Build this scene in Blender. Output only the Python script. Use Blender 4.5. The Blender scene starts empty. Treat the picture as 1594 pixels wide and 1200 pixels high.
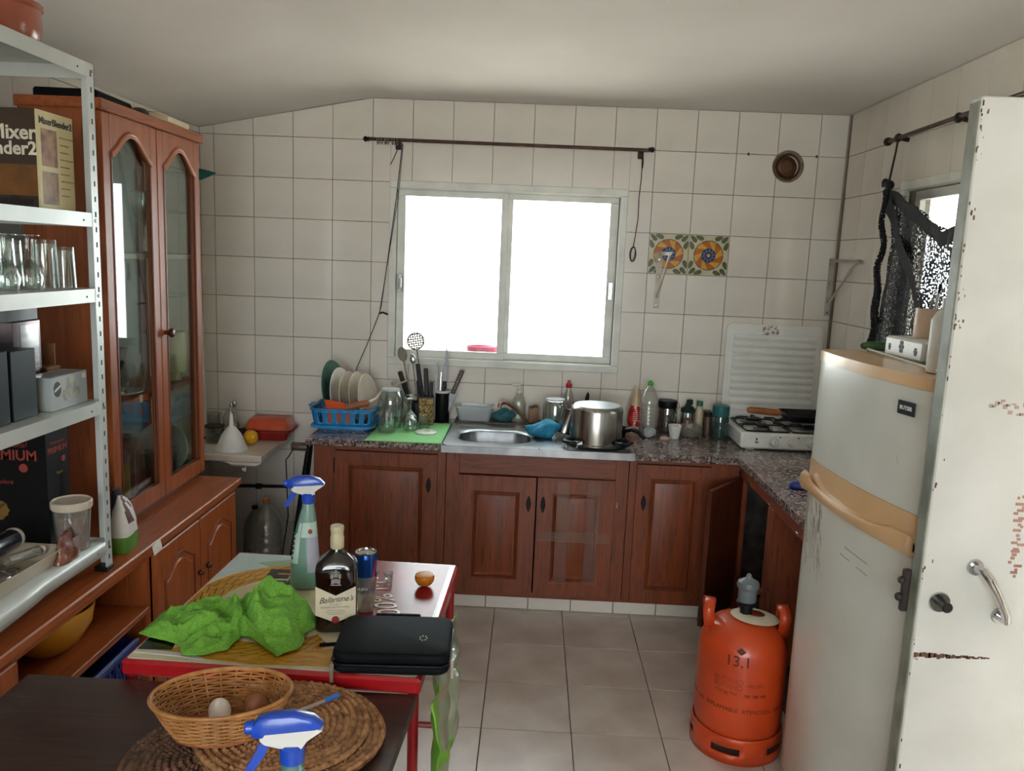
import bpy, bmesh, math, random
from mathutils import Vector, Matrix, noise
random.seed(7)
PI = math.pi
sc = bpy.context.scene
COL = sc.collection

# ------------------------------------------------------------------ camera
PITCH, YAW, ROLL, CAM_H, F_PX = .1573, .0213, -.0412, 1.6328, 1251.3
Mc = Matrix.Rotation(YAW, 3, 'Z') @ Matrix.Rotation(-PITCH, 3, 'X') @ Matrix.Rotation(ROLL, 3, 'Y')
right, fwd, up = Mc.col[0], Mc.col[1], Mc.col[2]
cam = bpy.data.objects.new('camera', bpy.data.cameras.new('camera'))
COL.objects.link(cam)
m4 = Matrix.Identity(4)
for i in range(3):
    m4[i][0] = right[i]; m4[i][1] = up[i]; m4[i][2] = -fwd[i]
m4.translation = (0, 0, CAM_H)
cam.matrix_world = m4
cam.data.sensor_fit = 'HORIZONTAL'; cam.data.sensor_width = 36
cam.data.lens = F_PX / 1594 * 36
cam.data.clip_start = .02
sc.camera = cam

# ------------------------------------------------------------------ sky, daylight openings, exposure
world = bpy.data.worlds.new('sky'); sc.world = world; world.use_nodes = True
bg = world.node_tree.nodes['Background']
bg.inputs[0].default_value = (.90, .97, 1.0, 1)
bg.inputs[1].default_value = 9.0
sc.view_settings.view_transform = 'Standard'; sc.view_settings.look = 'None'
sc.view_settings.exposure = 0.4; sc.view_settings.gamma = 1
sc.view_settings.use_curve_mapping = False
sc.cycles.use_denoising = True
sc.cycles.max_bounces = 12; sc.cycles.transparent_max_bounces = 24
sc.cycles.diffuse_bounces = 6; sc.cycles.glossy_bounces = 6
sc.cycles.caustics_reflective = False; sc.cycles.caustics_refractive = False
sc.cycles.sample_clamp_indirect = 6

def portal(name, loc, rot, sx, sy):
    l = bpy.data.lights.new(name, 'AREA'); l.shape = 'RECTANGLE'; l.size = sx; l.size_y = sy
    l.cycles.is_portal = True
    o = bpy.data.objects.new(name, l); COL.objects.link(o)
    o.location = loc; o.rotation_euler = rot
portal('sky_portal_sink_window', (-.145, 4.20, 1.535), (-PI/2, 0, 0), 1.1, .86)
portal('sky_portal_side_window', (1.60, 2.95, 1.55), (0, PI/2, 0), .86, .9)
portal('sky_portal_doorway', (1.60, 1.25, 1.0), (0, PI/2, 0), 2.0, .86)
portal('sky_portal_rear', (-.1, -2.46, 1.5), (PI/2, 0, 0), 2.2, 1.4)
sun = bpy.data.lights.new('sun', 'SUN'); sun.energy = 42; sun.angle = math.radians(1); sun.color = (1, .98, .95)
so = bpy.data.objects.new('sun', sun); COL.objects.link(so); so.rotation_euler = (0, math.radians(-38), 0)

# ------------------------------------------------------------------ materials
def lin(h):
    h = h.lstrip('#')
    o = []
    for i in (0, 2, 4):
        c = int(h[i:i+2], 16)/255
        o.append(c/12.92 if c <= .04045 else ((c+.055)/1.055)**2.4)
    return (*o, 1)
MATS = {}
def mat(name, c1, c2=None, rough=.5, metal=0., scale=12., stretch=(1, 1, 1), bump=0., lo=.35, hi=.65, spec=.5, coat=0., detail=4., dist=0., trans=0., sss=0.):
    if name in MATS: return MATS[name]
    m = bpy.data.materials.new(name); m.use_nodes = True
    nt = m.node_tree; N = nt.nodes; L = nt.links
    b = N['Principled BSDF']
    b.inputs['Roughness'].default_value = rough; b.inputs['Metallic'].default_value = metal
    b.inputs['Specular IOR Level'].default_value = spec
    b.inputs['Coat Weight'].default_value = coat; b.inputs['Coat Roughness'].default_value = .08
    if trans: b.inputs['Transmission Weight'].default_value = trans
    if sss:
        b.inputs['Subsurface Weight'].default_value = sss; b.inputs['Subsurface Radius'].default_value = (.01, .008, .005)
    tc = N.new('ShaderNodeTexCoord'); mp = N.new('ShaderNodeMapping'); mp.inputs['Scale'].default_value = stretch
    L.new(tc.outputs['Object'], mp.inputs[0])
    nz = N.new('ShaderNodeTexNoise'); nz.inputs['Scale'].default_value = scale; nz.inputs['Detail'].default_value = detail
    nz.inputs['Distortion'].default_value = dist
    L.new(mp.outputs[0], nz.inputs['Vector'])
    cr = N.new('ShaderNodeValToRGB'); cr.color_ramp.elements[0].position = lo; cr.color_ramp.elements[1].position = hi
    a = lin(c1)
    cr.color_ramp.elements[0].color = a
    cr.color_ramp.elements[1].color = lin(c2) if c2 else tuple(min(1, x*.86) for x in a[:3]) + (1,)
    L.new(nz.outputs[0], cr.inputs[0]); L.new(cr.outputs[0], b.inputs['Base Color'])
    if bump:
        bp = N.new('ShaderNodeBump'); bp.inputs['Strength'].default_value = bump; bp.inputs['Distance'].default_value = .004
        L.new(nz.outputs[0], bp.inputs['Height']); L.new(bp.outputs[0], b.inputs['Normal'])
    MATS[name] = m
    return m

def wood(name, c1, c2, c3, axis='Z', scale=1., rough=.42, coat=.15):
    if name in MATS: return MATS[name]
    st = {'Z': (14, 14, 1.1), 'Y': (14, 1.1, 14), 'X': (1.1, 14, 14)}[axis]
    m = mat(name, c1, c2, rough=rough, scale=3.2*scale, stretch=st, lo=.3, hi=.7, coat=coat, detail=6, dist=.6)
    nt = m.node_tree; N = nt.nodes; L = nt.links
    b = N['Principled BSDF']; cr = [n for n in N if n.type == 'VALTORGB'][0]; mp = [n for n in N if n.type == 'MAPPING'][0]
    n2 = N.new('ShaderNodeTexNoise'); n2.inputs['Scale'].default_value = 9*scale; n2.inputs['Detail'].default_value = 3
    L.new(mp.outputs[0], n2.inputs['Vector'])
    r2 = N.new('ShaderNodeValToRGB'); r2.color_ramp.elements[0].position = .56; r2.color_ramp.elements[1].position = .68
    r2.color_ramp.elements[0].color = (0, 0, 0, 1); r2.color_ramp.elements[1].color = (.7, .7, .7, 1)
    L.new(n2.outputs[0], r2.inputs[0])
    mx = N.new('ShaderNodeMix'); mx.data_type = 'RGBA'; mx.inputs[7].default_value = lin(c3)
    L.new(r2.outputs[0], mx.inputs[0]); L.new(cr.outputs[0], mx.inputs[6]); L.new(mx.outputs[2], b.inputs['Base Color'])
    return m

def clear(name, tint='ffffff', gl=.10, rough=.02, body=None, bodyw=0., edge=.75):
    """thin clear glass / plastic: see-through with an edge-weighted reflection"""
    if name in MATS: return MATS[name]
    m = bpy.data.materials.new(name); m.use_nodes = True
    nt = m.node_tree; N = nt.nodes; L = nt.links
    for n in list(N): N.remove(n)
    out = N.new('ShaderNodeOutputMaterial'); t = N.new('ShaderNodeBsdfTransparent'); g = N.new('ShaderNodeBsdfGlossy')
    t.inputs[0].default_value = lin(tint); g.inputs['Roughness'].default_value = rough
    lw = N.new('ShaderNodeLayerWeight'); lw.inputs[0].default_value = .35
    mr = N.new('ShaderNodeMapRange'); mr.inputs[3].default_value = gl; mr.inputs[4].default_value = edge
    L.new(lw.outputs['Facing'], mr.inputs[0])
    mx = N.new('ShaderNodeMixShader'); L.new(mr.outputs[0], mx.inputs[0]); L.new(t.outputs[0], mx.inputs[1]); L.new(g.outputs[0], mx.inputs[2])
    last = mx
    if body:
        d = N.new('ShaderNodeBsdfPrincipled'); d.inputs['Base Color'].default_value = lin(body); d.inputs['Roughness'].default_value = .35
        m2 = N.new('ShaderNodeMixShader'); m2.inputs[0].default_value = bodyw
        L.new(mx.outputs[0], m2.inputs[1]); L.new(d.outputs[0], m2.inputs[2]); last = m2
    L.new(last.outputs[0], out.inputs[0])
    MATS[name] = m
    return m

def granite(name):
    m = mat(name, '2a2322', '9a8a86', rough=.22, scale=120, lo=.42, hi=.58, detail=3, coat=.2)
    nt = m.node_tree; N = nt.nodes; L = nt.links
    b = N['Principled BSDF']; cr = [n for n in N if n.type == 'VALTORGB'][0]; mp = [n for n in N if n.type == 'MAPPING'][0]
    vo = N.new('ShaderNodeTexVoronoi'); vo.inputs['Scale'].default_value = 85
    L.new(mp.outputs[0], vo.inputs['Vector'])
    r2 = N.new('ShaderNodeValToRGB'); r2.color_ramp.interpolation = 'CONSTANT'
    e = r2.color_ramp.elements; e[0].color = lin('231c1c'); e[1].position = .3; e[1].color = lin('7d6660')
    x = e.new(.55); x.color = lin('a8968f'); x = e.new(.8); x.color = lin('4a3833')
    sep = N.new('ShaderNodeSeparateColor'); L.new(vo.outputs['Color'], sep.inputs[0]); L.new(sep.outputs[0], r2.inputs[0])
    mx = N.new('ShaderNodeMix'); mx.data_type = 'RGBA'; mx.inputs[0].default_value = .55
    L.new(cr.outputs[0], mx.inputs[6]); L.new(r2.outputs[0], mx.inputs[7]); L.new(mx.outputs[2], b.inputs['Base Color'])
    return m

# ------------------------------------------------------------------ geometry helpers
class B:
    def __init__(s): s.v = []; s.f = []; s.m = []; s.k = 0
    def add(s, vs, fs, mi=0):
        o = len(s.v); s.v += [tuple(x) for x in vs]
        for f in fs: s.f.append([i+o for i in f]); s.m.append(mi)
        return s
    def box(s, x0, x1, y0, y1, z0, z1, b=0., mi=0):
        if x0 > x1: x0, x1 = x1, x0
        if y0 > y1: y0, y1 = y1, y0
        if z0 > z1: z0, z1 = z1, z0
        if b <= 0:
            return s.add([(x, y, z) for x in (x0, x1) for y in (y0, y1) for z in (z0, z1)],
                         [(0, 1, 3, 2), (4, 6, 7, 5), (0, 4, 5, 1), (2, 3, 7, 6), (0, 2, 6, 4), (1, 5, 7, 3)], mi)
        b = min(b, (x1-x0)*.49, (y1-y0)*.49, (z1-z0)*.49)
        vs = []; idx = {}
        for i, x in enumerate((x0, x1)):
            for j, y in enumerate((y0, y1)):
                for k, z in enumerate((z0, z1)):
                    xi = x + (b if i == 0 else -b); yi = y + (b if j == 0 else -b); zi = z + (b if k == 0 else -b)
                    for a, p in enumerate(((x, yi, zi), (xi, y, zi), (xi, yi, z))):
                        idx[i, j, k, a] = len(vs); vs.append(p)
        fs = []
        I = lambda i, j, k, a: idx[i, j, k, a]
        for i in (0, 1): fs.append([I(i, 0, 0, 0), I(i, 0, 1, 0), I(i, 1, 1, 0), I(i, 1, 0, 0)][::1 if i == 0 else -1])
        for j in (0, 1): fs.append([I(0, j, 0, 1), I(1, j, 0, 1), I(1, j, 1, 1), I(0, j, 1, 1)][::1 if j == 0 else -1])
        for k in (0, 1): fs.append([I(0, 0, k, 2), I(0, 1, k, 2), I(1, 1, k, 2), I(1, 0, k, 2)][::1 if k == 0 else -1])
        for i in (0, 1):
            for j in (0, 1): fs.append([I(i, j, 0, 0), I(i, j, 1, 0), I(i, j, 1, 1), I(i, j, 0, 1)])
            for k in (0, 1): fs.append([I(i, 0, k, 0), I(i, 1, k, 0), I(i, 1, k, 2), I(i, 0, k, 2)])
        for j in (0, 1):
            for k in (0, 1): fs.append([I(0, j, k, 1), I(1, j, k, 1), I(1, j, k, 2), I(0, j, k, 2)])
        for i in (0, 1):
            for j in (0, 1):
                for k in (0, 1): fs.append([I(i, j, k, 0), I(i, j, k, 1), I(i, j, k, 2)])
        return s.add(vs, fs, mi)
    def lathe(s, prof, n=24, c=(0, 0, 0), sx=1., sy=1., mi=0, arc=None):
        rings = []; vs = []
        for r, z in prof:
            if r <= 1e-6:
                rings.append([len(vs)]); vs.append((c[0], c[1], c[2]+z))
            else:
                rings.append(list(range(len(vs), len(vs)+n)))
                vs += [(c[0]+sx*r*math.cos(2*PI*i/n), c[1]+sy*r*math.sin(2*PI*i/n), c[2]+z) for i in range(n)]
        fs = []
        for a, b in zip(rings, rings[1:]):
            for i in range(n):
                j = (i+1) % n
                if len(a) == 1 and len(b) == 1: continue
                if len(a) == 1: fs.append((a[0], b[j], b[i]))
                elif len(b) == 1: fs.append((a[i], a[j], b[0]))
                else: fs.append((a[i], a[j], b[j], b[i]))
        return s.add(vs, fs, mi)
    def tube(s, pts, r, n=8, closed=False, mi=0, cap=True):
        pts = [Vector(p) for p in pts]; m = len(pts)
        rs = r if isinstance(r, (list, tuple)) else [r]*m
        tang = []
        for i in range(m):
            a = pts[i-1] if (i > 0 or closed) else pts[i]
            b = pts[(i+1) % m] if (i < m-1 or closed) else pts[i]
            t = b-a; tang.append(t.normalized() if t.length > 1e-9 else Vector((0, 0, 1)))
        ref = Vector((0, 0, 1)) if abs(tang[0].z) < .9 else Vector((1, 0, 0))
        u = tang[0].cross(ref).normalized(); vs = []
        for i in range(m):
            u = (u - tang[i]*u.dot(tang[i]))
            u = u.normalized() if u.length > 1e-6 else tang[i].orthogonal().normalized()
            w = tang[i].cross(u)
            for k in range(n):
                a = 2*PI*k/n; vs.append(pts[i] + (u*math.cos(a)+w*math.sin(a))*rs[i])
        fs = []
        for i in range(m if closed else m-1):
            j = (i+1) % m
            for k in range(n): l = (k+1) % n; fs.append((i*n+k, i*n+l, j*n+l, j*n+k))
        if not closed and cap:
            fs.append(tuple(range(n))[::-1]); fs.append(tuple((m-1)*n+k for k in range(n)))
        return s.add(vs, fs, mi)
    def ell(s, c, rx, ry, rz, nu=20, nv=12, mi=0, fn=None):
        pr = [(0, -rz)]
        vs = []; 
        rings = []
        for j in range(nv+1):
            ph = -PI/2 + PI*j/nv
            if j in (0, nv):
                rings.append([len(vs)]); vs.append((c[0], c[1], c[2]+rz*math.sin(ph)))
            else:
                rings.append(list(range(len(vs), len(vs)+nu)))
                for i in range(nu):
                    a = 2*PI*i/nu; k = fn(a, ph) if fn else 1
                    vs.append((c[0]+rx*k*math.cos(ph)*math.cos(a), c[1]+ry*k*math.cos(ph)*math.sin(a), c[2]+rz*k*math.sin(ph)))
        fs = []
        for a, b in zip(rings, rings[1:]):
            for i in range(nu):
                j = (i+1) % nu
                if len(a) == 1: fs.append((a[0], b[j], b[i]))
                elif len(b) == 1: fs.append((a[i], a[j], b[0]))
                else: fs.append((a[i], a[j], b[j], b[i]))
        return s.add(vs, fs, mi)
    def prism(s, poly, d0, d1, plane='XY', mi=0):
        mk = {'XY': lambda a, b, d: (a, b, d), 'XZ': lambda a, b, d: (a, d, b), 'YZ': lambda a, b, d: (d, a, b)}[plane]
        n = len(poly)
        vs = [mk(a, b, d0) for a, b in poly] + [mk(a, b, d1) for a, b in poly]
        fs = [tuple(range(n))[::-1], tuple(range(n, 2*n))] + [(i, (i+1) % n, n+(i+1) % n, n+i) for i in range(n)]
        return s.add(vs, fs, mi)
    def loft(s, secs, n=28, cap=True, mi=0):
        """sections (z, cx, cy, rx, ry, e): superellipse rings"""
        vs = []; fs = []
        for z, cx, cy, rx, ry, e in secs:
            for i in range(n):
                a = 2*PI*i/n; ca, sa = math.cos(a), math.sin(a)
                vs.append((cx+rx*math.copysign(abs(ca)**(2/e), ca), cy+ry*math.copysign(abs(sa)**(2/e), sa), z))
        m = len(secs)
        for i in range(m-1):
            for k in range(n): l = (k+1) % n; fs.append((i*n+k, i*n+l, (i+1)*n+l, (i+1)*n+k))
        if cap: fs.append(tuple(range(n))[::-1]); fs.append(tuple((m-1)*n+k for k in range(n)))
        return s.add(vs, fs, mi)
    def grid(s, nu, nv, fn, mi=0, closeu=False):
        vs = [fn(i/(nu if closeu else nu-1), j/(nv-1)) for j in range(nv) for i in range(nu)]
        fs = []
        for j in range(nv-1):
            for i in range(nu if closeu else nu-1):
                k = (i+1) % nu; fs.append((j*nu+i, j*nu+k, (j+1)*nu+k, (j+1)*nu+i))
        return s.add(vs, fs, mi)
    def merge(s, o, mtx=None):
        vs = [tuple(mtx @ Vector(v)) for v in o.v] if mtx else o.v
        k = len(s.v); s.v += vs
        for f, m in zip(o.f, o.m): s.f.append([i+k for i in f]); s.m.append(m)
        return s
    def xf(s, mtx): s.v = [tuple(mtx @ Vector(v)) for v in s.v]; return s

def T(x, y, z): return Matrix.Translation((x, y, z))
def RX(a): return Matrix.Rotation(math.radians(a), 4, 'X')
def RY(a): return Matrix.Rotation(math.radians(a), 4, 'Y')
def RZ(a): return Matrix.Rotation(math.radians(a), 4, 'Z')

def mesh_of(name, b, mats, smooth=35, fix=True):
    me = bpy.data.meshes.new(name); me.from_pydata(b.v, [], b.f)
    mats = mats if isinstance(mats, (list, tuple)) else [mats]
    for m in mats: me.materials.append(m)
    for p, k in zip(me.polygons, b.m): p.material_index = k
    if fix:
        bm = bmesh.new(); bm.from_mesh(me); bmesh.ops.recalc_face_normals(bm, faces=bm.faces); bm.to_mesh(me); bm.free()
    if smooth:
        me.shade_smooth(); me.set_sharp_from_angle(angle=math.radians(smooth))
    return me
def obj(name, me, parent=None):
    o = bpy.data.objects.new(name, me); COL.objects.link(o)
    if parent: o.parent = parent
    return o
def part(name, b, mats, parent=None, smooth=35, label=None, solid=0.):
    o = obj(name, mesh_of(name, b, mats, smooth), parent)
    if label: o['label'] = label
    if solid:
        md = o.modifiers.new('thickness', 'SOLIDIFY'); md.thickness = solid; md.offset = 0
    return o
def tag(o, label, cat, group=None):
    o['label'] = label; o['category'] = cat
    if group: o['group'] = group
    return o
def thing(name, label, cat, loc=(0, 0, 0), rz=0., group=None):
    o = bpy.data.objects.new(name, None); COL.objects.link(o); o.empty_display_size = .05
    o.location = loc; o.rotation_euler = (0, 0, math.radians(rz))
    return tag(o, label, cat, group)
def structure(o): o['kind'] = 'structure'; return o
def lettering(text, size, m, parent, o, xa, ya, name='lettering', bold=0., shear=0., depth=.0004, align='CENTER', spacing=1.):
    """flat print: text baseline origin o, reading along xa with letter tops along ya (all in the parent's space)"""
    cu = bpy.data.curves.new(name, 'FONT'); cu.body = text; cu.size = size; cu.align_x = align; cu.align_y = 'CENTER'
    cu.extrude = depth; cu.offset = bold; cu.shear = shear; cu.space_character = spacing; cu.resolution_u = 3
    tmp = bpy.data.objects.new(name, cu)
    me = bpy.data.meshes.new_from_object(tmp)
    bpy.data.objects.remove(tmp); bpy.data.curves.remove(cu)
    xa = Vector(xa).normalized(); ya = Vector(ya); ya = (ya - xa*ya.dot(xa)).normalized(); za = xa.cross(ya)
    mm = Matrix.Identity(4)
    for i in range(3): mm[i][0] = xa[i]; mm[i][1] = ya[i]; mm[i][2] = za[i]
    mm.translation = o
    me.transform(mm); me.materials.clear(); me.materials.append(m)
    me.name = name
    return obj(name, me, parent)
# ------------------------------------------------------------------ shared materials
TILE = mat('glazed_wall_tile', 'e0dbd2', 'd6d1c7', rough=.16, scale=3, spec=.5)
GROUT = mat('dirty_grout', '5a5048', '8a8074', rough=.9, scale=9)
FTILE = mat('stone_look_floor_tile', 'cdc4bc', 'ab9d92', rough=.28, scale=5, lo=.3, hi=.75, detail=8)
FGROUT = mat('floor_grout', '2c2622', '463c34', rough=.9)
PLASTER = mat('painted_ceiling', 'e4e1de', 'dad6d2', rough=.8, scale=1.2)
ALU = mat('white_aluminium', 'dcded6', 'c9cbc3', rough=.4, scale=8)
DKMETAL = mat('dark_bronze_metal', '3a2c28', '1d1614', rough=.45, metal=.6, scale=40)
BLACK = mat('black_plastic', '0a0a0c', '101012', rough=.4, spec=.25)
BLACKM = mat('black_matte', '08080a', '0e0e10', rough=.8, spec=.15)
WHITEP = mat('white_plastic', 'dcdcd8', 'd0d0cb', rough=.35)
WHITEM = mat('white_enamel', 'e8eae6', 'dfe1dc', rough=.2, coat=.3)
STEEL = mat('highlight_streak_steel', 'b9b6b0', '8e8a84', rough=.25, metal=1., scale=4, stretch=(9, 9, .5), detail=2)  # vertical streaks in the colour imitate reflected highlights
SINKM = mat('sink_steel', 'a8aaac', '84878a', rough=.3, metal=1., scale=9)
CHROME = mat('chrome', 'd0d0d0', 'b8b8b8', rough=.12, metal=1.)
SHELFM = mat('shelf_white_metal', 'c9cdca', 'b9beba', rough=.35, scale=6, metal=.2)
PINE = wood('red_stained_pine', '823f1e', '673014', '40200c', 'Z', coat=.05)
PINEX = wood('red_stained_pine_rail', '823f1e', '673014', '40200c', 'X', coat=.05)
PINEY = wood('red_stained_pine_side_rail', '8a4630', '733521', '4a1d10', 'Y', coat=.05)
CHERRY = wood('cherry_veneer', '9e5326', '88431b', '6c3212', 'Z', .8, coat=.06)
CHERRYY = wood('cherry_veneer_long', '9e5326', '88431b', '6c3212', 'Y', .8, coat=.06)
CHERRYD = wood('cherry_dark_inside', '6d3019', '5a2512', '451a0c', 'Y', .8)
GRAN = granite('granite')
GLASS = clear('clear_glass', 'f4f8f6', .10)
PANE = clear('window_pane', 'fbfdfc', .04)
HPANE = clear('hutch_pane', 'eef4f2', .07, edge=.30)
PLASTIC = clear('clear_plastic', 'f2f2ee', .10, .12, 'd8d8d2', .12)
FROST = clear('frosted_plastic', 'f0f2f2', .08, .3, 'd6dde0', .55)

# ------------------------------------------------------------------ room shell
XL, XR, YB, YF = -1.70, 1.505, 4.116, -2.40
ZC, XFOLD, ZLO = 2.385, -.83, 2.215
def zceil(x): return ZC if x >= XFOLD else ZC + (ZLO-ZC)*(XFOLD-x)/(XFOLD-XL)
G = .007
def wall(name, b): return structure(part(name, b, GROUT, smooth=0))
wb = B()
WX0, WX1, WZ0, WZ1 = -.70, .415, 1.105, 1.965
for x0, x1, z0, z1 in ((XL-.15, WX0, -.1, 2.6), (WX1, XR+.15, -.1, 2.6), (WX0, WX1, -.1, WZ0), (WX0, WX1, WZ1, 2.6)):
    wb.box(x0, x1, YB+G, YB+.17, z0, z1)
wall_back = wall('wall_back', wb)
part('corner_grout', B().box(XR-.0025, XR+G, YB-.0025, YB+G, .79, ZC), mat('corner_mortar', 'a79c8e', '857a6c', rough=.9, scale=8), wall_back, 0)
RWY0, RWY1, RWZ0, RWZ1 = 2.55, 3.34, 1.14, 1.96
DY0, DY1, DZ = .84, 1.70, 2.03
wr = B()
for y0, y1, z0, z1 in ((YF-.15, DY0, -.1, 2.6), (DY0, DY1, DZ, 2.6), (DY1, RWY0, -.1, 2.6), (RWY0, RWY1, -.1, RWZ0), (RWY0, RWY1, RWZ1, 2.6), (RWY1, YB+.17, -.1, 2.6)):
    wr.box(XR+G, XR+.07, y0, y1, z0, z1)
wall_right = wall('wall_right', wr)
wall_left = wall('wall_left', B().box(XL-.17, XL-G, YF-.15, YB+.17, -.1, 2.6))
PLWALL = mat('rear_wall_paint', 'cfc6ba', 'c4bbae', rough=.7)
wf = B()
for x0, x1, z0, z1 in ((XL-.17, -1.2, -.1, 2.6), (1.0, XR+.17, -.1, 2.6), (-1.2, 1.0, -.1, .80), (-1.2, 1.0, 2.2, 2.6)):
    wf.box(x0, x1, YF-.15, YF, z0, z1)
structure(part('wall_front', wf, PLWALL, smooth=0))
cb = B()
prof = [(XL-.17, ZLO-(ZC-ZLO)*.17/.87), (XFOLD-.05, ZC-.008), (XFOLD, ZC-.001), (XFOLD+.05, ZC), (XR+.17, ZC), (XR+.17, 2.6), (XL-.17, 2.6)]
cb.prism(prof, YF-.15, YB+.17, 'XZ')
structure(part('ceiling', cb, PLASTER, smooth=30))
floor = structure(part('floor', B().box(XL-.17, XR+.17, YF-.15, YB+.17, -.1, -.004), FGROUT, smooth=0))
structure(part('ground', B().box(-14, 14, -16, 18, -.3, -.12), mat('outdoor_concrete', 'c9c4ba', 'b4aea2', rough=.9), smooth=0))
structure(part('added_roof_blocker', B().box(XR+.17, 3.6, -2.4, 2.3, 2.45, 2.6), PLWALL, smooth=0))  # unseen roof, added to keep sky light off the open door
structure(part('added_wall_blocker', B().box(3.4, 3.6, -6, 2.3, -.12, 2.45), PLWALL, smooth=0))  # unseen wall, added with the roof to dim daylight through the doorway
# floor tiles
FT = .316
fme = mesh_of('floor_tile', B().box(-FT/2+.0015, FT/2-.0015, -FT/2+.0015, FT/2-.0015, -.006, 0, .0012), FTILE, 30)
xi = -.1147 - 5*FT
for i in range(11):
    for j in range(20):
        x = xi + (i+.5)*FT; y = 3.2294 + .316 - (j-1)*FT - FT/2
        if x < XL or x > XR-.05 or y < YF+.1 or y > YB: continue
        if y > 3.72: continue
        o = obj('floor_tile', fme, floor); o.location = (x, y, 0); o.rotation_euler = (0, 0, (i*7+j*5) % 4*PI/2)
# wall tiles: clip each rectangle to the wall outline, skip what furniture and windows cover
def clip(poly, a, b, c):          # keep a*x+b*y<=c
    out = []
    for p, q in zip(poly, poly[1:]+poly[:1]):
        dp, dq = a*p[0]+b*p[1]-c, a*q[0]+b*q[1]-c
        if dp <= 0: out.append(p)
        if dp*dq < 0:
            t = dp/(dp-dq); out.append((p[0]+t*(q[0]-p[0]), p[1]+t*(q[1]-p[1])))
    return out
g2 = .0013; TS = .2
full_back = mesh_of('tile', B().box(-.1+g2, .1-g2, 0, G, -.1+g2, .1-g2, .0012), TILE, 30)
full_right = mesh_of('tile', B().box(0, G, -.1+g2, .1-g2, -.1+g2, .1-g2, .0012), TILE, 30)
full_left = mesh_of('tile', B().box(-G, 0, -.1+g2, .1-g2, -.1+g2, .1-g2, .0012), TILE, 30)
def cut_tile(polys, plane, d0, d1, parent):
    for pl in polys:
        if len(pl) < 3: continue
        xs = [p[0] for p in pl]; ys = [p[1] for p in pl]
        if max(xs)-min(xs) < .012 or max(ys)-min(ys) < .012: continue
        part('tile', B().prism(pl, d0, d1, plane), TILE, parent, 30)
FLOWER = []
X0, Z0 = .5709, 2.184
FX0, FX1, FZ0, FZ1 = -.738, .452, 1.068, 1.992     # outside of the window frame
for i in range(-12, 6):
    for k in range(-1, 12):
        x0, x1 = X0+i*TS, X0+(i+1)*TS; z1 = Z0-k*TS; z0 = z1-TS
        if x0 > -.95 and z1 < .77: continue
        rx0, rx1, rz0, rz1 = max(x0, XL), min(x1, XR+.004), max(z0, 0), min(z1, zceil(x1))
        if rx1 <= rx0 or rz0 >= zceil(x0 if x0 < XFOLD else x1): continue
        full = rx0 == x0 and rx1 == x1 and rz0 == z0 and z1 <= min(zceil(max(x0, XL)), zceil(x1))
        hitw = x1 > FX0 and x0 < FX1 and z1 > FZ0 and z0 < FZ1
        cx, cz = (x0+x1)/2, (z0+z1)/2
        if full and not hitw:
            o = obj('tile', full_back, wall_back); o.location = (cx, YB, cz)
            if i in (0, 1) and k == 2: FLOWER.append(o)
            continue
        poly = [(rx0+g2, rz0+g2), (rx1-g2, rz0+g2), (rx1-g2, z1-g2), (rx0+g2, z1-g2)]
        if hitw:
            a, b_, c, d = rx0+g2, rx1-g2, z0+g2, z1-g2
            ps = []
            if a < FX0: ps.append([(a, c), (min(b_, FX0-.001), c), (min(b_, FX0-.001), d), (a, d)])
            if b_ > FX1: ps.append([(max(a, FX1+.001), c), (b_, c), (b_, d), (max(a, FX1+.001), d)])
            ma, mb = max(a, FX0), min(b_, FX1)
            if c < FZ0 and mb > ma: ps.append([(ma, c), (mb, c), (mb, FZ0-.001), (ma, FZ0-.001)])
            if d > FZ1 and mb > ma: ps.append([(ma, FZ1+.001), (mb, FZ1+.001), (mb, d), (ma, d)])
            cut_tile(ps, 'XZ', YB, YB+G, wall_back); continue
        poly = clip(poly, 0, 1, ZC-.002)
        s = (ZC-ZLO)/(XFOLD-XL)
        if x0 < XFOLD: poly = clip(poly, -s, 1, ZC-s*XFOLD-.002)
        if poly: cut_tile([poly], 'XZ', YB, YB+G, wall_back)
RFY0, RFY1, RFZ0, RFZ1 = 2.50, 3.43, 1.09, 2.005
for j in range(-1, 10):
    for k in range(-1, 9):
        y1 = 3.878-(j)*TS; y0 = y1-TS; z1 = Z0-k*TS; z0 = z1-TS
        ry0, ry1, rz1 = max(y0, DY1+.06), min(y1, YB), min(z1, ZC-.002)
        if ry1-ry0 < .01 or z1 < .75 or rz1 <= z0: continue
        hitw = y1 > RFY0 and y0 < RFY1 and z1 > RFZ0 and z0 < RFZ1
        if ry0 == y0 and ry1 == y1 and rz1 == z1 and not hitw:
            o = obj('tile', full_right, wall_right); o.location = (XR, (y0+y1)/2, (z0+z1)/2)
            if j == 2 and k == 2: FLOWER.append(o)
            continue
        a, b_, c, d = ry0+g2, ry1-g2, z0+g2, rz1-g2
        if hitw:
            ps = []
            if a < RFY0: ps.append([(a, c), (min(b_, RFY0-.001), c), (min(b_, RFY0-.001), d), (a, d)])
            if b_ > RFY1: ps.append([(max(a, RFY1+.001), c), (b_, c), (b_, d), (max(a, RFY1+.001), d)])
            ma, mb = max(a, RFY0), min(b_, RFY1)
            if c < RFZ0 and mb > ma: ps.append([(ma, c), (mb, c), (mb, RFZ0-.001), (ma, RFZ0-.001)])
            if d > RFZ1 and mb > ma: ps.append([(ma, RFZ1+.001), (mb, RFZ1+.001), (mb, d), (ma, d)])
        else: ps = [[(a, c), (b_, c), (b_, d), (a, d)]]
        cut_tile(ps, 'YZ', XR, XR+G, wall_right)
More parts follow.
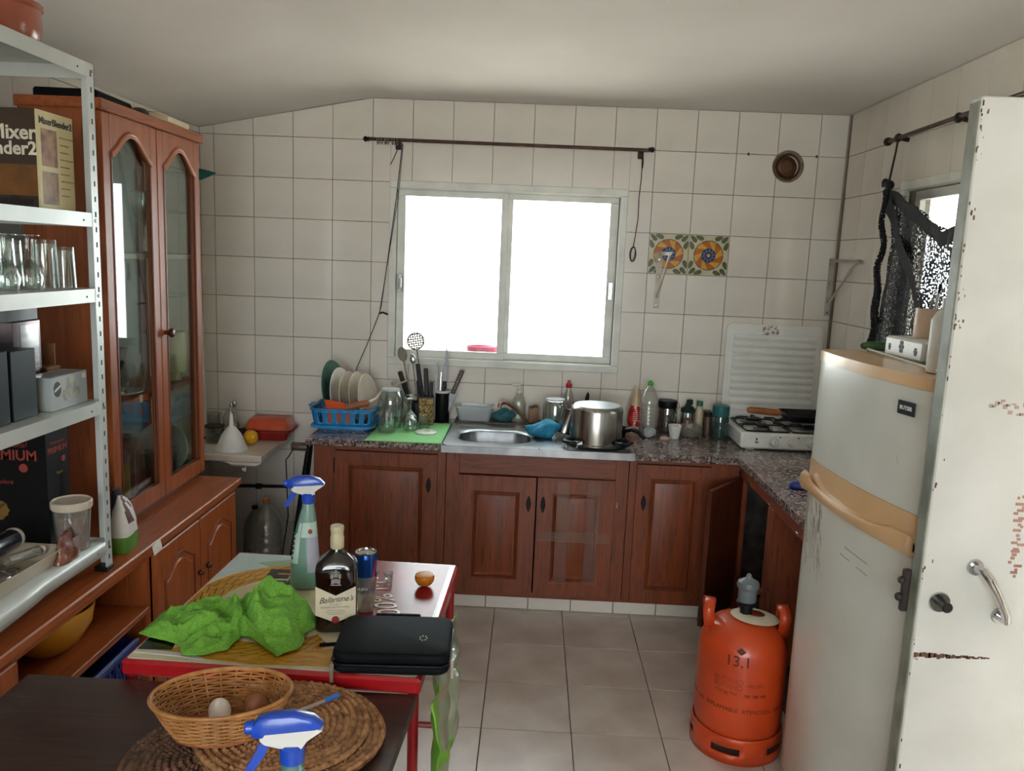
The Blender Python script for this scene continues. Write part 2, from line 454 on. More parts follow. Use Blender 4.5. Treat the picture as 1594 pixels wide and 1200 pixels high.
for j in range(0, 16):
    for k in range(-1, 8):
        y1 = YB-.06-(j-1)*TS; y0 = y1-TS; z1 = Z0-k*TS; z0 = z1-TS
        if y0 < 1.0: continue
        if k < 0 or y1 > YB:
            z1 = min(z1, ZLO-.002); yt = min(y1, YB)
            cut_tile([[(y0+g2, z0+g2), (yt-g2, z0+g2), (yt-g2, z1-g2), (y0+g2, z1-g2)]], 'YZ', XL-G, XL, wall_left); continue
        if False:
            cut_tile([[(y0+g2, z0+g2), (YB-g2, z0+g2), (YB-g2, z1-g2), (y0+g2, z1-g2)]], 'YZ', XL-G, XL, wall_left); continue
        o = obj('tile', full_left, wall_left); o.location = (XL, (y0+y1)/2, (z0+z1)/2)

# painted flower on three of the tiles
FL_M = [mat('glaze_orange', 'b96a24', 'a85818', rough=.2), mat('glaze_yellow', 'd9a544', 'cc9433', rough=.2), mat('glaze_blue', '5670a8', '48629c', rough=.2),
        mat('glaze_navy', '1c2444', rough=.2), mat('glaze_green', '5f6b3e', '4c5830', rough=.2), mat('glaze_cream', 'c9c2a2', rough=.2), mat('glaze_line', '2e2a1c', rough=.3)]
def flower():
    b = B(); e = .0006
    def disc(cx, cz, r, d, mi, n=28): b.prism([(cx+r*math.cos(2*PI*i/n), cz+r*math.sin(2*PI*i/n)) for i in range(n)], -d, 0, 'XZ', mi)
    b.box(-.098, .098, -e*.5, 0, -.098, .098, 0, 5)
    disc(0, 0, .0745, e, 6)
    for q in range(12):                                  # curling petals
        pts = []
        for t in range(7):
            u = t/6; a = 2*PI*q/12 + .55*math.sin(u*PI/2); r = .030+.043*u; pts.append((r*math.cos(a), r*math.sin(a)))
        out = []
        for t in range(7):
            u = t/6; a = 2*PI*(q+.93)/12 + .55*math.sin(u*PI/2); r = .030+.041*u; out.append((r*math.cos(a), r*math.sin(a)))
        b.prism(pts+out[::-1], -e*1.6, 0, 'XZ', q % 2)
    disc(0, 0, .0355, e*2, 3)
    for q in range(10):
        pts = []
        for t in range(10):
            a = 2*PI*t/10; pts.append((.0235+.0085*math.cos(a), .0058*math.sin(a)))
        w = 2*PI*q/10
        b.prism([(x*math.cos(w)-(z+.35*(x-.015))*math.sin(w), x*math.sin(w)+(z+.35*(x-.015))*math.cos(w)) for x, z in pts], -e*2.6, 0, 'XZ', 2)
    disc(0, 0, .009, e*3, 1, 14)
    for sx in (-1, 1):
        for sz in (-1, 1):
            for (lx, lz, an) in ((.078, .080, 45), (.048, .086, 20), (.086, .048, 70)):
                an = math.radians(an)
                for mi, k, d in ((6, 1.12, e), (4, .92, e*1.6)):
                    pts = []
                    for t in range(14):
                        u = 2*PI*t/14; px = .019*k*math.cos(u); pz = .0095*k*math.sin(u)*(1-.35*math.cos(u))
                        pts.append((sx*(lx+px*math.cos(an)-pz*math.sin(an)), sz*(lz+px*math.sin(an)+pz*math.cos(an))))
                    pts = [(max(-.0985, min(.0985, p[0])), max(-.0985, min(.0985, p[1]))) for p in pts]
                    b.prism(pts, -d, 0, 'XZ', mi)
    return mesh_of('flower_print', b, FL_M, 30)
fl_me = flower()
for o in FLOWER:
    c = obj('flower_print', fl_me, o)
    if o.data == full_right: c.rotation_euler = (0, 0, -PI/2)
    o['label'] = 'patterned tile with an orange and blue flower'

# ------------------------------------------------------------------ windows
def sliding(name, w0, w1, z0, z1, g, mtx, hw):
    """frame outside w0..w1, z0..z1; g = glass rectangles per sash; local x along wall, y out of the room"""
    o = structure(bpy.data.objects.new(name, None)); COL.objects.link(o)
    def pt(n, b, m, par=o, **k): return part(n, b.xf(mtx), m, par, **k)
    f = B(); t = .036
    f.box(w0, w1, -.018, .03, z1-t, z1, .003).box(w0, w1, -.018, .03, z0, z0+t, .003)
    f.box(w0, w0+t, -.016, .03, z0+t, z1-t, .003).box(w1-t, w1, -.016, .03, z0+t, z1-t, .003)
    f.box(w0+t, w1-t, .0, .12, z0+t-.002, z0+t+.004).box(w0+t, w1-t, .0, .12, z1-t-.004, z1-t+.002)
    pt('window_frame', f, ALU)
    for n, (a0, a1, b0, b1, s0, s1, dy) in enumerate(g):
        s = B()
        s.box(s0, s1, dy, dy+.022, z0+t+.004, b0, .002).box(s0, s1, dy, dy+.022, b1, z1-t-.004, .002)
        s.box(s0, a0, dy, dy+.022, b0, b1, .002).box(a1, s1, dy, dy+.022, b0, b1, .002)
        so = pt('sash', s, ALU)
        pt('pane', B().box(a0-.004, a1+.004, dy+.008, dy+.013, b0-.004, b1+.004), PANE, so, smooth=0)
        if hw:
            lx = (s0+a0)/2 if n == 0 else (a1+s1)/2
            pt('latch', B().box(lx-.012, lx+.012, dy-.012, dy+.001, 1.44, 1.53, .003).box(lx-.004, lx+.006, dy-.02, dy-.01, 1.46, 1.51, .003), CHROME, so)
    return o
sliding('window_1', FX0, FX1, FZ0, FZ1, [(-.660, -.176, 1.145, 1.920, -.700, -.140, .008), (-.118, .372, 1.145, 1.922, -.165, .414, .034)], T(0, YB, 0), True)
# right window: local x runs towards -Y
mr_ = T(XR, 0, 0) @ Matrix(((0, 1, 0, 0), (-1, 0, 0, 0), (0, 0, 1, 0), (0, 0, 0, 1)))
sliding('window_2', -RFY1, -RFY0, RFZ0, RFZ1, [(-3.30, -3.00, 1.19, 1.925, -3.385, -2.95, .008), (-2.94, -2.60, 1.19, 1.925, -2.99, -2.545, .034)], mr_, False)
# outside sill and the pink dish standing on it
structure(part('sill_1', B().box(WX0, WX1, YB+.02, YB+.24, WZ0-.03, WZ0+.003, .004), mat('sill_stone', 'cfc9bd', 'bdb6a8', rough=.7)))
pd = thing('oval_dish', 'pink plastic oval dish on the outside window sill behind the glass', 'dish', (-.26, YB+.15, WZ0+.003))
part('dish_body', B().lathe([(0, 0), (.06, 0), (.085, .02), (.09, .055), (.086, .055), (.08, .022), (0, .006)], 28, sx=1, sy=.7), mat('pink_plastic', 'c4566c', 'b04860', rough=.4), pd)

# ------------------------------------------------------------------ white metal door standing open into the room
DOORM = mat('scuffed_white_door', 'd6d8d4', 'c6c8c2', rough=.35, scale=4, detail=10)
EDGEM = mat('door_edge_bare', '8b9084', '6d6f62', rough=.5, scale=14)
RUST = mat('rust', '54382c', '7a5a48', rough=.9, scale=60, bump=.4)
door = structure(bpy.data.objects.new('door_1', None)); COL.objects.link(door)
part('door_leaf', B().box(.889, 1.50, 1.72, 1.760, .01, 1.995, .003), DOORM, door)
part('edge_strip', B().box(.885, .8892, 1.7225, 1.7585, .02, 1.985, .001), EDGEM, door, label='bare greenish edge of the door')
rb = B(); random.seed(3)
for i in range(26):                                                   # rust along the split and the edge
    x = .893+.0065*i; w = .006+random.random()*.006; z = .787+random.uniform(-.002, .002); h = max(.0015, .007*(1-i/26)*random.uniform(.6, 1.2))
    rb.box(x, x+w, 1.7192, 1.7205, z-h, z+h)
for i in range(60):
    z = random.choice((random.uniform(1.5, 1.98), random.uniform(.5, 1.98))); x = .889+random.random()**3*.02; s = random.uniform(.0008, .0035)
    rb.box(x, x+s, 1.7192, 1.7205, z, z+s*random.uniform(1, 4))
part('rust_mark', rb, RUST, door, smooth=0)
ps = B()
for i in range(16):
    z = 1.36+random.uniform(-.018, .018); x = .985+i*.006; ps.box(x, x+.009, 1.7190, 1.7202, z-random.uniform(.001, .006), z+random.uniform(.001, .006))
part('peeled_sticker', ps, mat('peeled_paper', 'b9a59c', '9c7d70', rough=.8), door, smooth=0)
for i in range(10): rb = None
ps = B()
for i in range(24):
    z = .98+i*.008+random.uniform(-.003, .003); x = 1.075+random.uniform(-.006, .014); ps.box(x, x+random.uniform(.004, .02), 1.7190, 1.7202, z, z+.006)
part('rust_patch', ps, mat('pink_rust', 'b58c80', '9c6a5a', rough=.9), door, smooth=0)
hb = B().tube([(1.003, 1.716, 1.000), (1.006, 1.690, 1.000), (1.014, 1.676, .988), (1.034, 1.672, .955), (1.056, 1.676, .915), (1.067, 1.688, .892), (1.070, 1.716, .890)], [.011, .010, .0095, .0085, .0095, .010, .011], 12)
hb.lathe([(.0, 0), (.019, 0), (.017, .006), (0, .006)], 16).v
part('door_handle', B().tube([(1.003, 1.716, 1.000), (1.006, 1.690, 1.000), (1.014, 1.676, .988), (1.034, 1.672, .955), (1.056, 1.676, .915), (1.067, 1.688, .892), (1.070, 1.716, .890)], [.011, .010, .0095, .0085, .0095, .010, .011], 12)
     .merge(B().lathe([(0, 0), (.019, 0), (.017, .006), (0, .006)], 16), T(1.003, 1.72, 1.0) @ RX(90)).merge(B().lathe([(0, 0), (.019, 0), (.017, .006), (0, .006)], 16), T(1.070, 1.72, .890) @ RX(90)), CHROME, door, label='curved chrome pull handle')
lk = part('lock', B().merge(B().lathe([(0, 0), (.024, 0), (.022, .004), (0, .004)], 20), T(.935, 1.72, .915) @ RX(90)), CHROME, door)
part('lock_barrel', B().merge(B().lathe([(0, 0), (.012, 0), (.012, .028), (.009, .031), (0, .031)], 16), T(.938, 1.718, .914) @ RX(90)), mat('dull_lock', '4a4844', '33312e', rough=.4, metal=.8), lk)
part('bolt_plate', B().box(.872, .889, 1.762, 1.775, .87, .97, .002).ell((.868, 1.764, .945), .009, .009, .009, 10, 6).ell((.866, 1.764, .905), .010, .010, .010, 10, 6), mat('rusty_black', '241d1a', '3a2c26', rough=.6), door)
# ------------------------------------------------------------------ base cabinets along the sink wall
CF = 3.555                                        # front plane of the carcasses
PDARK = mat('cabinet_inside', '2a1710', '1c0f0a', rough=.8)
IRON = mat('black_iron', '17120f', '261d18', rough=.6, metal=.5)
def raised_door(x0, x1, z0, z1, yf, par, plate=None, fw=.062, t=.020):
    """framed door, front at yf-t; returns the frame object with panel and keyhole plate under it"""
    d = B(); y0, y1 = yf-t, yf-.001
    # mitred frame: four trapezoids
    for a in (((x0, z0), (x0+fw, z0+fw), (x0+fw, z1-fw), (x0, z1)), ((x1, z1), (x1-fw, z1-fw), (x1-fw, z0+fw), (x1, z0)),
              ((x0+.0008, z1), (x0+fw+.0008, z1-fw), (x1-fw-.0008, z1-fw), (x1-.0008, z1)), ((x0+.0008, z0), (x1-.0008, z0), (x1-fw-.0008, z0+fw), (x0+fw+.0008, z0+fw))):
        d.prism(list(a), y0, y1, 'XZ')
    o = part('door', d, PINE, par, 25)
    p = B()
    a0, a1, b0, b1 = x0+fw, x1-fw, z0+fw, z1-fw
    p.box(a0-.002, a1+.002, yf-.010, yf-.002, b0-.002, b1+.002)
    w = .032; q = .003
    for r0, r1, ya, yb in ((.004, .014, .010, .017), (.014, .020, .017, .010)):                    # moulding bead
        vs = []
        for r, yy in ((r0, yf-ya), (r1, yf-yb)):
            vs += [(a0+r, yy, b0+r), (a1-r, yy, b0+r), (a1-r, yy, b1-r), (a0+r, yy, b1-r)]
        p.add(vs, [(i, (i+1) % 4, 4+(i+1) % 4, 4+i) for i in range(4)])
    vs = []
    for r, yy in ((w-.006, yf-.010), (w+.022, yf-.019)):
        vs += [(a0+r, yy, b0+r), (a1-r, yy, b0+r), (a1-r, yy, b1-r), (a0+r, yy, b1-r)]
    p.add(vs, [(i, (i+1) % 4, 4+(i+1) % 4, 4+i) for i in range(4)] + [(4, 5, 6, 7)])
    part('panel', p, PINE, o, 25)
    if plate:
        px, pz, ph = plate
        k = B(); n = 16; pts = []
        for i in range(n):
            a = 2*PI*i/n; pts.append((px+.012*math.cos(a)*(1-.35*abs(math.sin(a))), pz+ph*math.sin(a)))
        k.prism(pts, y0-.004, y0-.0005, 'XZ'); k.prism([(px+.0045*math.cos(a*PI/4), pz+.009*math.sin(a*PI/4)) for a in range(8)], y0-.007, y0-.003, 'XZ')
        part('keyhole_plate', k, IRON, o)
    return o
def carcass(x0, x1, rails, par, z0=.07, z1=.758):
    b = B()
    b.box(x0, x0+.016, CF+.002, 4.09, z0, z1).box(x1-.016, x1, CF+.002, 4.09, z0, z1).box(x0+.016, x1-.016, CF+.03, 4.09, z0, z0+.018).box(x0+.016, x1-.016, 4.075, 4.09, z0+.018, z1)
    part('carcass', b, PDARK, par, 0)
    for (a, c, d, e, m) in rails:
        part('face_rail', B().box(a, c, CF-.002, CF+.018, d, e, .0015), m, par)
c1 = thing('base_cabinet', 'red-stained pine base cabinet with a single door under the green drying mat', 'cabinet', (0, 0, 0))
carcass(-.968, -.362, [(-.968, -.865, .07, .758, PINE), (-.402, -.362, .07, .758, PINE), (-.865, -.402, .738, .758, PINEX), (-.865, -.402, .07, .098, PINEX)], c1)
raised_door(-.867, -.400, .095, .737, CF, c1, (-.437, .595, .036))
part('hinge', B().box(-.876, -.868, CF-.010, CF+.001, .63, .70, .001), IRON, c1); part('hinge', B().box(-.876, -.868, CF-.010, CF+.001, .14, .21, .001), IRON, c1)
c2 = thing('base_cabinet', 'red-stained pine sink cabinet with two doors, one crossed by clear tape', 'cabinet', (0, 0, 0))
carcass(-.360, .470, [(-.360, -.300, .07, .758, PINE), (.412, .470, .07, .758, PINE), (-.300, .412, .655, .758, PINEX), (-.300, .412, .07, .097, PINEX)], c2)
raised_door(-.303, .053, .095, .652, CF, c2, (.022, .53, .038), .07)
d3 = raised_door(.060, .410, .095, .655, CF-.002, c2, (.088, .53, .038), .07)
tp = clear('sticky_tape', 'faf4ee', .03, .3, '9a7060', .05)
tb = B().box(.150, .205, CF-.0245, CF-.0235, .16, .64).box(.285, .345, CF-.0245, CF-.0235, .16, .64).box(.070, .400, CF-.0256, CF-.0246, .36, .405)
part('tape', tb, tp, d3, 0, label='strips of clear adhesive tape')
part('wire_catch', B().tube([(.425, CF-.004, .55), (.428, CF-.008, .545), (.423, CF-.008, .535), (.428, CF-.006, .525)], .0018, 6), WHITEP, c2)
c3 = thing('base_cabinet', 'red-stained pine corner cabinet with one door beside the sink cabinet', 'cabinet', (0, 0, 0))
carcass(.472, .968, [(.472, .508, .07, .758, PINE), (.838, .968, .07, .758, PINE), (.508, .838, .738, .758, PINEX), (.508, .838, .07, .088, PINEX)], c3)
raised_door(.506, .840, .085, .737, CF, c3, (.542, .56, .036))
part('screw_knob', B().ell((.868, CF-.012, .43), .006, .010, .006, 10, 6), IRON, c3)
# tiled plinth under the cabinets
pl = structure(part('baseboard_back', B().box(-.97, .97, CF+.032, CF+.06, -.004, .069), GROUT, smooth=0))
pme = mesh_of('tile', B().box(-.098, .098, 0, .007, -.0325, .0325, .0012), TILE, 30)
for i in range(10):
    x = -.86+i*.2
    if x+.1 > .99: continue
    o = obj('tile', pme, pl); o.location = (x, CF+.025, .0345)
part('tile', B().box(.842, .968, CF+.025, CF+.032, .002, .067), TILE, pl)

# ------------------------------------------------------------------ cabinet run under the side window
c4 = thing('base_cabinet', 'side run of stained pine cabinet with both doors hanging open by the gas cylinder', 'cabinet', (0, 0, 0))
b = B(); SX = .975
b.box(1.49, 1.503, 2.46, 3.55, .02, .755).box(1.0, 1.49, 2.455, 2.470, .02, .755).box(1.0, 1.49, 2.47, 3.55, .02, .036)
part('carcass', b, mat('cabinet_inside_grey', '4a4a44', '36362f', rough=.8), c4, 0)
part('face_rail', B().box(SX, SX+.022, 2.455, 3.55, .700, .757, .002), PINEY, c4)
part('stile', B().box(SX, SX+.022, 3.06, 3.12, .03, .700, .002), mat('stile_pine', '8a4a34', '6d3624', rough=.5, scale=4, stretch=(14, 14, 1)), c4)
part('stile', B().box(SX, SX+.022, 3.50, 3.55, .03, .700, .002), PINE, c4)
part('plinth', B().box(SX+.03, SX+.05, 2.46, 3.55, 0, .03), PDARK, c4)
def plain_leaf(hx, hy, L, ang, z0, z1):
    b = B().box(0, L, -.010, .010, z0, z1, .0015).box(.05, L-.05, -.0125, -.0095, z0+.06, z1-.06, .001)
    return part('door', b.xf(T(hx, hy, 0) @ RZ(ang)), wood('door_back_pine', '5c2a18', '48200f', '351509', 'Z'), c4)
plain_leaf(SX-.008, 3.535, .30, 232, .09, .698)
l2 = plain_leaf(SX-.012, 3.05, .30, 199, .30, .30+.001) if False else None
l2 = part('door', B().box(0, .30, -.010, .010, .10, .690, .0015).xf(T(SX+.004, 3.045, 0) @ RZ(-38)), PINE, c4)
for y in (3.42, 3.10, 2.76): part('hinge_screw', B().box(SX-.006, SX+.001, y-.012, y+.012, .702, .714, .002), CHROME, c4)
# things stored inside
bagm = mat('grey_rag', '5a6066', '3a4046', rough=.9, scale=8, bump=.3)
def lump(name, label, cat, c, rx, ry, rz, m, seed=0, amp=.18, group=None, nu=28, nv=16):
    o = thing(name, label, cat, c, 0, group)
    b = B(); b.ell((0, 0, rz*.8), rx, ry, rz, nu, nv)
    vs = []
    for v in b.v:
        k = 1+amp*noise.noise(Vector(v)*22+Vector((seed*7.1, seed*3.3, 0)))*2
        vs.append((v[0]*k, v[1]*k, max(0, v[2]*(1+amp*noise.noise(Vector(v)*15+Vector((seed, 0, 0)))))))
    b.v = vs
    part('crumpled_body', b, m, o, 60)
    return o
lump('plastic_sack', 'dim blue-grey sack of rags inside the open side cabinet', 'sack', (1.18, 2.75, .037), .13, .12, .13, bagm, 3)

# ------------------------------------------------------------------ granite worktops
WT, WF = .79, 3.525
w1 = thing('granite_worktop', 'short speckled granite worktop under the blue dish rack', 'worktop', (0, 0, 0))
part('slab', B().box(-1.0, -.372, WF, YB-.001, .759, WT, .004), GRAN, w1)
w2 = thing('granite_worktop', 'L-shaped speckled granite worktop carrying the gas hob', 'worktop', (0, 0, 0))
part('slab', B().prism([(.484, WF), (.955, WF), (.955, 2.452), (XR-.002, 2.452), (XR-.002, YB-.001), (.484, YB-.001)], .759, WT, 'XY'), GRAN, w2, 30)
w3 = thing('granite_ledge', 'narrow dirty granite ledge between the sink and the tiled wall', 'ledge', (0, 0, 0))
part('strip', B().box(-.371, .483, 3.985, YB-.001, .765, .806, .004), mat('dirty_granite', '4a3a32', '6d5c50', rough=.6, scale=60, bump=.3), w3)

# ------------------------------------------------------------------ stainless sink
sk = thing('steel_sink', 'stainless steel sink top with one oval bowl and a draining side', 'sink', (0, 0, 0))
SY0, SY1, SX0, SX1 = 3.478, 3.984, -.378, .484
bx0, bx1, by0, by1, br = -.318, .018, 3.588, 3.83, .085
def rrect(x0, x1, y0, y1, r, n=6):
    pts = []
    for cx, cy, a0 in ((x1-r, y1-r, 0), (x0+r, y1-r, 90), (x0+r, y0+r, 180), (x1-r, y0+r, 270)):
        for i in range(n+1):
            a = math.radians(a0+90*i/n); pts.append((cx+r*math.cos(a), cy+r*math.sin(a)))
    return pts
inner = rrect(bx0, bx1, by0, by1, br)
def proj_out(p):
    cx, cy = (bx0+bx1)/2, (by0+by1)/2
    dx, dy = p[0]-cx, p[1]-cy
    X1 = .06
    t = min([((X1-cx)/dx if dx > 0 else (SX0-cx)/dx) if abs(dx) > 1e-9 else 1e9, ((SY1-cy)/dy if dy > 0 else (SY0-cy)/dy) if abs(dy) > 1e-9 else 1e9])
    return (cx+dx*t, cy+dy*t)
n = len(inner); ST = WT+.010
deck = B()
rings = [[(*proj_out(p), ST) for p in inner]]
mid = rrect(bx0-.022, bx1+.022, by0-.022, by1+.022, br+.02)
rings.append([(*p, ST) for p in mid]); rings.append([(*p, ST-.003) for p in rrect(bx0-.008, bx1+.008, by0-.008, by1+.008, br+.006)])
rings.append([(*p, ST-.010) for p in inner]); rings.append([(*p, ST-.10) for p in rrect(bx0+.006, bx1-.006, by0+.006, by1-.006, br-.004)])
rings.append([(*p, ST-.145) for p in rrect(bx0+.04, bx1-.04, by0+.04, by1-.04, br-.03)])
vs = [v for r in rings for v in r]
deck.add(vs, [(k*n+i, k*n+(i+1) % n, (k+1)*n+(i+1) % n, (k+1)*n+i) for k in range(len(rings)-1) for i in range(n)] + [tuple((len(rings)-1)*n+i for i in range(n))])
for cx_, cy_ in ((SX0, SY0), (SX0, SY1), (.06, SY0), (.06, SY1)):               # fill the corners the radial fan leaves
    pass
deck.box(.06, SX1, SY0, SY1, ST-.004, ST-.0001)
deck.box(SX0, SX1, SY0-.001, SY0+.002, ST-.034, ST, .001).box(SX0, SX0+.003, SY0, SY1, ST-.012, ST).box(SX1-.003, SX1, SY0, SY1, ST-.034, ST)
part('basin', deck, SINKM, sk, 40)
for i in range(6): part('drain_rib', B().tube([(.13+.05*i, 3.56, ST), (.13+.05*i, 3.90, ST)], .003, 6), SINKM, sk)
for i, yy in enumerate((3.865, 3.89)):
    part('raised_line', B().tube([(-.33, yy, ST), (.03, yy, ST)], .003, 6), SINKM, sk)
part('drain', B().lathe([(0, .004), (.022, .004), (.03, .001)], 20, (-.15, 3.68, ST-.145)), DKMETAL, sk)
tp_ = thing('sink_tap', 'brown limescaled tap with a long curved spout behind the sink', 'tap', (.03, 4.03, .806))
TAPM = mat('tarnished_brass', '6a4a3c', '8a6a58', rough=.4, metal=.5, scale=30)
part('tap_body', B().box(-.026, .026, -.02, .02, 0, .085, .004), mat('tap_base', '8a6a4c', '6a4c34', rough=.5, metal=.3), tp_)
part('spout', B().tube([(-.03, -.03, .012), (-.07, -.05, .055), (-.10, -.06, .085), (-.135, -.07, .108), (-.155, -.078, .112), (-.170, -.085, .103), (-.173, -.086, .088)], [.009, .009, .009, .010, .011, .011, .010], 10), TAPM, tp_)
part('tap_lever', B().tube([(-.012, -.02, .08), (0, -.025, .092), (.016, -.024, .094), (.02, -.02, .085)], .006, 8), TAPM, tp_)

# ------------------------------------------------------------------ gas hob with raised ribbed lid
hb_ = thing('gas_hob', 'white enamel table-top gas hob with a raised ribbed lid', 'hob', (0, 0, 0))
HX0, HX1, HY0, HY1, HZ = 1.002, 1.490, 3.705, 4.072, .872
part('hob_body', B().box(HX0, HX1, HY0, HY1, WT+.006, HZ, .008).box(HX0+.03, HX0+.07, HY0+.02, HY0+.06, WT+.0005, WT+.013).box(HX1-.07, HX1-.03, HY0+.02, HY0+.06, WT+.0005, WT+.013).box(HX0+.03, HX0+.07, HY1-.06, HY1-.02, WT+.0005, WT+.013).box(HX1-.07, HX1-.03, HY1-.06, HY1-.02, WT+.0005, WT+.013), WHITEM, hb_)
lid = B(); LX0, LX1, LZ0, LZ1 = .990, 1.474, .866, 1.352
pts = [(x, z) for x, z in rrect(LX0, LX1, LZ0, LZ1, .03, 5)]
lid.prism(pts, 4.082, 4.094, 'XZ')
lo_ = part('lid', lid.xf(T(0, 4.094, LZ0) @ RX(-2) @ T(0, -4.094, -LZ0)), WHITEM, hb_, 40)
for i in range(11):
    z = LZ0+.055+i*.0365
    part('rib', B().tube([(LX0+.035, 0, 0), (LX1-.035, 0, 0)], .012, 8).xf(T(0, 4.084-(z-LZ0)*.0, z) @ Matrix.Diagonal((1, .35, 1.15, 1))), WHITEM, lo_)
rp = B(); random.seed(5)
for i in range(22): x = 1.165+random.uniform(0, .075); z = 1.348-random.random()**1.5*.045; s = random.uniform(.004, .012); rp.box(x, x+s, 4.076, 4.083, z-s*.6, z)
part('rust_spot', rp, mat('lid_rust', '8a6a52', 'a98a70', rough=.9), lo_, 0)
GRT = mat('black_grate', '0c0c0e', '1a1a1c', rough=.3)
for gx0, gx1 in ((HX0+.03, HX0+.235), (HX0+.25, HX1-.03)):
    g = B(); zt = HZ+.004; gy0, gy1 = HY0+.03, HY1-.03
    g.tube(rrect3 := [(x, y, zt) for x, y in rrect(gx0, gx1, gy0, gy1, .012, 3)], .0042, 6, closed=True)
    ym = (gy0+gy1)/2
    for yc in (gy0+.08, gy1-.08):
        for sx, x in ((1, gx0), (-1, gx1)):
            g.tube([(x, yc, zt), (x+sx*.004, yc, zt+.018), (x+sx*.016, yc, zt+.024), (x+sx*.06, yc, zt+.024)], .004, 6)
    xm = (gx0+gx1)/2
    g.tube([(xm, gy0, zt), (xm, gy0+.004, zt+.02), (xm, gy0+.015, zt+.024), (xm, gy0+.045, zt+.024)], .004, 6)
    g.tube([(xm, gy1, zt), (xm, gy1-.004, zt+.02), (xm, gy1-.015, zt+.024), (xm, gy1-.045, zt+.024)], .004, 6)
    g.tube([(gx0+.004, ym, zt+.001), (gx1-.004, ym, zt+.001)], .004, 6)
    part('pan_support', g, GRT, hb_)
for (bx, by, r) in ((HX0+.125, HY0+.095, .030), (HX0+.125, HY1-.10, .042), (HX1-.13, HY0+.10, .040)):
    bo = part('burner', B().lathe([(r*1.5, HZ-.001), (r*1.45, HZ+.004), (r*.9, HZ+.004), (r*.9, HZ+.014), (0, HZ+.014)], 24, (bx, by, 0)), mat('burner_alloy', '8a8a88', '6c6c6a', rough=.4, metal=.8), hb_)
    part('burner_cap', B().lathe([(r*.95, HZ+.012), (r, HZ+.016), (r*.85, HZ+.022), (0, HZ+.023)], 24, (bx, by, 0)), BLACK, bo)
for i in range(4):
    kx = HX0+.155+i*.085
    k = part('knob', B().merge(B().lathe([(0, 0), (.024, 0), (.024, .004), (.020, .006), (.018, .022), (.015, .025), (0, .025)], 20), T(kx, HY0, .832) @ RX(90)).box(kx-.003, kx+.003, HY0-.030, HY0-.02, .816, .848, .001), WHITEP, hb_)
lettering('fm', .017, mat('print_dark', '2a2a30', rough=.6), hb_, (HX0+.075, HY0-.0004, .828), (1, 0, 0), (0, 0, 1), bold=.0004)
part('flame_mark', B().prism([(HX0+.073+.004*math.cos(a), .842+.006*math.sin(a)*(1.3 if math.sin(a) > 0 else .8)) for a in [i*PI/4 for i in range(8)]], HY0-.0008, HY0, 'XZ'), MATS['print_dark'], hb_)
for i in range(3):
    part('dial_mark', B().box(HX0+.178+i*.085, HX0+.186+i*.085, HY0-.0008, HY0, .853, .858), MATS['print_dark'], hb_, 0)

# ------------------------------------------------------------------ bow-fronted fridge
FR = thing('fridge_freezer', 'scuffed white bow-fronted fridge freezer with yellowed cream trim', 'fridge', (0, 0, 0))
FW = mat('fridge_white', 'd3d5cd', 'c4c5bb', rough=.28, scale=3, detail=8, coat=.2)
CREAM = mat('yellowed_trim', 'dab88e', 'cda77a', rough=.3, scale=4, coat=.2)
def bow(off=0., back=.93, y0=1.84, y1=2.435, n=18):
    pts = []
    for i in range(n+1):
        u = i/n; y = y0+(y1-y0)*u
        x = .868 + .055*(1-u)**2.2*1.0 - .012*math.sin(PI*u) + (.018*max(0, (u-.93)/.07)**2)
        pts.append((x-off, y))
    return pts + [(back, y1), (back, y0)]
part('cabinet_body', B().box(.93, 1.495, 1.842, 2.433, .03, 1.378, .004).box(.95, 1.0, 1.87, 1.91, 0, .03).box(.95, 1.0, 2.37, 2.41, 0, .03).box(1.42, 1.47, 1.87, 1.91, 0, .03).box(1.42, 1.47, 2.37, 2.41, 0, .03), FW, FR)
part('freezer_door', B().prism(bow(), 1.075, 1.368, 'XY'), FW, FR, 40)
fd = part('fridge_door', B().prism(bow(), .06, .975, 'XY'), FW, FR, 40)
part('top_trim', B().prism(bow(.003, 1.01), 1.369, 1.400, 'XY'), CREAM, FR, 40)
part('top_panel', B().box(1.01, 1.495, 1.842, 2.433, 1.379, 1.402, .003), mat('fridge_top_grey', 'a9a894', '96957f', rough=.3), FR)
part('top_rail', B().tube([(1.0, 2.42, 1.401), (1.0, 2.42, 1.410), (.962, 1.86, 1.410), (.962, 1.86, 1.401)], .003, 6).tube([(.970, 1.97, 1.401), (.970, 1.97, 1.410)], .003, 6).tube([(.979, 2.1, 1.401), (.979, 2.1, 1.410)], .003, 6), WHITEP, FR)
part('freezer_trim', B().prism(bow(.002), .985, 1.074, 'XY'), CREAM, FR, 40)
# handle band: scooped lip
hb2 = B(); pts = bow(.020)[:19]; inn = bow(-.004)[:19]
vs = []
for i, (p, q) in enumerate(zip(pts, inn)):
    u = i/18; s = max(0, math.sin(PI*min(1, max(0, (u-.14)/.72))))**.4 if .14 < u < .86 else 0
    dip = .022*s
    if u > .9: bulge = .010
    else: bulge = 0
    o_ = .006
    vs += [(q[0], q[1], .972), (p[0]+.008-bulge, p[1], .976), (p[0]-bulge, p[1], .995), (p[0]+.002-bulge, p[1], 1.022-dip), (p[0]+.010-bulge, p[1], 1.024-dip), (q[0], q[1], 1.000)]
fs = [(i*6+k, i*6+k+1, (i+1)*6+k+1, (i+1)*6+k) for i in range(18) for k in range(5)] + [tuple(range(6)), tuple(18*6+k for k in range(6))]
hb2.add(vs, fs)
part('handle_band', hb2, CREAM, fd, 50)
lg = part('badge', B().box(-.030, .030, -.002, .001, -.0165, .0165, .001), mat('badge_dark', '23282c', rough=.3), FR)
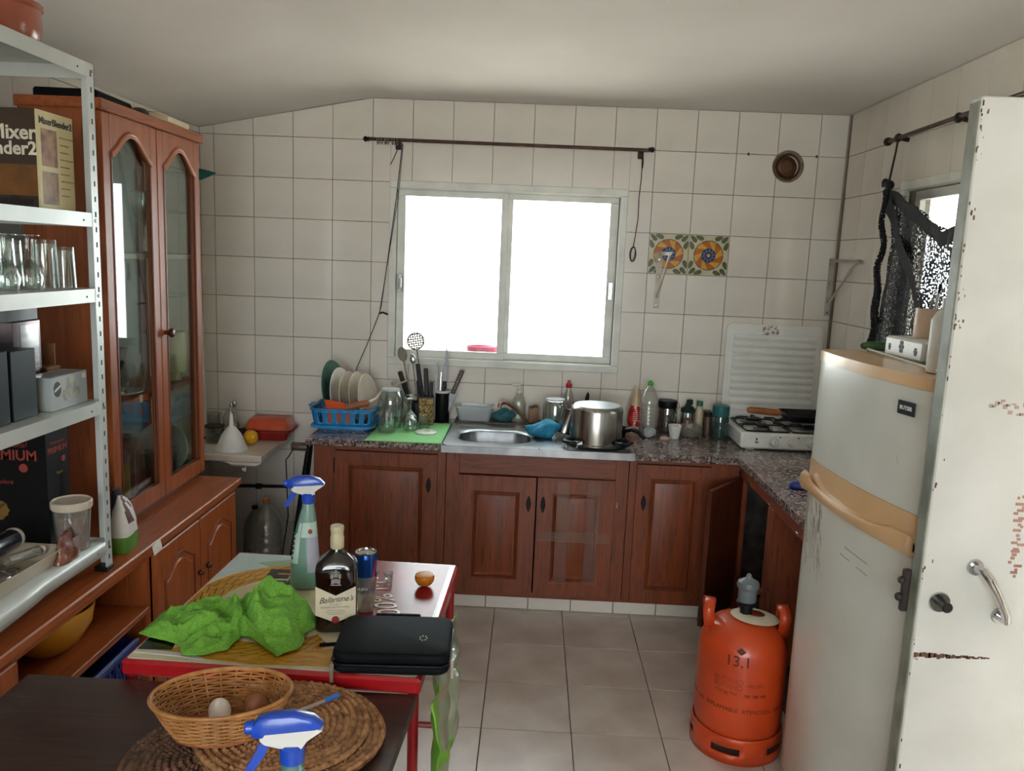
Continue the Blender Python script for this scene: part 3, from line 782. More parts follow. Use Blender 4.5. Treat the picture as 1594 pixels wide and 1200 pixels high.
lg.location = (.8995, 1.905, 1.318); lg.rotation_euler = (0, 0, math.radians(-90+14))
lettering('BUTSIR', .0135, mat('badge_silver', 'd8dad8', rough=.4), lg, (0, -.0026, 0), (1, 0, 0), (0, 0, 1), bold=.0003)
sm = B(); random.seed(11)
BP = bow(.0012)[:19]
def onbow(y):
    for (xa, ya), (xb, yb) in zip(BP, BP[1:]):
        if ya <= y <= yb: return xa+(xb-xa)*(y-ya)/(yb-ya)
    return BP[-1][0]
for i in range(110):
    t = random.random()**1.4; y = 2.425-.15*random.random()-.05*t; z = .965-.20*t+random.uniform(-.02, .02); l = random.uniform(.008, .03); w = random.uniform(.0005, .0016)
    y2 = y-l*.3; z2 = z-l
    sm.add([(onbow(y)-.0002, y, z), (onbow(y-w*2)-.0002, y-w*2, z), (onbow(y2-w*2)-.0002, y2-w*2, z2), (onbow(y2)-.0002, y2, z2)], [(0, 1, 2, 3)])
for i in range(30):
    y = 2.43-random.random()**2*.1; z = random.uniform(1.1, 1.3); s = random.uniform(.001, .004)
    sm.add([(onbow(y), y, z), (onbow(y-s), y-s, z), (onbow(y-s), y-s, z-s), (onbow(y), y, z-s)], [(0, 1, 2, 3)])
for (ya, za, yb, zb) in ((2.10, .90, 1.99, .895), (2.12, .875, 1.985, .865), (1.93, 1.20, 1.92, 1.18), (2.23, .88, 2.225, .87)):
    sm.add([(onbow(ya)-.0003, ya, za), (onbow(yb)-.0003, yb, zb), (onbow(yb)-.0003, yb, zb-.002), (onbow(ya)-.0003, ya, za-.002)], [(0, 1, 2, 3)])
so_ = part('scuff_mark', sm, mat('scuff_brown', '6d5c4c', '92806c', rough=.8), FR, 0); so_['kind'] = 'stuff'

# ------------------------------------------------------------------ orange gas cylinder
gc = thing('gas_cylinder', 'orange butane gas cylinder with a grey regulator in front of the open cabinet', 'gas cylinder', (.772, 2.605, 0))
ORG = mat('orange_paint', 'c8481e', 'b23c16', rough=.33, scale=6, coat=.15)
GS = 1.0
part('tank', B().lathe([(0, .03), (.09, .032), (.125, .05), (.143, .09), (.148, .12), (.148, .34), (.145, .375), (.132, .41), (.105, .44), (.07, .456), (.035, .462), (0, .463)], 40), ORG, gc, 50)
ft = B(); n = 40                                   # slotted foot ring
rows = [(.151, 0), (.153, .035), (.153, .060), (.151, .085), (.149, .092)]
vs = [(r*math.cos(2*PI*i/n), r*math.sin(2*PI*i/n), z) for r, z in rows for i in range(n)]
fs = []
for k in range(4):
    for i in range(n):
        if k == 1 and i % 8 in (1, 2, 3, 4): continue
        fs.append((k*n+i, k*n+(i+1) % n, (k+1)*n+(i+1) % n, (k+1)*n+i))
ft.add(vs, fs); part('foot_ring', ft, ORG, gc, 50, solid=.004)
for a in (170, 352):                               # two bent-strap handles
    h = B(); path = [(.118, -.035, .415), (.125, -.04, .475), (.122, -.03, .500), (.118, 0, .506), (.122, .03, .500), (.125, .04, .475), (.118, .035, .415)]
    hh = B()
    ps_ = [Vector(p) for p in path]; vs = []
    for p in ps_:
        nrm = Vector((p.x, 0, 0)).normalized(); vs += [p+nrm*.002+Vector((.016, 0, .004)), p-nrm*.002-Vector((.016, 0, -.002))]
    hh.add(vs, [(2*i, 2*i+1, 2*i+3, 2*i+2) for i in range(len(ps_)-1)])
    part('carry_handle', hh.xf(RZ(a)), ORG, gc, 50, solid=.004)
part('collar_label', B().lathe([(.030, .474), (.055, .470), (.074, .462), (.072, .460), (.05, .468), (.030, .471)], 28, sx=1.12, sy=.92).xf(RY(4)), mat('cream_collar', 'd2c8b0', 'c2b79e', rough=.5), gc)
rg = mat('regulator_grey', '6a7276', '586064', rough=.4)
reg = part('regulator', B().lathe([(.030, .515), (.031, .56), (.036, .565), (.038, .572), (.034, .585), (.012, .598), (.009, .606), (.006, .612), (0, .613)], 28), rg, gc)
part('valve_neck', B().lathe([(.0, .46), (.019, .462), (.022, .50), (.033, .505), (.034, .515), (.028, .518), (0, .518)], 24), BLACK, gc)
part('gas_hose', B().tube([(.03, .01, .54), (.06, .03, .545), (.09, .06, .53), (.11, .1, .45), (.13, .14, .3)], .007, 8), mat('hose_brown', '5a2c1e', '46200f', rough=.5), gc)
pm = mat('stencil_brown', '5a1c0c', '6a2410', rough=.6)
def curved_text(txt, size, z, a0, par, m, r=.1487, bold=0., tilt=0.):
    cu = bpy.data.curves.new('lettering', 'FONT'); cu.body = txt; cu.size = size; cu.align_x = 'CENTER'; cu.align_y = 'CENTER'; cu.offset = bold; cu.extrude = .0002
    t_ = bpy.data.objects.new('lettering', cu); me = bpy.data.meshes.new_from_object(t_); bpy.data.objects.remove(t_); bpy.data.curves.remove(cu)
    for v in me.vertices:
        a = a0 + v.co.x/r; rr = r+v.co.z
        v.co = (rr*math.cos(a), rr*math.sin(a), z+v.co.y+tilt*v.co.x)
    me.materials.clear(); me.materials.append(m)
    return obj('lettering', me, par)
A0 = math.radians(-106)
o_ = curved_text('13,1', .050, .362, A0-.07, gc, pm, r=.1478, bold=.0004)
curved_text('BUTANO', .024, .292, A0-.25, gc, mat('stencil_faint', 'a23c1c', '92341a', rough=.6), bold=.0006)
curved_text('BUTANO', .024, .272, A0-.25, gc, MATS['stencil_faint'], bold=.0006)
curved_text('UN 1011', .015, .285, A0+.35, gc, pm); curved_text('112', .009, .276, A0+.30, gc, MATS['stencil_faint'])
curved_text('12,5 kg  P.H.', .015, .250, A0-.28, gc, pm); curved_text('901 100 100', .014, .248, A0+.36, gc, pm, bold=.0004)
curved_text('ATENCION  GAS  INFLAMABLE  ATENCION  GAS  INFLAMABLE', .020, .192, A0+.05, gc, pm)
dm = B(); r = .1432
for k, s in ((0, .016),):
    vs = [(r*math.cos(A0-.02+dx/r)*(1 if dz <= 0 else .985), r*math.sin(A0-.02+dx/r)*(1 if dz <= 0 else .985), .397+dz) for dx, dz in ((-s, 0), (0, -s*.8), (s, 0), (0, s*.8))]
    dm.add(vs, [(0, 1, 2, 3)])
part('hazard_diamond', dm, pm, gc, 0)
# ------------------------------------------------------------------ sideboard along the left wall
mz_ = .68
SZ = .70; SBX = -1.19; SBB = -1.665
sb = thing('sideboard', 'long cherry veneer sideboard with an open bay and arched panel doors', 'sideboard', (0, 0, 0))
part('ledge_top', B().box(SBB, -1.158, 1.02, 3.165, .672, SZ, .004), CHERRYY, sb)
part('end_panel', B().box(SBB, SBX, 3.135, 3.155, .04, .672, .001), CHERRY, sb)
part('end_panel', B().box(SBB, SBX, 1.03, 1.05, .04, .672, .001), CHERRY, sb)
part('divider', B().box(SBB, SBX, 2.40, 2.425, .04, .672, .001), CHERRY, sb)
part('divider', B().box(SBB, SBX, 1.735, 1.76, .04, .672, .001), CHERRY, sb)
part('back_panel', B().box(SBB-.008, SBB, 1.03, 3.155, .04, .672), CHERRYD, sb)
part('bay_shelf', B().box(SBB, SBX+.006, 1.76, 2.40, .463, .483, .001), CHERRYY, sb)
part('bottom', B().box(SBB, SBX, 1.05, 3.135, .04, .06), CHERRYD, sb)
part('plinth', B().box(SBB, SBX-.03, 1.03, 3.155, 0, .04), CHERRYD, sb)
part('face_rail', B().box(SBX-.02, SBX+.004, 1.05, 3.135, .640, .672, .001), CHERRYY, sb)
def arched_door(y0, y1, z0, z1):
    d = part('door', B().box(SBX, SBX+.018, y0, y1, z0, z1, .003), CHERRY, sb)
    b = B(); w = y1-y0; m = .055; pts = [(y0+m, z0+m), (y1-m, z0+m)]
    for i in range(13):
        u = i/12; pts.append((y1-m-(w-2*m)*u, z1-m-.055+.05*math.sin(PI*u)**1.5))
    n = len(pts); vs = []
    cy, cz = (y0+y1)/2, (z0+z1)/2
    for s, x in ((1, SBX+.0175), (.965, SBX+.012), (.90, SBX+.013), (.84, SBX+.022)):
        vs += [(x, cy+(y-cy)*s*1.0, cz+(z-cz)*(1-(1-s)*.7)) for y, z in pts]
    b.add(vs, [(k*n+i, k*n+(i+1) % n, (k+1)*n+(i+1) % n, (k+1)*n+i) for k in range(3) for i in range(n)] + [tuple(3*n+i for i in range(n))])
    part('panel', b, CHERRY, d, 30)
    part('groove', B().tube([(SBX+.018, *p) for p in pts], .003, 6, closed=True), CHERRYD, d)
    part('knob', B().ell((SBX+.032, y1-.03 if y0 < 2.5 else y0+.03, (z0+z1)/2+.1), .012, .011, .011, 12, 8), mat('dark_knob', '4a1c0e', '381208', rough=.25), d)
arched_door(2.432, 2.775, .07, .650); arched_door(2.785, 3.128, .07, .650); arched_door(1.06, 1.73, .07, .650)
part('paper_tag', B().box(-.0007, 0, -.028, .028, -.018, .014).xf(T(-1.156, 2.41, .682) @ RX(6) @ RY(-8)), mat('paper_white', 'd9d6cc', rough=.7), sb, 0, label='small white paper tag')

# ------------------------------------------------------------------ glazed hutch on the sideboard
HX = -1.312; HB = -1.56; HY0_, HY1_, HT = 2.452, 3.175, 2.052
hu = thing('glazed_hutch', 'tall cherry veneer hutch with two arched glass doors on the sideboard', 'cabinet', (0, 0, 0))
z0 = SZ+.0005
part('side_panel', B().box(HB, HX-.02, HY0_, HY0_+.018, z0, HT-.03, .001), CHERRY, hu)
part('side_frame', B().box(HB, HB+.03, HY1_-.018, HY1_, z0, HT-.03, .001).box(HX-.05, HX-.02, HY1_-.018, HY1_, z0, HT-.03, .001).box(HB, HX-.02, HY1_-.018, HY1_, z0, z0+.04, .001).box(HB, HX-.02, HY1_-.018, HY1_, HT-.07, HT-.03, .001), CHERRY, hu)
part('side_pane', B().box(HB+.03, HX-.05, HY1_-.010, HY1_-.006, z0+.04, HT-.07), HPANE, hu, 0)
part('back_panel', B().box(HB, HB+.006, HY0_+.018, HY1_-.018, z0, HT-.03), mat('hutch_back_grey', '8b9490', '7d8682', rough=.35, scale=3), hu, 0)
part('cornice', B().box(HB-.004, HX+.012, HY0_-.012, HY1_+.012, HT-.032, HT, .003), CHERRYY, hu)
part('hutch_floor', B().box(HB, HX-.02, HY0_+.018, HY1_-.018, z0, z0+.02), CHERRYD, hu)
for zz in (1.107, 1.595):
    part('inner_shelf', B().box(HB+.006, HX-.03, HY0_+.018, HY1_-.02, zz-.018, zz, .001), CHERRYY if zz < 1.3 else mat('pale_shelf', 'c9b7a2', 'bda993', rough=.5), hu)
part('paper_tag', B().box(HX-.0298, HX-.0290, 2.70, 2.722, 1.085, 1.112), MATS['paper_white'], hu, 0, label='small white paper tag on the shelf edge')
def glass_door(y0, y1, z0, z1, knob):
    xf, xb = HX, HX-.02; fw = .044
    a0, a1 = y0+fw, y1-fw; zb = z0+.058; zs = z1-.118                       # arch springs at zs
    arch = []
    for i in range(21):
        u = i/20; s = math.sin(PI*u)
        arch.append((a0+(a1-a0)*u, zs+.075*(.5-.5*math.cos(2*PI*u))**.75))
    d = B().box(xb, xf, y0, a0, z0, z1, .002).box(xb, xf, a1, y1, z0, z1, .002).box(xb, xf, a0, a1, z0, zb, .001)
    for (p, q) in zip(arch, arch[1:]):
        d.prism([p, q, (q[0], z1), (p[0], z1)], xb, xf, 'YZ')
    o = part('door', d, CHERRY, hu, 25)
    part('pane', B().prism([(a0-.003, zb-.003), (a1+.003, zb-.003)] + [(y, z+.003) for y, z in arch[::-1]], xb+.008, xb+.012, 'YZ').xf(T(xb+.01, (a0+a1)/2, 0) @ RZ(2.0) @ T(-xb-.01, -(a0+a1)/2, 0)), HPANE, o, 0)
    part('arch_moulding', B().tube([(xf+.001, y, z-.002) for y, z in arch], .007, 8).tube([(xf+.004, y, z-.010) for y, z in arch], .0045, 6), mat('pale_moulding', 'b57555', 'a5664a', rough=.4), o)
    part('inner_bead', B().tube([(xf-.001, a0+.003, zs), (xf-.001, a0+.003, zb+.003), (xf-.001, a1-.003, zb+.003), (xf-.001, a1-.003, zs)], .005, 6), mat('bead_dark', '6a2c18', rough=.35), o)
    if knob:
        part('knob', B().lathe([(0, 0), (.008, 0), (.007, .012), (.015, .018), (.017, .026), (.012, .034), (0, .036)], 16).xf(T(xf, knob, 1.318) @ RY(90)), MATS['dark_knob'], o)
glass_door(2.462, 2.812, z0+.022, HT-.034, None); glass_door(2.816, 3.166, z0+.022, HT-.034, 2.842)

# dishes behind the hutch glass
def tumbler(par, r, h, up=True, m=GLASS, name='glass_wall', taper=.85, t=.0018):
    p = [(0, .004), (r*taper-.002, .004), (r*taper, 0)] if False else None
    pr = [(0, 0), (r*taper, 0), (r*taper+.0005, .004), (r, h), (r-t, h), (r*taper-t, .010), (0, .009)]
    b = B().lathe(pr, 24)
    if not up: b.xf(T(0, 0, h) @ RX(180))
    return part(name, b, m, par)
def goblet(name, label, cat, loc, r, h, up, group=None, stem=.45):
    o = thing(name, label, cat, loc, 0, group)
    M_ = Matrix.Identity(4) if up else T(0, 0, h) @ RX(180)
    hs = h*stem
    pr = [(0, hs), (r*.35, hs+.006), (r*.82, hs+(h-hs)*.3), (r, hs+(h-hs)*.62), (r*.86, h), (r*.86-.0016, h), (r-.0018, hs+(h-hs)*.62), (r*.80, hs+(h-hs)*.32), (r*.3, hs+.012), (0, hs+.009)]
    part('bowl', B().lathe(pr, 24).xf(M_), GLASS, o)
    part('stem', B().lathe([(.005, .004), (.0038, hs*.5), (.005, hs*.95), (.009, hs+.004)], 12).xf(M_), GLASS, o)
    part('foot', B().lathe([(0, 0), (r*.85, 0), (r*.85, .0015), (r*.3, .005), (.005, .009)], 24).xf(M_), GLASS, o)
    return o
for n_, (y, x) in enumerate(((2.60, -1.42), (2.72, -1.44), (2.93, -1.42), (3.04, -1.45))):
    goblet('wine_glass', 'clear wine glass on the top hutch shelf', 'glass', (x, y, 1.5955), .042, .19 if n_ < 2 else .22, True, 'wine glasses on the hutch shelf')
mug = thing('beaker', 'pale yellow plastic beaker on the middle hutch shelf', 'beaker', (-1.400, 3.085, 1.1075))
YELP = mat('pale_yellow_plastic', 'd6d19a', 'cac58c', rough=.4)
part('cup_body', B().lathe([(0, .03), (.05, .03), (.055, .035), (.058, .19), (.055, .19), (.052, .04), (0, .036)], 28).lathe([(.035, 0), (.03, .03)], 20), YELP, mug)
pl_ = thing('soup_plate', 'white plate with a small lid on the middle hutch shelf', 'plate', (-1.42, 2.70, 1.1075))
part('plate_body', B().lathe([(0, 0), (.05, 0), (.085, .016), (.084, .018), (.05, .005), (0, .005)], 28), mat('china', 'd8d4ca', 'cfcabf', rough=.2), pl_)
part('plate_lid', B().lathe([(.035, .006), (.03, .022), (.012, .026), (0, .027)], 20), STEEL, pl_)
vz = thing('glass_vase', 'purple and clear glass vase at the back of the hutch shelf', 'vase', (-1.48, 2.84, 1.1075))
part('vase_body', B().lathe([(0, 0), (.028, 0), (.032, .03), (.02, .09), (.03, .15), (.028, .15), (.018, .09), (.028, .03), (0, .006)], 20), clear('purple_glass', 'b09ab0', .12), vz)
tn = thing('cocoa_tin', 'yellow and dark round tin at the bottom of the hutch', 'tin', (-1.43, 2.665, z0+.0205))
part('tin_body', B().lathe([(0, 0), (.058, 0), (.058, .165), (0, .165)], 28), mat('tin_yellow', '9a8a3a', '6a5c24', rough=.4, scale=14), tn)
part('tin_lid', B().lathe([(.060, .162), (.060, .182), (.05, .186), (0, .184)], 28), mat('lid_smoke', '5a5e5c', rough=.3), tn)
tea = thing('tea_cup', 'white china cup with a handle at the bottom of the hutch', 'cup', (-1.375, 2.56, z0+.0205))
CHINA = MATS['china']
part('cup_body', B().lathe([(0, 0), (.025, 0), (.03, .012), (.044, .065), (.042, .065), (.028, .014), (0, .006)], 24), CHINA, tea)
part('handle', B().tube([(0, .042, .052), (0, .06, .054), (0, .066, .04), (0, .055, .022), (0, .036, .02)], .004, 8), CHINA, tea)
jr = thing('storage_jar', 'dark glass storage jar behind the cocoa tin in the hutch', 'jar', (-1.47, 2.79, z0+.0205))
part('jar_body', B().lathe([(0, 0), (.05, 0), (.052, .16), (.04, .19), (.04, .2), (0, .2)], 24), clear('smoke_glass', '8a8a86', .12, .03, '201a18', .4), jr)
part('jar_lid', B().lathe([(.043, .2), (.043, .222), (0, .224)], 24), DKMETAL, jr)
for n_, (y, h, lab) in enumerate(((2.90, .14, 'clear glass tumbler behind the far hutch door'), (3.01, .10, 'squat clear glass bowl behind the far hutch door'))):
    g_ = thing('glass_tumbler' if n_ == 0 else 'glass_bowl', lab, 'glass', (-1.42, y, z0+.0205)); tumbler(g_, .04+.02*n_, h)
fp = thing('plate_stack', 'white fluted plate leaning upright inside the hutch', 'plate', (-1.447, 3.10, z0+.0205))
part('plate_body', B().lathe([(0, 0), (.07, 0), (.105, .018), (.103, .02), (.07, .006), (0, .006)], 28).xf(T(0, .0, .105) @ RX(82)), CHINA, fp)
fp.name = 'fluted_plate'
# things lying on top of the hutch
tr = thing('black_tray', 'black flat case lying on top of the hutch', 'case', (-1.45, 2.62, HT+.0005), 3)
part('case_body', B().box(-.09, .10, -.13, .12, 0, .032, .006), BLACKM, tr)
bs = thing('dark_pouch', 'small dark brown pouch on top of the hutch', 'pouch', (-1.36, 2.80, HT+.0005), 20)
part('pouch_body', B().ell((0, 0, .014), .03, .06, .016, 16, 8), mat('brown_leather', '33241c', '241810', rough=.6), bs)
wp = thing('cream_scale', 'cream plastic kitchen scale on top of the hutch', 'scale', (-1.40, 2.99, HT+.0005), 4)
part('scale_body', B().box(-.07, .085, -.10, .12, 0, .028, .006).box(-.05, .05, -.07, .06, .028, .038, .004), mat('cream_plastic', 'd8c7a8', 'ccb998', rough=.4), wp)
part('scale_dial', B().lathe([(.035, .038), (.03, .044), (0, .044)], 20, (0, -.01, 0)), BLACK, wp)
# things hidden between the hutch and the corner
ib = thing('ironing_board', 'narrow white board leaning in the corner beyond the hutch', 'board', (-1.615, 3.88, mz_+.0005), 0)
part('board_top', B().box(-.028, .022, -.012, .012, 0, 1.235, .004).xf(RY(-1.2)), mat('board_white', 'c9c8c0', rough=.6), ib)
part('board_foot', B().box(-.03, .024, -.014, .014, 0, .012, .002), DKMETAL, ib)
tl = thing('teal_duster', 'teal pointed cloth tip sticking out above the corner board', 'duster', (-1.60, 3.88, 1.915))
part('cloth_tip', B().tube([(-.05, 0, .045), (0, 0, .05), (.04, 0, .054), (.075, 0, .058)], [.03, .026, .014, .001], 10), mat('teal_felt', '2f6f70', '255c5e', rough=.9), tl)
part('stick', B().tube([(-.02, 0, 0), (-.02, 0, .05)], .012, 8), mat('orange_stick', 'a8623a', rough=.6), tl)

# ------------------------------------------------------------------ white metal shelving standing on the sideboard
PX, PY, RXB, RYN = -1.180, 2.185, -1.515, 1.26
ms = thing('metal_shelving', 'white slotted-angle metal shelving unit standing on the sideboard', 'shelving', (0, 0, 0))
def post(x, y, sx, sy, slots):
    b = B(); w = .034; t = .0022
    b.box(x, x+sx*t, y, y+sy*w, SZ+.014, 2.088).box(x, x+sx*w, y, y+sy*t, SZ+.014, 2.088)
    p = part('post', b, SHELFM, ms, 0)
    part('post_foot', B().box(x-sx*.003, x+sx*.036, y-sy*.003, y+sy*.036, SZ+.0005, SZ+.016, .002), BLACK, p)
    if slots:
        s = B()
        for i in range(34):
            z = .735+i*.04
            s.box(x-sx*.0006, x+sx*.0002, y+sy*.014, y+sy*.020, z, z+.014).box(x+sx*.014, x+sx*.020, y-sy*.0006, y+sy*.0002, z, z+.014)
        part('slot', s, mat('slot_dark', '4a4c4a', rough=.8), p, 0)['kind'] = 'stuff'
post(PX, PY, -1, -1, True); post(RXB, PY, 1, -1, False); post(PX, RYN, -1, 1, False); post(RXB, RYN, 1, 1, False)
SHZ = [2.088, 1.705, 1.505, 1.195, .790]
for k, z in enumerate(SHZ):
    b = B(); x0, x1, y0, y1 = RXB+.003, PX-.001, RYN+.003, PY-.003; H = .036
    if k == 4:                                                     # lowest shelf: front lip buckled downwards near the middle
        def lip(u, v):
            y = y1+(y0-y1)*u; dent = -.026*max(0, (u-.40)/.6)**.8 if u > .40 else 0
            return (x1+(.006 if u > .36 else 0), y, z-(H)*(1-v)+dent*(1-v*.4))
        b.grid(24, 3, lip)
        b.grid(24, 6, lambda u, v: (x1+(x0-x1)*v+(.006 if u > .36 else 0)*(1-v), y1+(y0-y1)*u, z-.0005+(-.026*max(0, (u-.40)/.6)**.8*.6 if u > .40 else 0)*(1-v)**3))
        so2 = part('shelf', b, SHELFM, ms, 30, solid=.0016)
    else:
        b.box(x0, x1, y0, y1, z-.0015, z).box(x1-.0016, x1, y0, y1, z-H, z-.0015).box(x0, x0+.0016, y0, y1, z-H, z-.0015).box(x0, x1, y1-.0016, y1, z-H, z-.0015).box(x0, x1, y0, y0+.0016, z-H, z-.0015)
        so2 = part('shelf', b, SHELFM, ms, 0)
    part('bolt', B().merge(B().lathe([(0, .003), (.004, .003), (.0045, 0)], 10), T(PX+.0002, PY-.017, z-.02) @ RY(90)), STEEL, so2)
    part('rivet', B().merge(B().lathe([(0, .001), (.0028, .001), (.003, 0)], 8), T(x1+.0002, PY-.075, z-.02) @ RY(90)), MATS['slot_dark'], so2)

# terracotta dish on top
tc_ = thing('terracotta_dish', 'glazed terracotta casserole on the top of the metal shelving', 'pot', (-1.32, 2.00, 2.0885))
part('pot_body', B().lathe([(0, 0), (.085, 0), (.098, .02), (.104, .05), (.103, .085), (.108, .09), (.108, .1), (.1, .1), (.095, .05), (.08, .012), (0, .01)], 32), mat('terracotta', 'a0563c', '8c4630', rough=.25, scale=8, coat=.3), tc_)

# mixer box
mb = thing('mixer_box', 'brown and cream cardboard kitchen mixer box on the metal shelving', 'box', (-1.222, 1.995, 1.7055), 0)
mb.rotation_euler = (0, 0, math.radians(0))
L1, L2, BH = .152, .26, .238
part('carton', B().box(-L2, 0, 0, L1, 0, BH, .0015), mat('box_brown', '2c1c10', '3a2614', rough=.45, scale=4), mb)
CRM = mat('box_cream', 'cbbf94', 'bdb080', rough=.5, scale=5)
part('cream_side', B().box(0, .0006, .001, L1-.001, .001, BH-.001), CRM, mb, 0)
part('orange_glow', B().box(-L2+.002, -.002, -.0006, 0, .03, .105), mat('box_amber', '7a4e18', '4a2c10', rough=.5, scale=9), mb, 0)
part('white_edge', B().box(-.004, .0012, -.0012, .002, .001, BH-.001), CRM, mb, 0)
TX = mat('print_white', 'd8d0bc', rough=.5); TXB = mat('print_black', '14100c', rough=.5)
lettering('Mixer', .048, TX, mb, (-.060, -.0010, .180), (1, 0, 0), (0, 0, 1), bold=.0012)
lettering('Blender2', .044, TX, mb, (-.083, -.0010, .142), (1, 0, 0), (0, 0, 1), bold=.0012)
lettering('moulinex', .030, TXB, mb, (-.075, -.0010, .018), (1, 0, 0), (0, 0, 1), bold=.001, shear=.3)
lettering('MixerBlender2', .0235, TXB, mb, (.0010, L1/2, .213), (0, 1, 0), (0, 0, 1), bold=.0005)
part('product_photo', B().box(.0006, .0011, .012, .078, .105, .195), mat('photo_brown', '6a4030', 'a07a5a', rough=.5, scale=30), mb, 0)
part('product_photo', B().box(.0006, .0011, .012, .078, .012, .092), mat('photo_tan', '9a7a58', '6a4c38', rough=.5, scale=30), mb, 0)
for i in range(9): part('text_line', B().box(.0006, .0010, .090, .130+.02*(i % 3 == 0), .180-i*.018, .183-i*.018), MATS['photo_brown'], mb, 0)
part('mixer_picture', B().prism([(-.205+.10*math.cos(a)*.5, .115+.055*math.sin(a)) for a in [i*PI/8 for i in range(16)]], -.0012, -.0006, 'XZ').box(-.222, -.19, -.0012, -.0006, .03, .08), BLACK, mb, 0)

# upturned glasses on the third shelf
for n_, (x, y) in enumerate(((-1.27, 1.915), (-1.265, 1.998), (-1.36, 1.96))):
    goblet('wine_glass', 'upturned stemmed wine glass on the metal shelf', 'glass', (x, y, 1.5055), .036, .135, False, 'upturned glasses on the metal shelf', .42)
for n_, (x, y, r, h) in enumerate(((-1.275, 2.085, .034, .125), (-1.37, 2.06, .034, .125), (-1.262, 2.15, .030, .108), (-1.40, 2.14, .032, .12))):
    g_ = thing('highball_glass', 'upturned straight tumbler beside the wine glasses on the metal shelf', 'glass', (x, y, 1.5055), 0, 'upturned tumblers on the metal shelf'); tumbler(g_, r, h, False)

# boxes on the fourth shelf
def carton(name, label, loc, sx, sy, sz, m, rz=0, bev=.0015):
    o = thing(name, label, 'box', loc, rz); part('carton', B().box(-sx, 0, 0, sy, 0, sz, bev), m, o); return o
SB_ = mat('slate_box', '1e282c', '182024', rough=.45, scale=3, spec=.3)
z4 = 1.1955
k1 = carton('slate_box', 'tall slate-grey cardboard box on the metal shelf', (-1.225, 1.85, z4), .25, .095, .17, SB_)
k2 = carton('slate_box', 'slate-grey cardboard box at the shelf edge with a dark cut-out', (-1.222, 1.60, z4), .25, .235, .175, SB_)
part('cutout', B().box(-.001, .0006, .16, .21, .004, .018), BLACK, k2, 0)
k3 = carton('foil_box', 'shiny silver foil-faced box standing behind the slate boxes', (-1.305, 1.985, z4), .10, .115, .225, mat('silver_foil', '8d8688', '6a5a60', rough=.22, metal=.75, scale=5), 0)
part('foil_panel', B().box(0, .0008, .03, .105, .10, .215), mat('bright_foil', 'a9aab0', 'c9cacc', rough=.18, metal=.8, scale=6, stretch=(1, 1, 8)), k3, 0)
k4 = carton('dark_box', 'flat dark box lying on top of the foil box', (-1.31, 1.93, z4+.2255), .12, .17, .045, mat('dark_blue_box', '232c34', '2f3a42', rough=.35), 0)
k5 = carton('glassware_box', 'pale silver glassware box with a wine glass picture', (-1.213, 1.985, z4), .068, .165, .088, mat('pale_silver_box', 'a9b0b0', '979e9e', rough=.35, scale=4), 0)
nv = mat('navy_print', '1c2638', rough=.5)
part('round_sticker', B().prism([(.026+.016*math.cos(a), .055+.020*math.sin(a)) for a in [i*PI/10 for i in range(20)]], 0, .0008, 'YZ'), nv, k5, 0)
part('sticker_band', B().prism([(.012, .048), (.040, .060), (.040, .066), (.012, .054)], .0008, .0012, 'YZ'), TX, k5, 0)
pg = mat('glass_picture', 'b9b6a8', '8a8a80', rough=.4, scale=30)
for cy, s in ((.088, 1.), (.062, .6), (.115, .6)):
    part('glass_picture', B().prism([(cy-.016*s, .075*s+.004), (cy-.021*s, .045*s+.006), (cy-.006*s, .022*s+.006), (cy+.006*s, .022*s+.006), (cy+.021*s, .045*s+.006), (cy+.016*s, .075*s+.004)], 0, .0008, 'YZ'), pg, k5, 0)
part('barcode_label', B().box(0, .0008, .142, .158, .068, .082), WHITEP, k5, 0)
k6 = thing('open_carton', 'open brown cardboard carton with a raised flap on the metal shelf', 'carton', (-1.395, 2.165, z4))
CARD = mat('cardboard', '9a6c48', '8a5e3c', rough=.8, scale=12)
part('carton', B().box(-.09, .10, -.06, .0, 0, .095, .001), CARD, k6)
part('flap', B().box(-.09, .09, -.006, -.002, .095, .155, .001), CARD, k6); part('flap', B().box(.10, .104, -.058, -.002, .03, .094, .001).xf(T(.10, 0, .094) @ RY(28) @ T(-.10, 0, -.094)), CARD, k6)

# lowest shelf: coffee carton, tub, foil, trays
z5 = .7905
pb = thing('coffee_carton', 'large black carton with PREMIUM lettering on the lowest metal shelf', 'carton', (-1.292, 2.178, z5), 0)
part('carton', B().box(-.215, 0, -.105, 0, 0, .345, .002), mat('black_carton', '050606', '08090a', rough=.45, spec=.2), pb)
sd = mat('black_carton_side', '101414', '161a1c', rough=.45, spec=.25)
part('side_face', B().box(0, .0008, -.103, -.002, .004, .341), sd, pb, 0)
RD = mat('red_print', '9c3c30', '8a3028', rough=.5); GO = mat('gold_print', '9a7c3c', '7a5c28', rough=.4, metal=.3)
FY = -.1058
lettering('PREMIUM', .040, RD, pb, (-.105, FY, .262), (1, 0, 0), (0, 0, 1), bold=.0008)
lettering('PREMIUM', .022, RD, pb, (.0014, -.052, .272), (0, 1, .0), (0, 0, 1), bold=.0006)
lettering('Professional', .022, RD, pb, (-.105, FY, .292), (1, 0, 0), (0, 0, 1), shear=.3)
lettering('Professional', .014, RD, pb, (.0014, -.052, .293), (0, 1, .0), (0, 0, 1), shear=.3)
part('seal', B().prism([(-.062+.012*math.cos(a), .228+.012*math.sin(a)) for a in [i*PI/10 for i in range(20)]], FY, FY+.0006, 'XZ'), RD, pb, 0)
part('seal', B().prism([(-.025+.009*math.cos(a), .240+.009*math.sin(a)) for a in [i*PI/10 for i in range(20)]], .0008, .0014, 'YZ'), RD, pb, 0)
lettering('Solera', .018, RD, pb, (-.115, FY, .188), (1, 0, 0), (0, 0, 1), shear=.25)
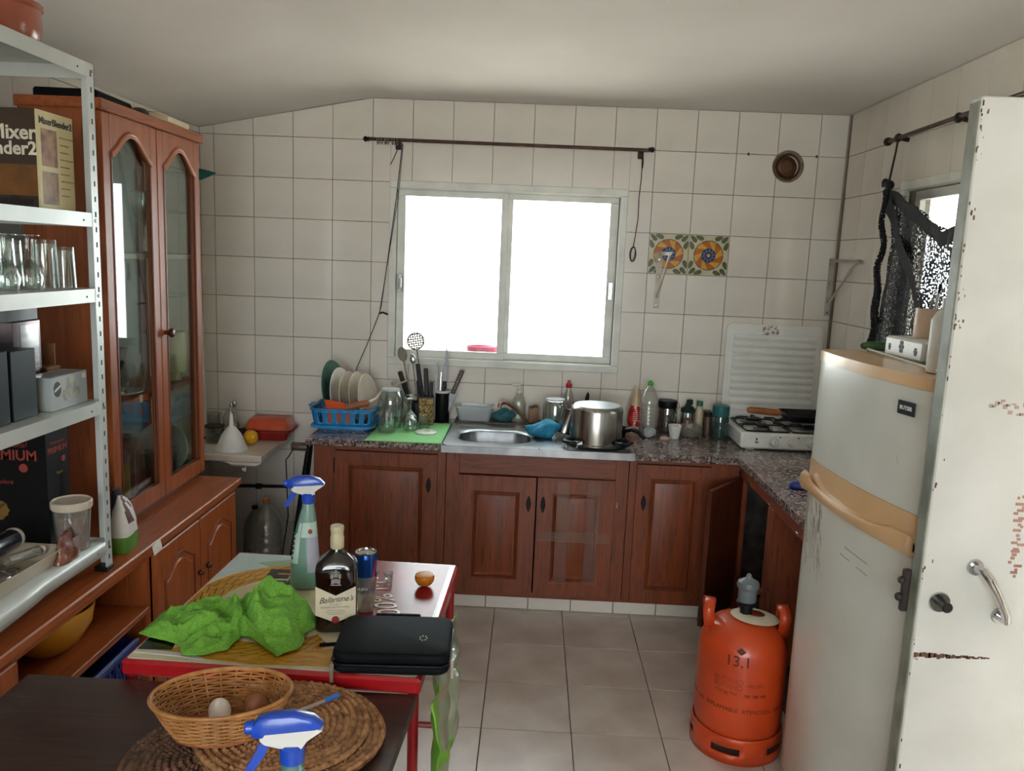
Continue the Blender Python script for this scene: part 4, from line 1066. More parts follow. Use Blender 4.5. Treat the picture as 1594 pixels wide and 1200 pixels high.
lettering('Robin', .012, GO, pb, (.0014, -.045, .205), (0, 1, 0), (0, 0, 1))
part('figure_print', B().prism([(-.05, .135), (-.042, .165), (-.048, .185), (-.038, .20), (-.030, .19), (-.034, .165), (-.028, .14), (-.034, .12)], .0008, .0013, 'YZ'), BLACK, pb, 0)
hp = [(0, .045), (.012, .055), (.028, .057), (.042, .048), (.046, .034), (.052, .026), (.046, .020), (.046, .010), (.036, .006), (.030, -.004), (.016, -.008), (.006, .004), (-.006, .012), (-.010, .03)]
part('lion_head', B().prism([(-.150+x*.85, .085+z*.85) for x, z in hp], FY, FY+.0008, 'XZ'), GO, pb, 0)
for i in range(5): part('mane_line', B().tube([(-.150+.004*i, FY-.0004, .09+.006*i), (-.140+.006*i, FY-.0004, .108+.005*i), (-.133+.005*i, FY-.0004, .126)], .0012, 5), mat('mane_dark', '4a3a1c', rough=.5), pb)
tb_ = thing('plastic_tub', 'round clear plastic tub of brown nuts with a cream lid', 'tub', (-1.238, 2.092, z5))
part('tub_wall', B().lathe([(0, 0), (.038, 0), (.041, .02), (.049, .125), (.047, .125), (.039, .02), (0, .004)], 28), PLASTIC, tb_)
part('nuts', B().lathe([(0, .006), (.037, .006), (.040, .05), (.0440, .10), (.03, .106), (0, .104)], 28), mat('nut_brown', '8a5a48', 'b0887a', rough=.7, scale=90, bump=.5), tb_)
part('tub_lid', B().lathe([(.0505, .118), (.0525, .122), (.0525, .137), (.049, .140), (.046, .136), (0, .136)], 32), mat('cream_lid', 'cdbfae', 'c0b19f', rough=.4), tb_)
sn = thing('snack_bag', 'crumpled clear snack bag with a reddish label in front of the tub', 'bag', (-1.212, 2.010, z5))
def crumple(nu, nv, w, d, h, seed, top=.5):
    b = B()
    def fn(u, v):
        a = 2*PI*u; k = 1-.75*v**2.2
        x = w*math.cos(a)*k; y = d*math.sin(a)*(1-top*v); z = h*v
        q = noise.noise(Vector((x*25+seed, y*25, z*25)))
        q2 = noise.noise(Vector((x*60, y*60+seed, z*60)))
        return (x*(1+.25*q), y*(1+.25*q)+.006*q2, max(0, z*(1+.12*q)))
    b.grid(nu, nv, fn, closeu=True)
    b.f.append(list(range(nu))[::-1]); b.m.append(0); b.f.append([(nv-1)*nu+i for i in range(nu)]); b.m.append(0)
    return b
part('bag_film', crumple(28, 14, .022, .052, .075, 2), mat('snack_print', '5a2c28', '8a5a48', rough=.25, scale=35, coat=.5), sn, 50)
part('clear_window', B().box(.012, .0135, .015, .045, .01, .055), mat('film_grey', '9a8684', rough=.2), sn, 0)
TRM = mat('cream_tray', 'c0b6a4', 'b2a793', rough=.4, scale=6)
def tray(name, label, loc, sx, sy, h, rz=0):
    o = thing(name, label, 'tray', loc, rz); b = B()
    rr = [rrect(-sx*k, sx*k, -sy*q, sy*q, .03*k, 4) for k, q in ((.84, .9), (.86, .92), (.98, .985), (1.06, 1.03), (1.06, 1.03), (.965, .975), (.83, .89))]
    zz = [0, 0, h-.004, h, h-.005, h-.006, .004]
    zz = [0, .002, h-.003, h, h-.004, h-.006, .004]
    n = len(rr[0]); vs = [(x, y, z) for r, z in zip(rr, zz) for x, y in r]
    b.add(vs, [(k*n+i, k*n+(i+1) % n, (k+1)*n+(i+1) % n, (k+1)*n+i) for k in range(6) for i in range(n)] + [tuple(range(n))[::-1], tuple(6*n+i for i in range(n))])
    part('tray_body', b, TRM, o, 45); return o
tray('plastic_tray', 'long cream plastic tray holding rolls on the lowest shelf', (-1.285, 1.845, z5), .075, .155, .045, -2)
tray('plastic_tray', 'small cream plastic tray at the buckled lip of the shelf', (-1.265, 1.575, z5), .07, .10, .05, 3)
fo = thing('foil_roll', 'navy boxed roll of foil with an open cardboard core', 'roll', (-1.315, 1.80, z5+.047), 0)
part('roll_wrap', B().merge(B().lathe([(.012, 0), (.026, 0), (.027, .002), (.027, .26), (.026, .262), (.012, .262)], 24), T(0, .155, .027) @ RX(90)), mat('navy_foil', '12183a', '0c1028', rough=.25, coat=.4), fo)
part('roll_core', B().merge(B().lathe([(.013, 0), (.026, 0), (.0275, .004), (.0275, .012), (.026, .014)], 24), T(0, .165, .027) @ RX(90)), mat('core_white', 'c8c2b8', rough=.6), fo)
fi = thing('film_roll', 'thin roll of cling film in the long cream tray', 'roll', (-1.265, 1.92, z5+.010), -12)
part('roll_wrap', B().merge(B().lathe([(.007, 0), (.013, 0), (.0135, .002), (.0135, .10), (.013, .102), (.007, .102)], 20), T(0, .05, .030) @ RX(86)), PLASTIC, fi)
part('roll_core', B().merge(B().lathe([(.008, 0), (.013, 0), (.0138, .003), (.0138, .008), (.013, .01)], 20), T(0, .058, .030) @ RX(86)), MATS['core_white'], fi)
lump('crumpled_bag', 'crumpled dark plastic bag lying in the long cream tray', 'bag', (-1.285, 1.80, z5+.006), .045, .10, .018, mat('dark_film', '3a302c', '5a504a', rough=.2, scale=20, coat=.5), 5, .3)
lump('clear_wrap', 'crumpled clear wrap in the small cream tray', 'wrap', (-1.262, 1.60, z5), .04, .05, .035, PLASTIC, 8, .35)
# flour bag on the ledge
mk = thing('flour_bag', 'half-empty white flour bag with brown and green print beside the hutch', 'bag', (-1.225, 2.335, SZ+.0005), 8)
fb = B()
secs = []
for z, rx, ry, cy in ((0, .030, .050, 0), (.006, .033, .052, 0), (.05, .033, .052, 0), (.09, .030, .049, 0), (.125, .020, .044, .002), (.15, .010, .034, -.008), (.168, .004, .022, -.016), (.175, .003, .012, -.02)):
    secs.append((z, 0, cy, rx, ry, 3.2))
fb.loft(secs, 32)
fb.v = [(x*(1+.3*noise.noise(Vector((x*30, y*30, z*18)))), y+.006*noise.noise(Vector((x*30+4, y*30, z*22))), z+(.008*noise.noise(Vector((y*40, z*10, 1))) if z > .1 else 0)) for x, y, z in fb.v]
for i, f in enumerate(fb.f):
    zc = sum(fb.v[k][2] for k in f)/len(f); yc = sum(fb.v[k][1] for k in f)/len(f)
    fb.m[i] = 1 if zc < .03 else (2 if zc > .085 and noise.noise(Vector((yc*45, zc*30, 2))) > .02 and yc < .02 else (1 if zc < .06 and yc < -.03 else 0))
part('bag_paper', fb, [mat('bag_white', 'd2d0ca', 'c6c4bd', rough=.6, bump=.3), mat('bag_green', '5a8a2c', '4a7822', rough=.5), mat('bag_maroon', '4a1c20', '6a2c2c', rough=.5)], mk, 50)
bt_ = thing('dark_bottle_cap', 'dark pouch top peeking out behind the flour bag', 'pouch', (-1.275, 2.408, SZ+.0005)); part('pouch_body', B().loft([(0, 0, 0, .02, .03, 2.5), (.10, 0, 0, .018, .03, 2.5), (.17, 0, -.01, .006, .024, 2.5)], 20), mat('navy_pouch', '241c2c', '1a1420', rough=.4), bt_)
bt_.name = 'navy_pouch'

# in the open bay of the sideboard
yb = thing('yellow_bowl', 'yellow enamel bowl standing in the open sideboard bay', 'bowl', (-1.33, 2.10, .4835))
part('bowl_body', B().lathe([(0, 0), (.055, 0), (.08, .02), (.115, .075), (.125, .13), (.121, .13), (.11, .077), (.076, .024), (0, .006)], 32), mat('yellow_enamel', 'c98f2c', 'b87c1e', rough=.3, scale=10), yb)
cr_ = thing('blue_crate', 'deep blue plastic crate on the floor of the sideboard bay', 'crate', (-1.21, 2.08, .0605))
CRB = mat('crate_blue', '142a78', '0f2060', rough=.4)
cb_ = B(); L, Wd, Hh = .29, .22, .33
cb_.box(-Wd*2, 0, -L, L, 0, .012)
for x in (-.012, -Wd*2):
    cb_.box(x, x+.012, -L, L, 0, .20, .002).box(x, x+.012, -L, L, Hh-.03, Hh, .002)
    for i in range(15):
        y = -L+i*(2*L-.012)/14; cb_.box(x, x+.012, y, y+.012, .20, Hh-.03)
    for i in range(14):
        y0 = -L+.012+i*(2*L-.012)/14; y1_ = y0+(2*L-.012)/14-.012
        cb_.tube([(x+.006, y0, .24), (x+.006, y1_, Hh-.03)], .004, 5).tube([(x+.006, y1_, .24), (x+.006, y0, Hh-.03)], .004, 5)
for y in (-L, L-.012): cb_.box(-Wd*2+.012, -.012, y, y+.012, 0, Hh, .002)
part('crate_wall', cb_, CRB, cr_, 30)
part('crate_rim', B().box(.0, .006, -L, L, .19, .203, .001).box(.0, .006, -L, L, Hh-.012, Hh, .001), mat('crate_rim_blue', '24408c', rough=.4), cr_)
part('logo_mark', B().box(.0, .0012, -.01, .004, .145, .185).box(.0, .0012, -.022, .016, .158, .172), MATS['print_white'], cr_, 0)
lettering('CAMPO', .022, MATS['print_white'], cr_, (.0012, .062, .172), (0, 1, 0), (0, 0, 1)); lettering('FRIO', .022, MATS['print_white'], cr_, (.0012, .055, .150), (0, 1, 0), (0, 0, 1))

# ------------------------------------------------------------------ marble wall shelf in the corner
mz = .68
mbk = thing('marble_shelf', 'white marble wall shelf with a chipped edge in the tiled corner', 'shelf', (0, 0, 0))
MAR = mat('white_marble', 'd5cdc2', 'c2b8ab', rough=.3, scale=7, detail=8)
part('slab', B().box(XL+.002, -1.222, 3.585, YB-.001, mz-.032, mz, .004), MAR, mbk)
part('support', B().box(XL+.01, XL+.16, 3.66, 3.80, .04, mz-.032, .002), mat('grey_support', '7c7f80', '6a6d6e', rough=.6), mbk)
rg_ = thing('torn_bag', 'torn scrap of white plastic hanging under the marble shelf', 'scrap', (-1.30, 3.60, mz-.034))
part('torn_strip', B().tube([(-.10, 0, 0), (-.05, -.012, -.008), (0, -.016, -.006), (.05, -.01, -.008), (.075, 0, 0)], [.004, .010, .008, .009, .002], 8).tube([(.0, -.014, -.008), (.004, -.014, -.022), (-.004, -.014, -.034)], [.004, .003, .012], 8), MATS['bag_white'], rg_)
fu = thing('kitchen_funnel', 'white plastic funnel standing upside down on the marble shelf', 'funnel', (-1.392, 3.675, mz+.0005))
part('funnel_cone', B().lathe([(.071, 0), (.073, .006), (.066, .025), (.045, .078), (.022, .108), (.011, .118), (.007, .175), (.0055, .176), (.008, .116), (.04, .076), (.062, .02), (.068, 0)], 32), WHITEP, fu)
le = thing('lemon', 'yellow lemon beside the white funnel', 'lemon', (-1.345, 3.80, mz+.0005), 30)
def citrus(a, ph): return 1+.12*max(0, abs(math.sin(ph))-.85)/.15*.4
lb = B().ell((0, 0, 0), .036, .036, .042, 20, 14, fn=lambda a, ph: 1+.16*max(0, abs(math.sin(ph))-.92)/.08)
part('lemon_skin', lb.xf(T(0, 0, .0365) @ RX(75)), mat('lemon_yellow', 'd9a41c', 'cf9612', rough=.4, scale=90, bump=.2), le)
for n_, (x, y, h, m, lab) in enumerate(((-1.30, 3.965, 0, mat('red_plastic', '9c2a20', '842018', rough=.35), 'dark red plastic tray on the marble shelf'), (-1.31, 3.985, .0505, mat('orange_plastic', 'c2502c', 'b04424', rough=.35), 'orange plastic food tray lying on the red tray'))):
    o = thing('food_tray', lab, 'tray', (x, y, mz+.0005+h), 4); b = B()
    sx, sy, hh = .115, .085, .05
    rr = [rrect(-sx*k, sx*k, -sy*k, sy*k, .025*k, 4) for k in (.78, .80, .96, 1.06, 1.06, .95, .77)]
    zz = [0, .002, hh-.003, hh, hh-.004, hh-.006, .004]; n = len(rr[0])
    b.add([(p[0], p[1], z) for r, z in zip(rr, zz) for p in r], [(k*n+i, k*n+(i+1) % n, (k+1)*n+(i+1) % n, (k+1)*n+i) for k in range(6) for i in range(n)] + [tuple(range(n))[::-1], tuple(6*n+i for i in range(n))])
    if n_ == 1: b.xf(T(0, 0, hh) @ RX(180))
    part('tray_body', b, m, o, 45)
bl = thing('black_food_box', 'black plastic food box tilted against the orange tray', 'box', (-1.440, 3.855, mz+.022), 12)
part('box_body', B().box(-.05, .05, -.035, .035, 0, .03, .006).xf(RX(24) @ RY(-6)), BLACK, bl)
for n_, (x, y, r, h, lab, m) in enumerate(((-1.53, 3.82, .045, .075, 'squat clear glass jar on the marble shelf by the hutch', GLASS), (-1.61, 3.98, .05, .11, 'clear plastic pot at the back of the marble shelf', PLASTIC))):
    o = thing('glass_jar' if n_ == 0 else 'plastic_pot', lab, 'jar', (x, y, mz+.0005)); tumbler(o, r, h, True, m, taper=.95)
    part('contents', B().lathe([(0, .011), (r*.88, .011), (r*.9, h*.45), (0, h*.5)], 20), mat('dark_spice', '4a3c34', '33281f', rough=.8, scale=60), o)
    if n_ == 0: part('jar_lid', B().lathe([(r*1.04, h), (r*1.04, h+.010), (0, h+.012)], 24), DKMETAL, o)
pb_ = thing('wrapped_cutlery', 'clear bag of cutlery standing behind the funnel', 'bag', (-1.505, 3.965, mz+.0005))
part('bag_film', crumple(24, 12, .045, .04, .15, 6, .3), PLASTIC, pb_, 50)
part('spoon', B().tube([(.01, 0, .02), (.015, .0, .15)], .003, 6).ell((.017, 0, .165), .010, .003, .018, 12, 8), STEEL, pb_)
part('spoon', B().tube([(-.01, 0, .02), (.0, .005, .14)], .003, 6).ell((.001, .006, .155), .009, .003, .016, 12, 8), STEEL, pb_)
# water pipe low on the wall
pi_ = thing('wall_pipe', 'thin dark water pipe with a joint low along the tiled wall', 'pipe', (0, 0, 0))
part('pipe', B().tube([(-1.69, 4.098, .372), (-1.215, 4.098, .388), (-.99, 4.098, .392)], .009, 8), DKMETAL, pi_)
part('joint', B().tube([(-1.425, 4.098, .380), (-1.395, 4.098, .381)], .015, 10), DKMETAL, pi_)
# bottles on the floor in the corner
def pet(name, label, loc, r, h, cap, m=PLASTIC, rz=0, tilt=None, group=None):
    o = thing(name, label, 'bottle', loc, rz, group)
    pr = [(0, .008), (r*.6, 0), (r*.95, .004), (r, .02)]
    for i in range(5):
        z = .02+(h*.55)*(i+.5)/5; pr += [(r, z-.01), (r*.94, z), (r, z+.01)]
    pr += [(r, h*.62), (r*.85, h*.74), (r*.45, h*.88), (.014, h*.93), (.014, h*.965)]
    b = B().lathe(pr, 24); c = B().lathe([(.0155, h*.955), (.0165, h*.96), (.0165, h), (.014, h+.002), (0, h+.002)], 18)
    if tilt: b.xf(tilt); c.xf(tilt)
    part('bottle_wall', b, m, o, 50); part('bottle_cap', c, cap, o)
    return o
ORC = mat('orange_cap', 'c8742c', 'b86420', rough=.4)
pet('water_jug', 'large empty water jug with an orange cap on the floor by the wall', (-1.28, 3.83, 0), .085, .40, ORC)
pet('soda_bottle', 'slim clear bottle with a dark cap on the floor beside the sideboard', (-1.485, 3.70, 0), .045, .34, BLACK)
pet('fallen_bottle', 'clear bottle lying on its side on the floor in front of the jug', (-1.33, 3.58, .055), .055, .30, BLACK, tilt=RX(90), rz=25)
pet('water_jug', 'dusty clear bottle with a black cap behind the orange capped jug', (-1.38, 3.95, 0), .06, .32, BLACK)
# folded stand against the end of the worktop
fs_ = thing('folded_stand', 'black folded metal stand with a brown roller at the worktop end', 'stand', (-1.035, 3.60, 0))
part('leg', B().tube([(.03, 0, .735), (-.02, 0, .40), (-.075, -.01, .005)], .011, 8), BLACK, fs_)
part('leg', B().tube([(.03, .05, .735), (-.01, .05, .35), (-.05, .05, .005)], .008, 8), BLACK, fs_)
part('roller', B().merge(B().lathe([(0, 0), (.018, 0), (.02, .004), (.02, .07), (.018, .074), (0, .074)], 18), T(-.045, -.01, .735) @ RY(90)), mat('roller_brown', '5a4c40', '463a30', rough=.4), fs_)
part('cable', B().tube([(-.04, -.012, .72), (-.055, -.02, .69), (-.07, -.02, .67), (-.06, -.02, .4), (-.09, -.02, .2), (-.12, -.03, .02)], .003, 6), BLACK, fs_)
# ------------------------------------------------------------------ red folding beer table
TZ = .70; TCX, TCY = -.545, 2.008
ft_ = thing('folding_table', 'red metal folding table with a printed beer advert on its top', 'table', (TCX, TCY, 0), -1.6)
RED = mat('table_red', 'b21c22', '9c141a', rough=.25, scale=8, coat=.3)
hs = .343
part('table_top', B().box(-hs, hs, -hs, hs, TZ-.040, TZ-.001, .007), RED, ft_)
def pr_(name, pts, k, m): return part(name, B().prism(pts, TZ-.0012, TZ-.0006+.0003*k, 'XY'), m, ft_, 0)
PG = dict(rough=.2, spec=.45)
pr_('white_border', rrect(-hs+.010, hs-.010, -hs+.010, hs-.010, .006, 2), 0, mat('print_silver', 'c9c9c9', 'bdbdbd', **PG))
pr_('cream_field', rrect(-hs+.013, hs-.020, -hs+.013, hs-.013, .004, 2), 1, mat('print_cream', 'cfc7a4', 'c2b892', **PG))
pr_('red_field', [(.075, hs-.013), (hs-.022, hs-.013), (hs-.022, -hs+.09), (.18, -hs+.19), (.115, -.08), (.120, .10)], 2, mat('print_red', '8e1a20', '7a1218', rough=.24, spec=.22))
pr_('red_field_line', [(hs-.020, hs-.014), (hs-.018, hs-.014), (hs-.018, -hs+.03), (hs-.020, -hs+.03)], 3, mat('print_indigo', '3a2050', **PG))
pr_('pale_blue_field', [(-hs+.013, hs-.013), (-.08, hs-.013), (-.2, .22), (-.30, .17), (-hs+.013, .12)], 2, mat('print_pale_blue', 'b2c4c4', 'a4b8b0', rough=.2, scale=9))
pr_('green_patch', [(-.25, .26), (-.14, .31), (-.10, .27), (-.2, .23)], 3, mat('print_sage', '7f9a80', '8ca88c', **PG))
YL = mat('print_wheat', 'c4912c', 'a87420', rough=.2, scale=26, stretch=(1, 3, 1))
arc = []; inn2 = []
for i in range(25):
    a = math.radians(95+i*9.2); arc.append((-.085+.262*math.cos(a)*1.0, -.02+.285*math.sin(a))); inn2.append((-.075+.185*math.cos(a), -.02+.205*math.sin(a)))
arc = [(max(-hs+.014, min(hs-.03, x)), max(-hs+.014, min(hs-.014, y))) for x, y in arc]
yb_ = B()
for i in range(24): yb_.prism([arc[i], arc[i+1], inn2[i+1], inn2[i]], TZ-.0012, TZ+.0006, 'XY')
part('wheat_scroll', yb_, YL, ft_, 0)
ln = B(); random.seed(4)
for i in range(24):
    for k in range(3):
        u = .15+.3*k; p = Vector((*arc[i], 0)).lerp(Vector((*inn2[i], 0)), u); q = Vector((*arc[i+1], 0)).lerp(Vector((*inn2[i+1], 0)), u+.18)
        d = (q-p); nrm = Vector((-d.y, d.x, 0)).normalized()*.0012
        ln.add([(*(p+nrm).xy, TZ+.0008), (*(q+nrm).xy, TZ+.0008), (*(q-nrm).xy, TZ+.0008), (*(p-nrm).xy, TZ+.0008)], [(0, 1, 2, 3)])
lo2 = part('scroll_line', ln, mat('print_brown_line', '5a3a10', rough=.2), ft_, 0); lo2['kind'] = 'stuff'
pr_('wheat_ear', [(-.30, -.30), (-.05, -hs+.018), (.13, -hs+.03), (.12, -.23), (-.05, -.25), (-.2, -.25)], 3, YL)
pr_('dark_corner', [(-hs+.013, -.29), (-.25, -.285), (-.28, -.15), (-.31, -.06), (-hs+.013, -.10)], 4, mat('print_black_glossy', '17120e', '0e0b08', **PG))
pr_('white_swash', [(-.33, -.305), (-.22, -.312), (-.14, -.325), (-.2, -.296), (-.28, -.292)], 5, MATS['print_silver'])
INK = MATS['print_black_glossy']
lettering('EL', .135, INK, ft_, (-.125, .165, TZ+.0010), (1, .10, 0), (-.35, 1, 0), bold=.006)
lettering('100% M', .085, mat('print_cream_letters', 'd8c8b0', **PG), ft_, (.182, .045, TZ+.0010), (-.42, 1, 0), (-1, -.42, 0), shear=.25)
LEGM = mat('leg_red', '9a1a1e', '841216', rough=.35)
for sx, sy in ((1, 1), (1, -1), (-1, 1), (-1, -1)):
    part('leg', B().tube([(sx*(hs-.018), sy*(hs-.02), TZ-.04), (sx*(hs-.02), sy*(hs-.05), .004)], .0125, 10), LEGM, ft_)
part('crossbar', B().tube([(-hs+.02, .2, .25), (hs-.02, .2, .25)], .009, 8), LEGM, ft_); part('crossbar', B().tube([(-hs+.02, -.2, .25), (hs-.02, -.2, .25)], .009, 8), LEGM, ft_)

# ------------------------------------------------------------------ dark laminate table
DZ_ = .66
dt = thing('laminate_table', 'dark brown wood-grain table pushed against the red folding table', 'table', (0, 0, 0))
DW = wood('dark_laminate', '46302a', '32221c', '201512', 'X', 1.2, .38, .15)
part('table_top', B().prism([(-1.10, .70), (-.272, .70), (-.220, 1.662), (-1.10, 1.662)], DZ_-.026, DZ_, 'XY'), DW, dt, 30)
for x, y in ((-1.04, .76), (-.34, .76), (-.30, 1.58), (-1.04, 1.58)):
    part('leg', B().box(x-.02, x+.02, y-.02, y+.02, .001, DZ_-.027, .003), DKMETAL, dt)
part('apron', B().box(-1.05, -.29, 1.59, 1.605, DZ_-.09, DZ_-.026), DW, dt)

# round woven mats
MATW = mat('seagrass_pale', 'b2855a', '7d5636', rough=.85, scale=60, bump=.6)
MATD = mat('seagrass_dark', '765440', '42301f', rough=.85, scale=70, bump=.6)
def woven(name, label, loc, r, m, h=.008, tilt=0., seed=0):
    o = thing(name, label, 'mat', loc)
    b = B(); rings = int(r/.0125)
    def fn(u, v):
        a = 2*PI*u; rr = r*v*(1+.012*math.sin(5*a+seed)); k = v*rings
        ph = math.floor(k)
        z = h*(.35+.65*abs(math.sin(PI*k))**.6)*(.8+.35*math.sin(a*(ph*7+9)+ph*1.7+seed))
        if v > .985: z = .001
        return (rr*math.cos(a), rr*math.sin(a), z+.0006+tilt*rr*math.cos(a-.2)*(1 if v > .6 else 0)*v**3)
    b.grid(150, rings*5+1, fn, closeu=True)
    b.add([(r*math.cos(2*PI*i/60), r*math.sin(2*PI*i/60), .0004) for i in range(60)], [tuple(range(60))[::-1]])
    part('woven_coil', b, m, o, 60)
    return o
woven('seagrass_mat', 'dark brown round seagrass mat sticking out under the egg basket', (-.585, 1.395, DZ_+.0005), .158, MATD, .007, 0, 1)
woven('seagrass_mat', 'tan round seagrass mat under the pen, lower of two', (-.438, 1.470, DZ_+.0110), .180, MATW, .007, .03, 2)
woven('seagrass_mat', 'tan round seagrass mat under the pen, upper of two', (-.462, 1.478, DZ_+.0225), .172, MATW, .008, .0, 4)
MT = DZ_+.0330
# egg basket
bk = thing('wicker_basket', 'oval tan wicker basket holding eggs', 'basket', (-.572, 1.442, MT), 13)
WK = mat('wicker', 'b8834c', '99652f', rough=.55, scale=40); WKD = mat('wicker_base', '9a5c34', '84481f', rough=.6, scale=30)
BH_ = .075
def brx(v): return .088+.042*v**.8
def bry(v): return .058+.034*v**.8
NS = 26
wv = B()
for k in range(15):
    v = (k+.5)/15; n = NS*4
    wv.tube([((brx(v)+.0022*math.cos(PI*(i/4)+PI*k))*math.cos(2*PI*i/n), (bry(v)+.0022*math.cos(PI*(i/4)+PI*k))*math.sin(2*PI*i/n), .004+BH_*v) for i in range(n)], .0021, 5, closed=True)
w_ = part('weave', wv, WK, bk, 60); w_['kind'] = 'stuff'
stx = B()
for i in range(NS):
    a = 2*PI*i/NS
    stx.tube([(brx(v)*math.cos(a), bry(v)*math.sin(a), .002+BH_*v) for v in (0, .25, .5, .75, 1)], .0019, 5)
s_ = part('stake', stx, WK, bk, 60); s_['kind'] = 'stuff'
part('rim', B().tube([(brx(1)*1.01*math.cos(2*PI*i/60), bry(1)*1.01*math.sin(2*PI*i/60), BH_+.004) for i in range(60)], .0042, 7, closed=True), WK, bk)
part('basket_floor', B().lathe([(0, 0), (.092, 0), (.092, .006), (0, .005)], 36, sx=1, sy=.66), WKD, bk)
def egg(label, loc, m, rot, s=1.):
    o = thing('hen_egg', label, 'egg', loc)
    b = B().ell((0, 0, 0), .0215*s, .0215*s, .027*s, 22, 14)
    b.v = [(x*(1-.10*z/.027), y*(1-.10*z/.027), z) for x, y, z in b.v]
    b.xf(rot); zm = min(v[2] for v in b.v); b.xf(T(0, 0, -zm)); part('shell', b, m, o)
egg('white hen egg in the wicker basket', (-.583, 1.455, MT+.0065), mat('white_shell', 'ece7de', 'e4ded3', rough=.45), RX(20), 1.0)
egg('brown hen egg in the wicker basket', (-.520, 1.478, MT+.0065), mat('brown_shell', '9c6648', '8e5a3e', rough=.45), RX(60) @ RZ(20), 1.08)
# pen, peel scraps on the mats
pn = thing('ballpoint_pen', 'clear ballpoint pen with a blue cap lying on the seagrass mat', 'pen', (-.405, 1.525, MT), 0)
dr = Vector((.105, .088, .010)).normalized()
part('pen_barrel', B().tube([Vector((-.075, -.055, .006)), Vector((-.075, -.055, .006))+dr*.112], .0040, 8), mat('pen_clear', '8d7c74', 'a3948c', rough=.2), pn)
part('pen_cap', B().tube([Vector((-.075, -.055, .006))+dr*.110, Vector((-.075, -.055, .006))+dr*.142], .0050, 8), mat('pen_blue', '2a6ac0', '2460b4', rough=.35), pn)
lump('dried_petal', 'dried dark red flower scrap on the seagrass mat', 'scrap', (-.422, 1.425, MT), .030, .045, .008, mat('crimson_scrap', '7c2430', '4a141c', rough=.7, scale=60), 12, .5)
lump('yellow_peel', 'small yellow peel lying on the red scrap', 'peel', (-.392, 1.425, MT+.014), .012, .014, .004, mat('peel_yellow', 'c49a3c', 'b0862c', rough=.6), 14, .3)

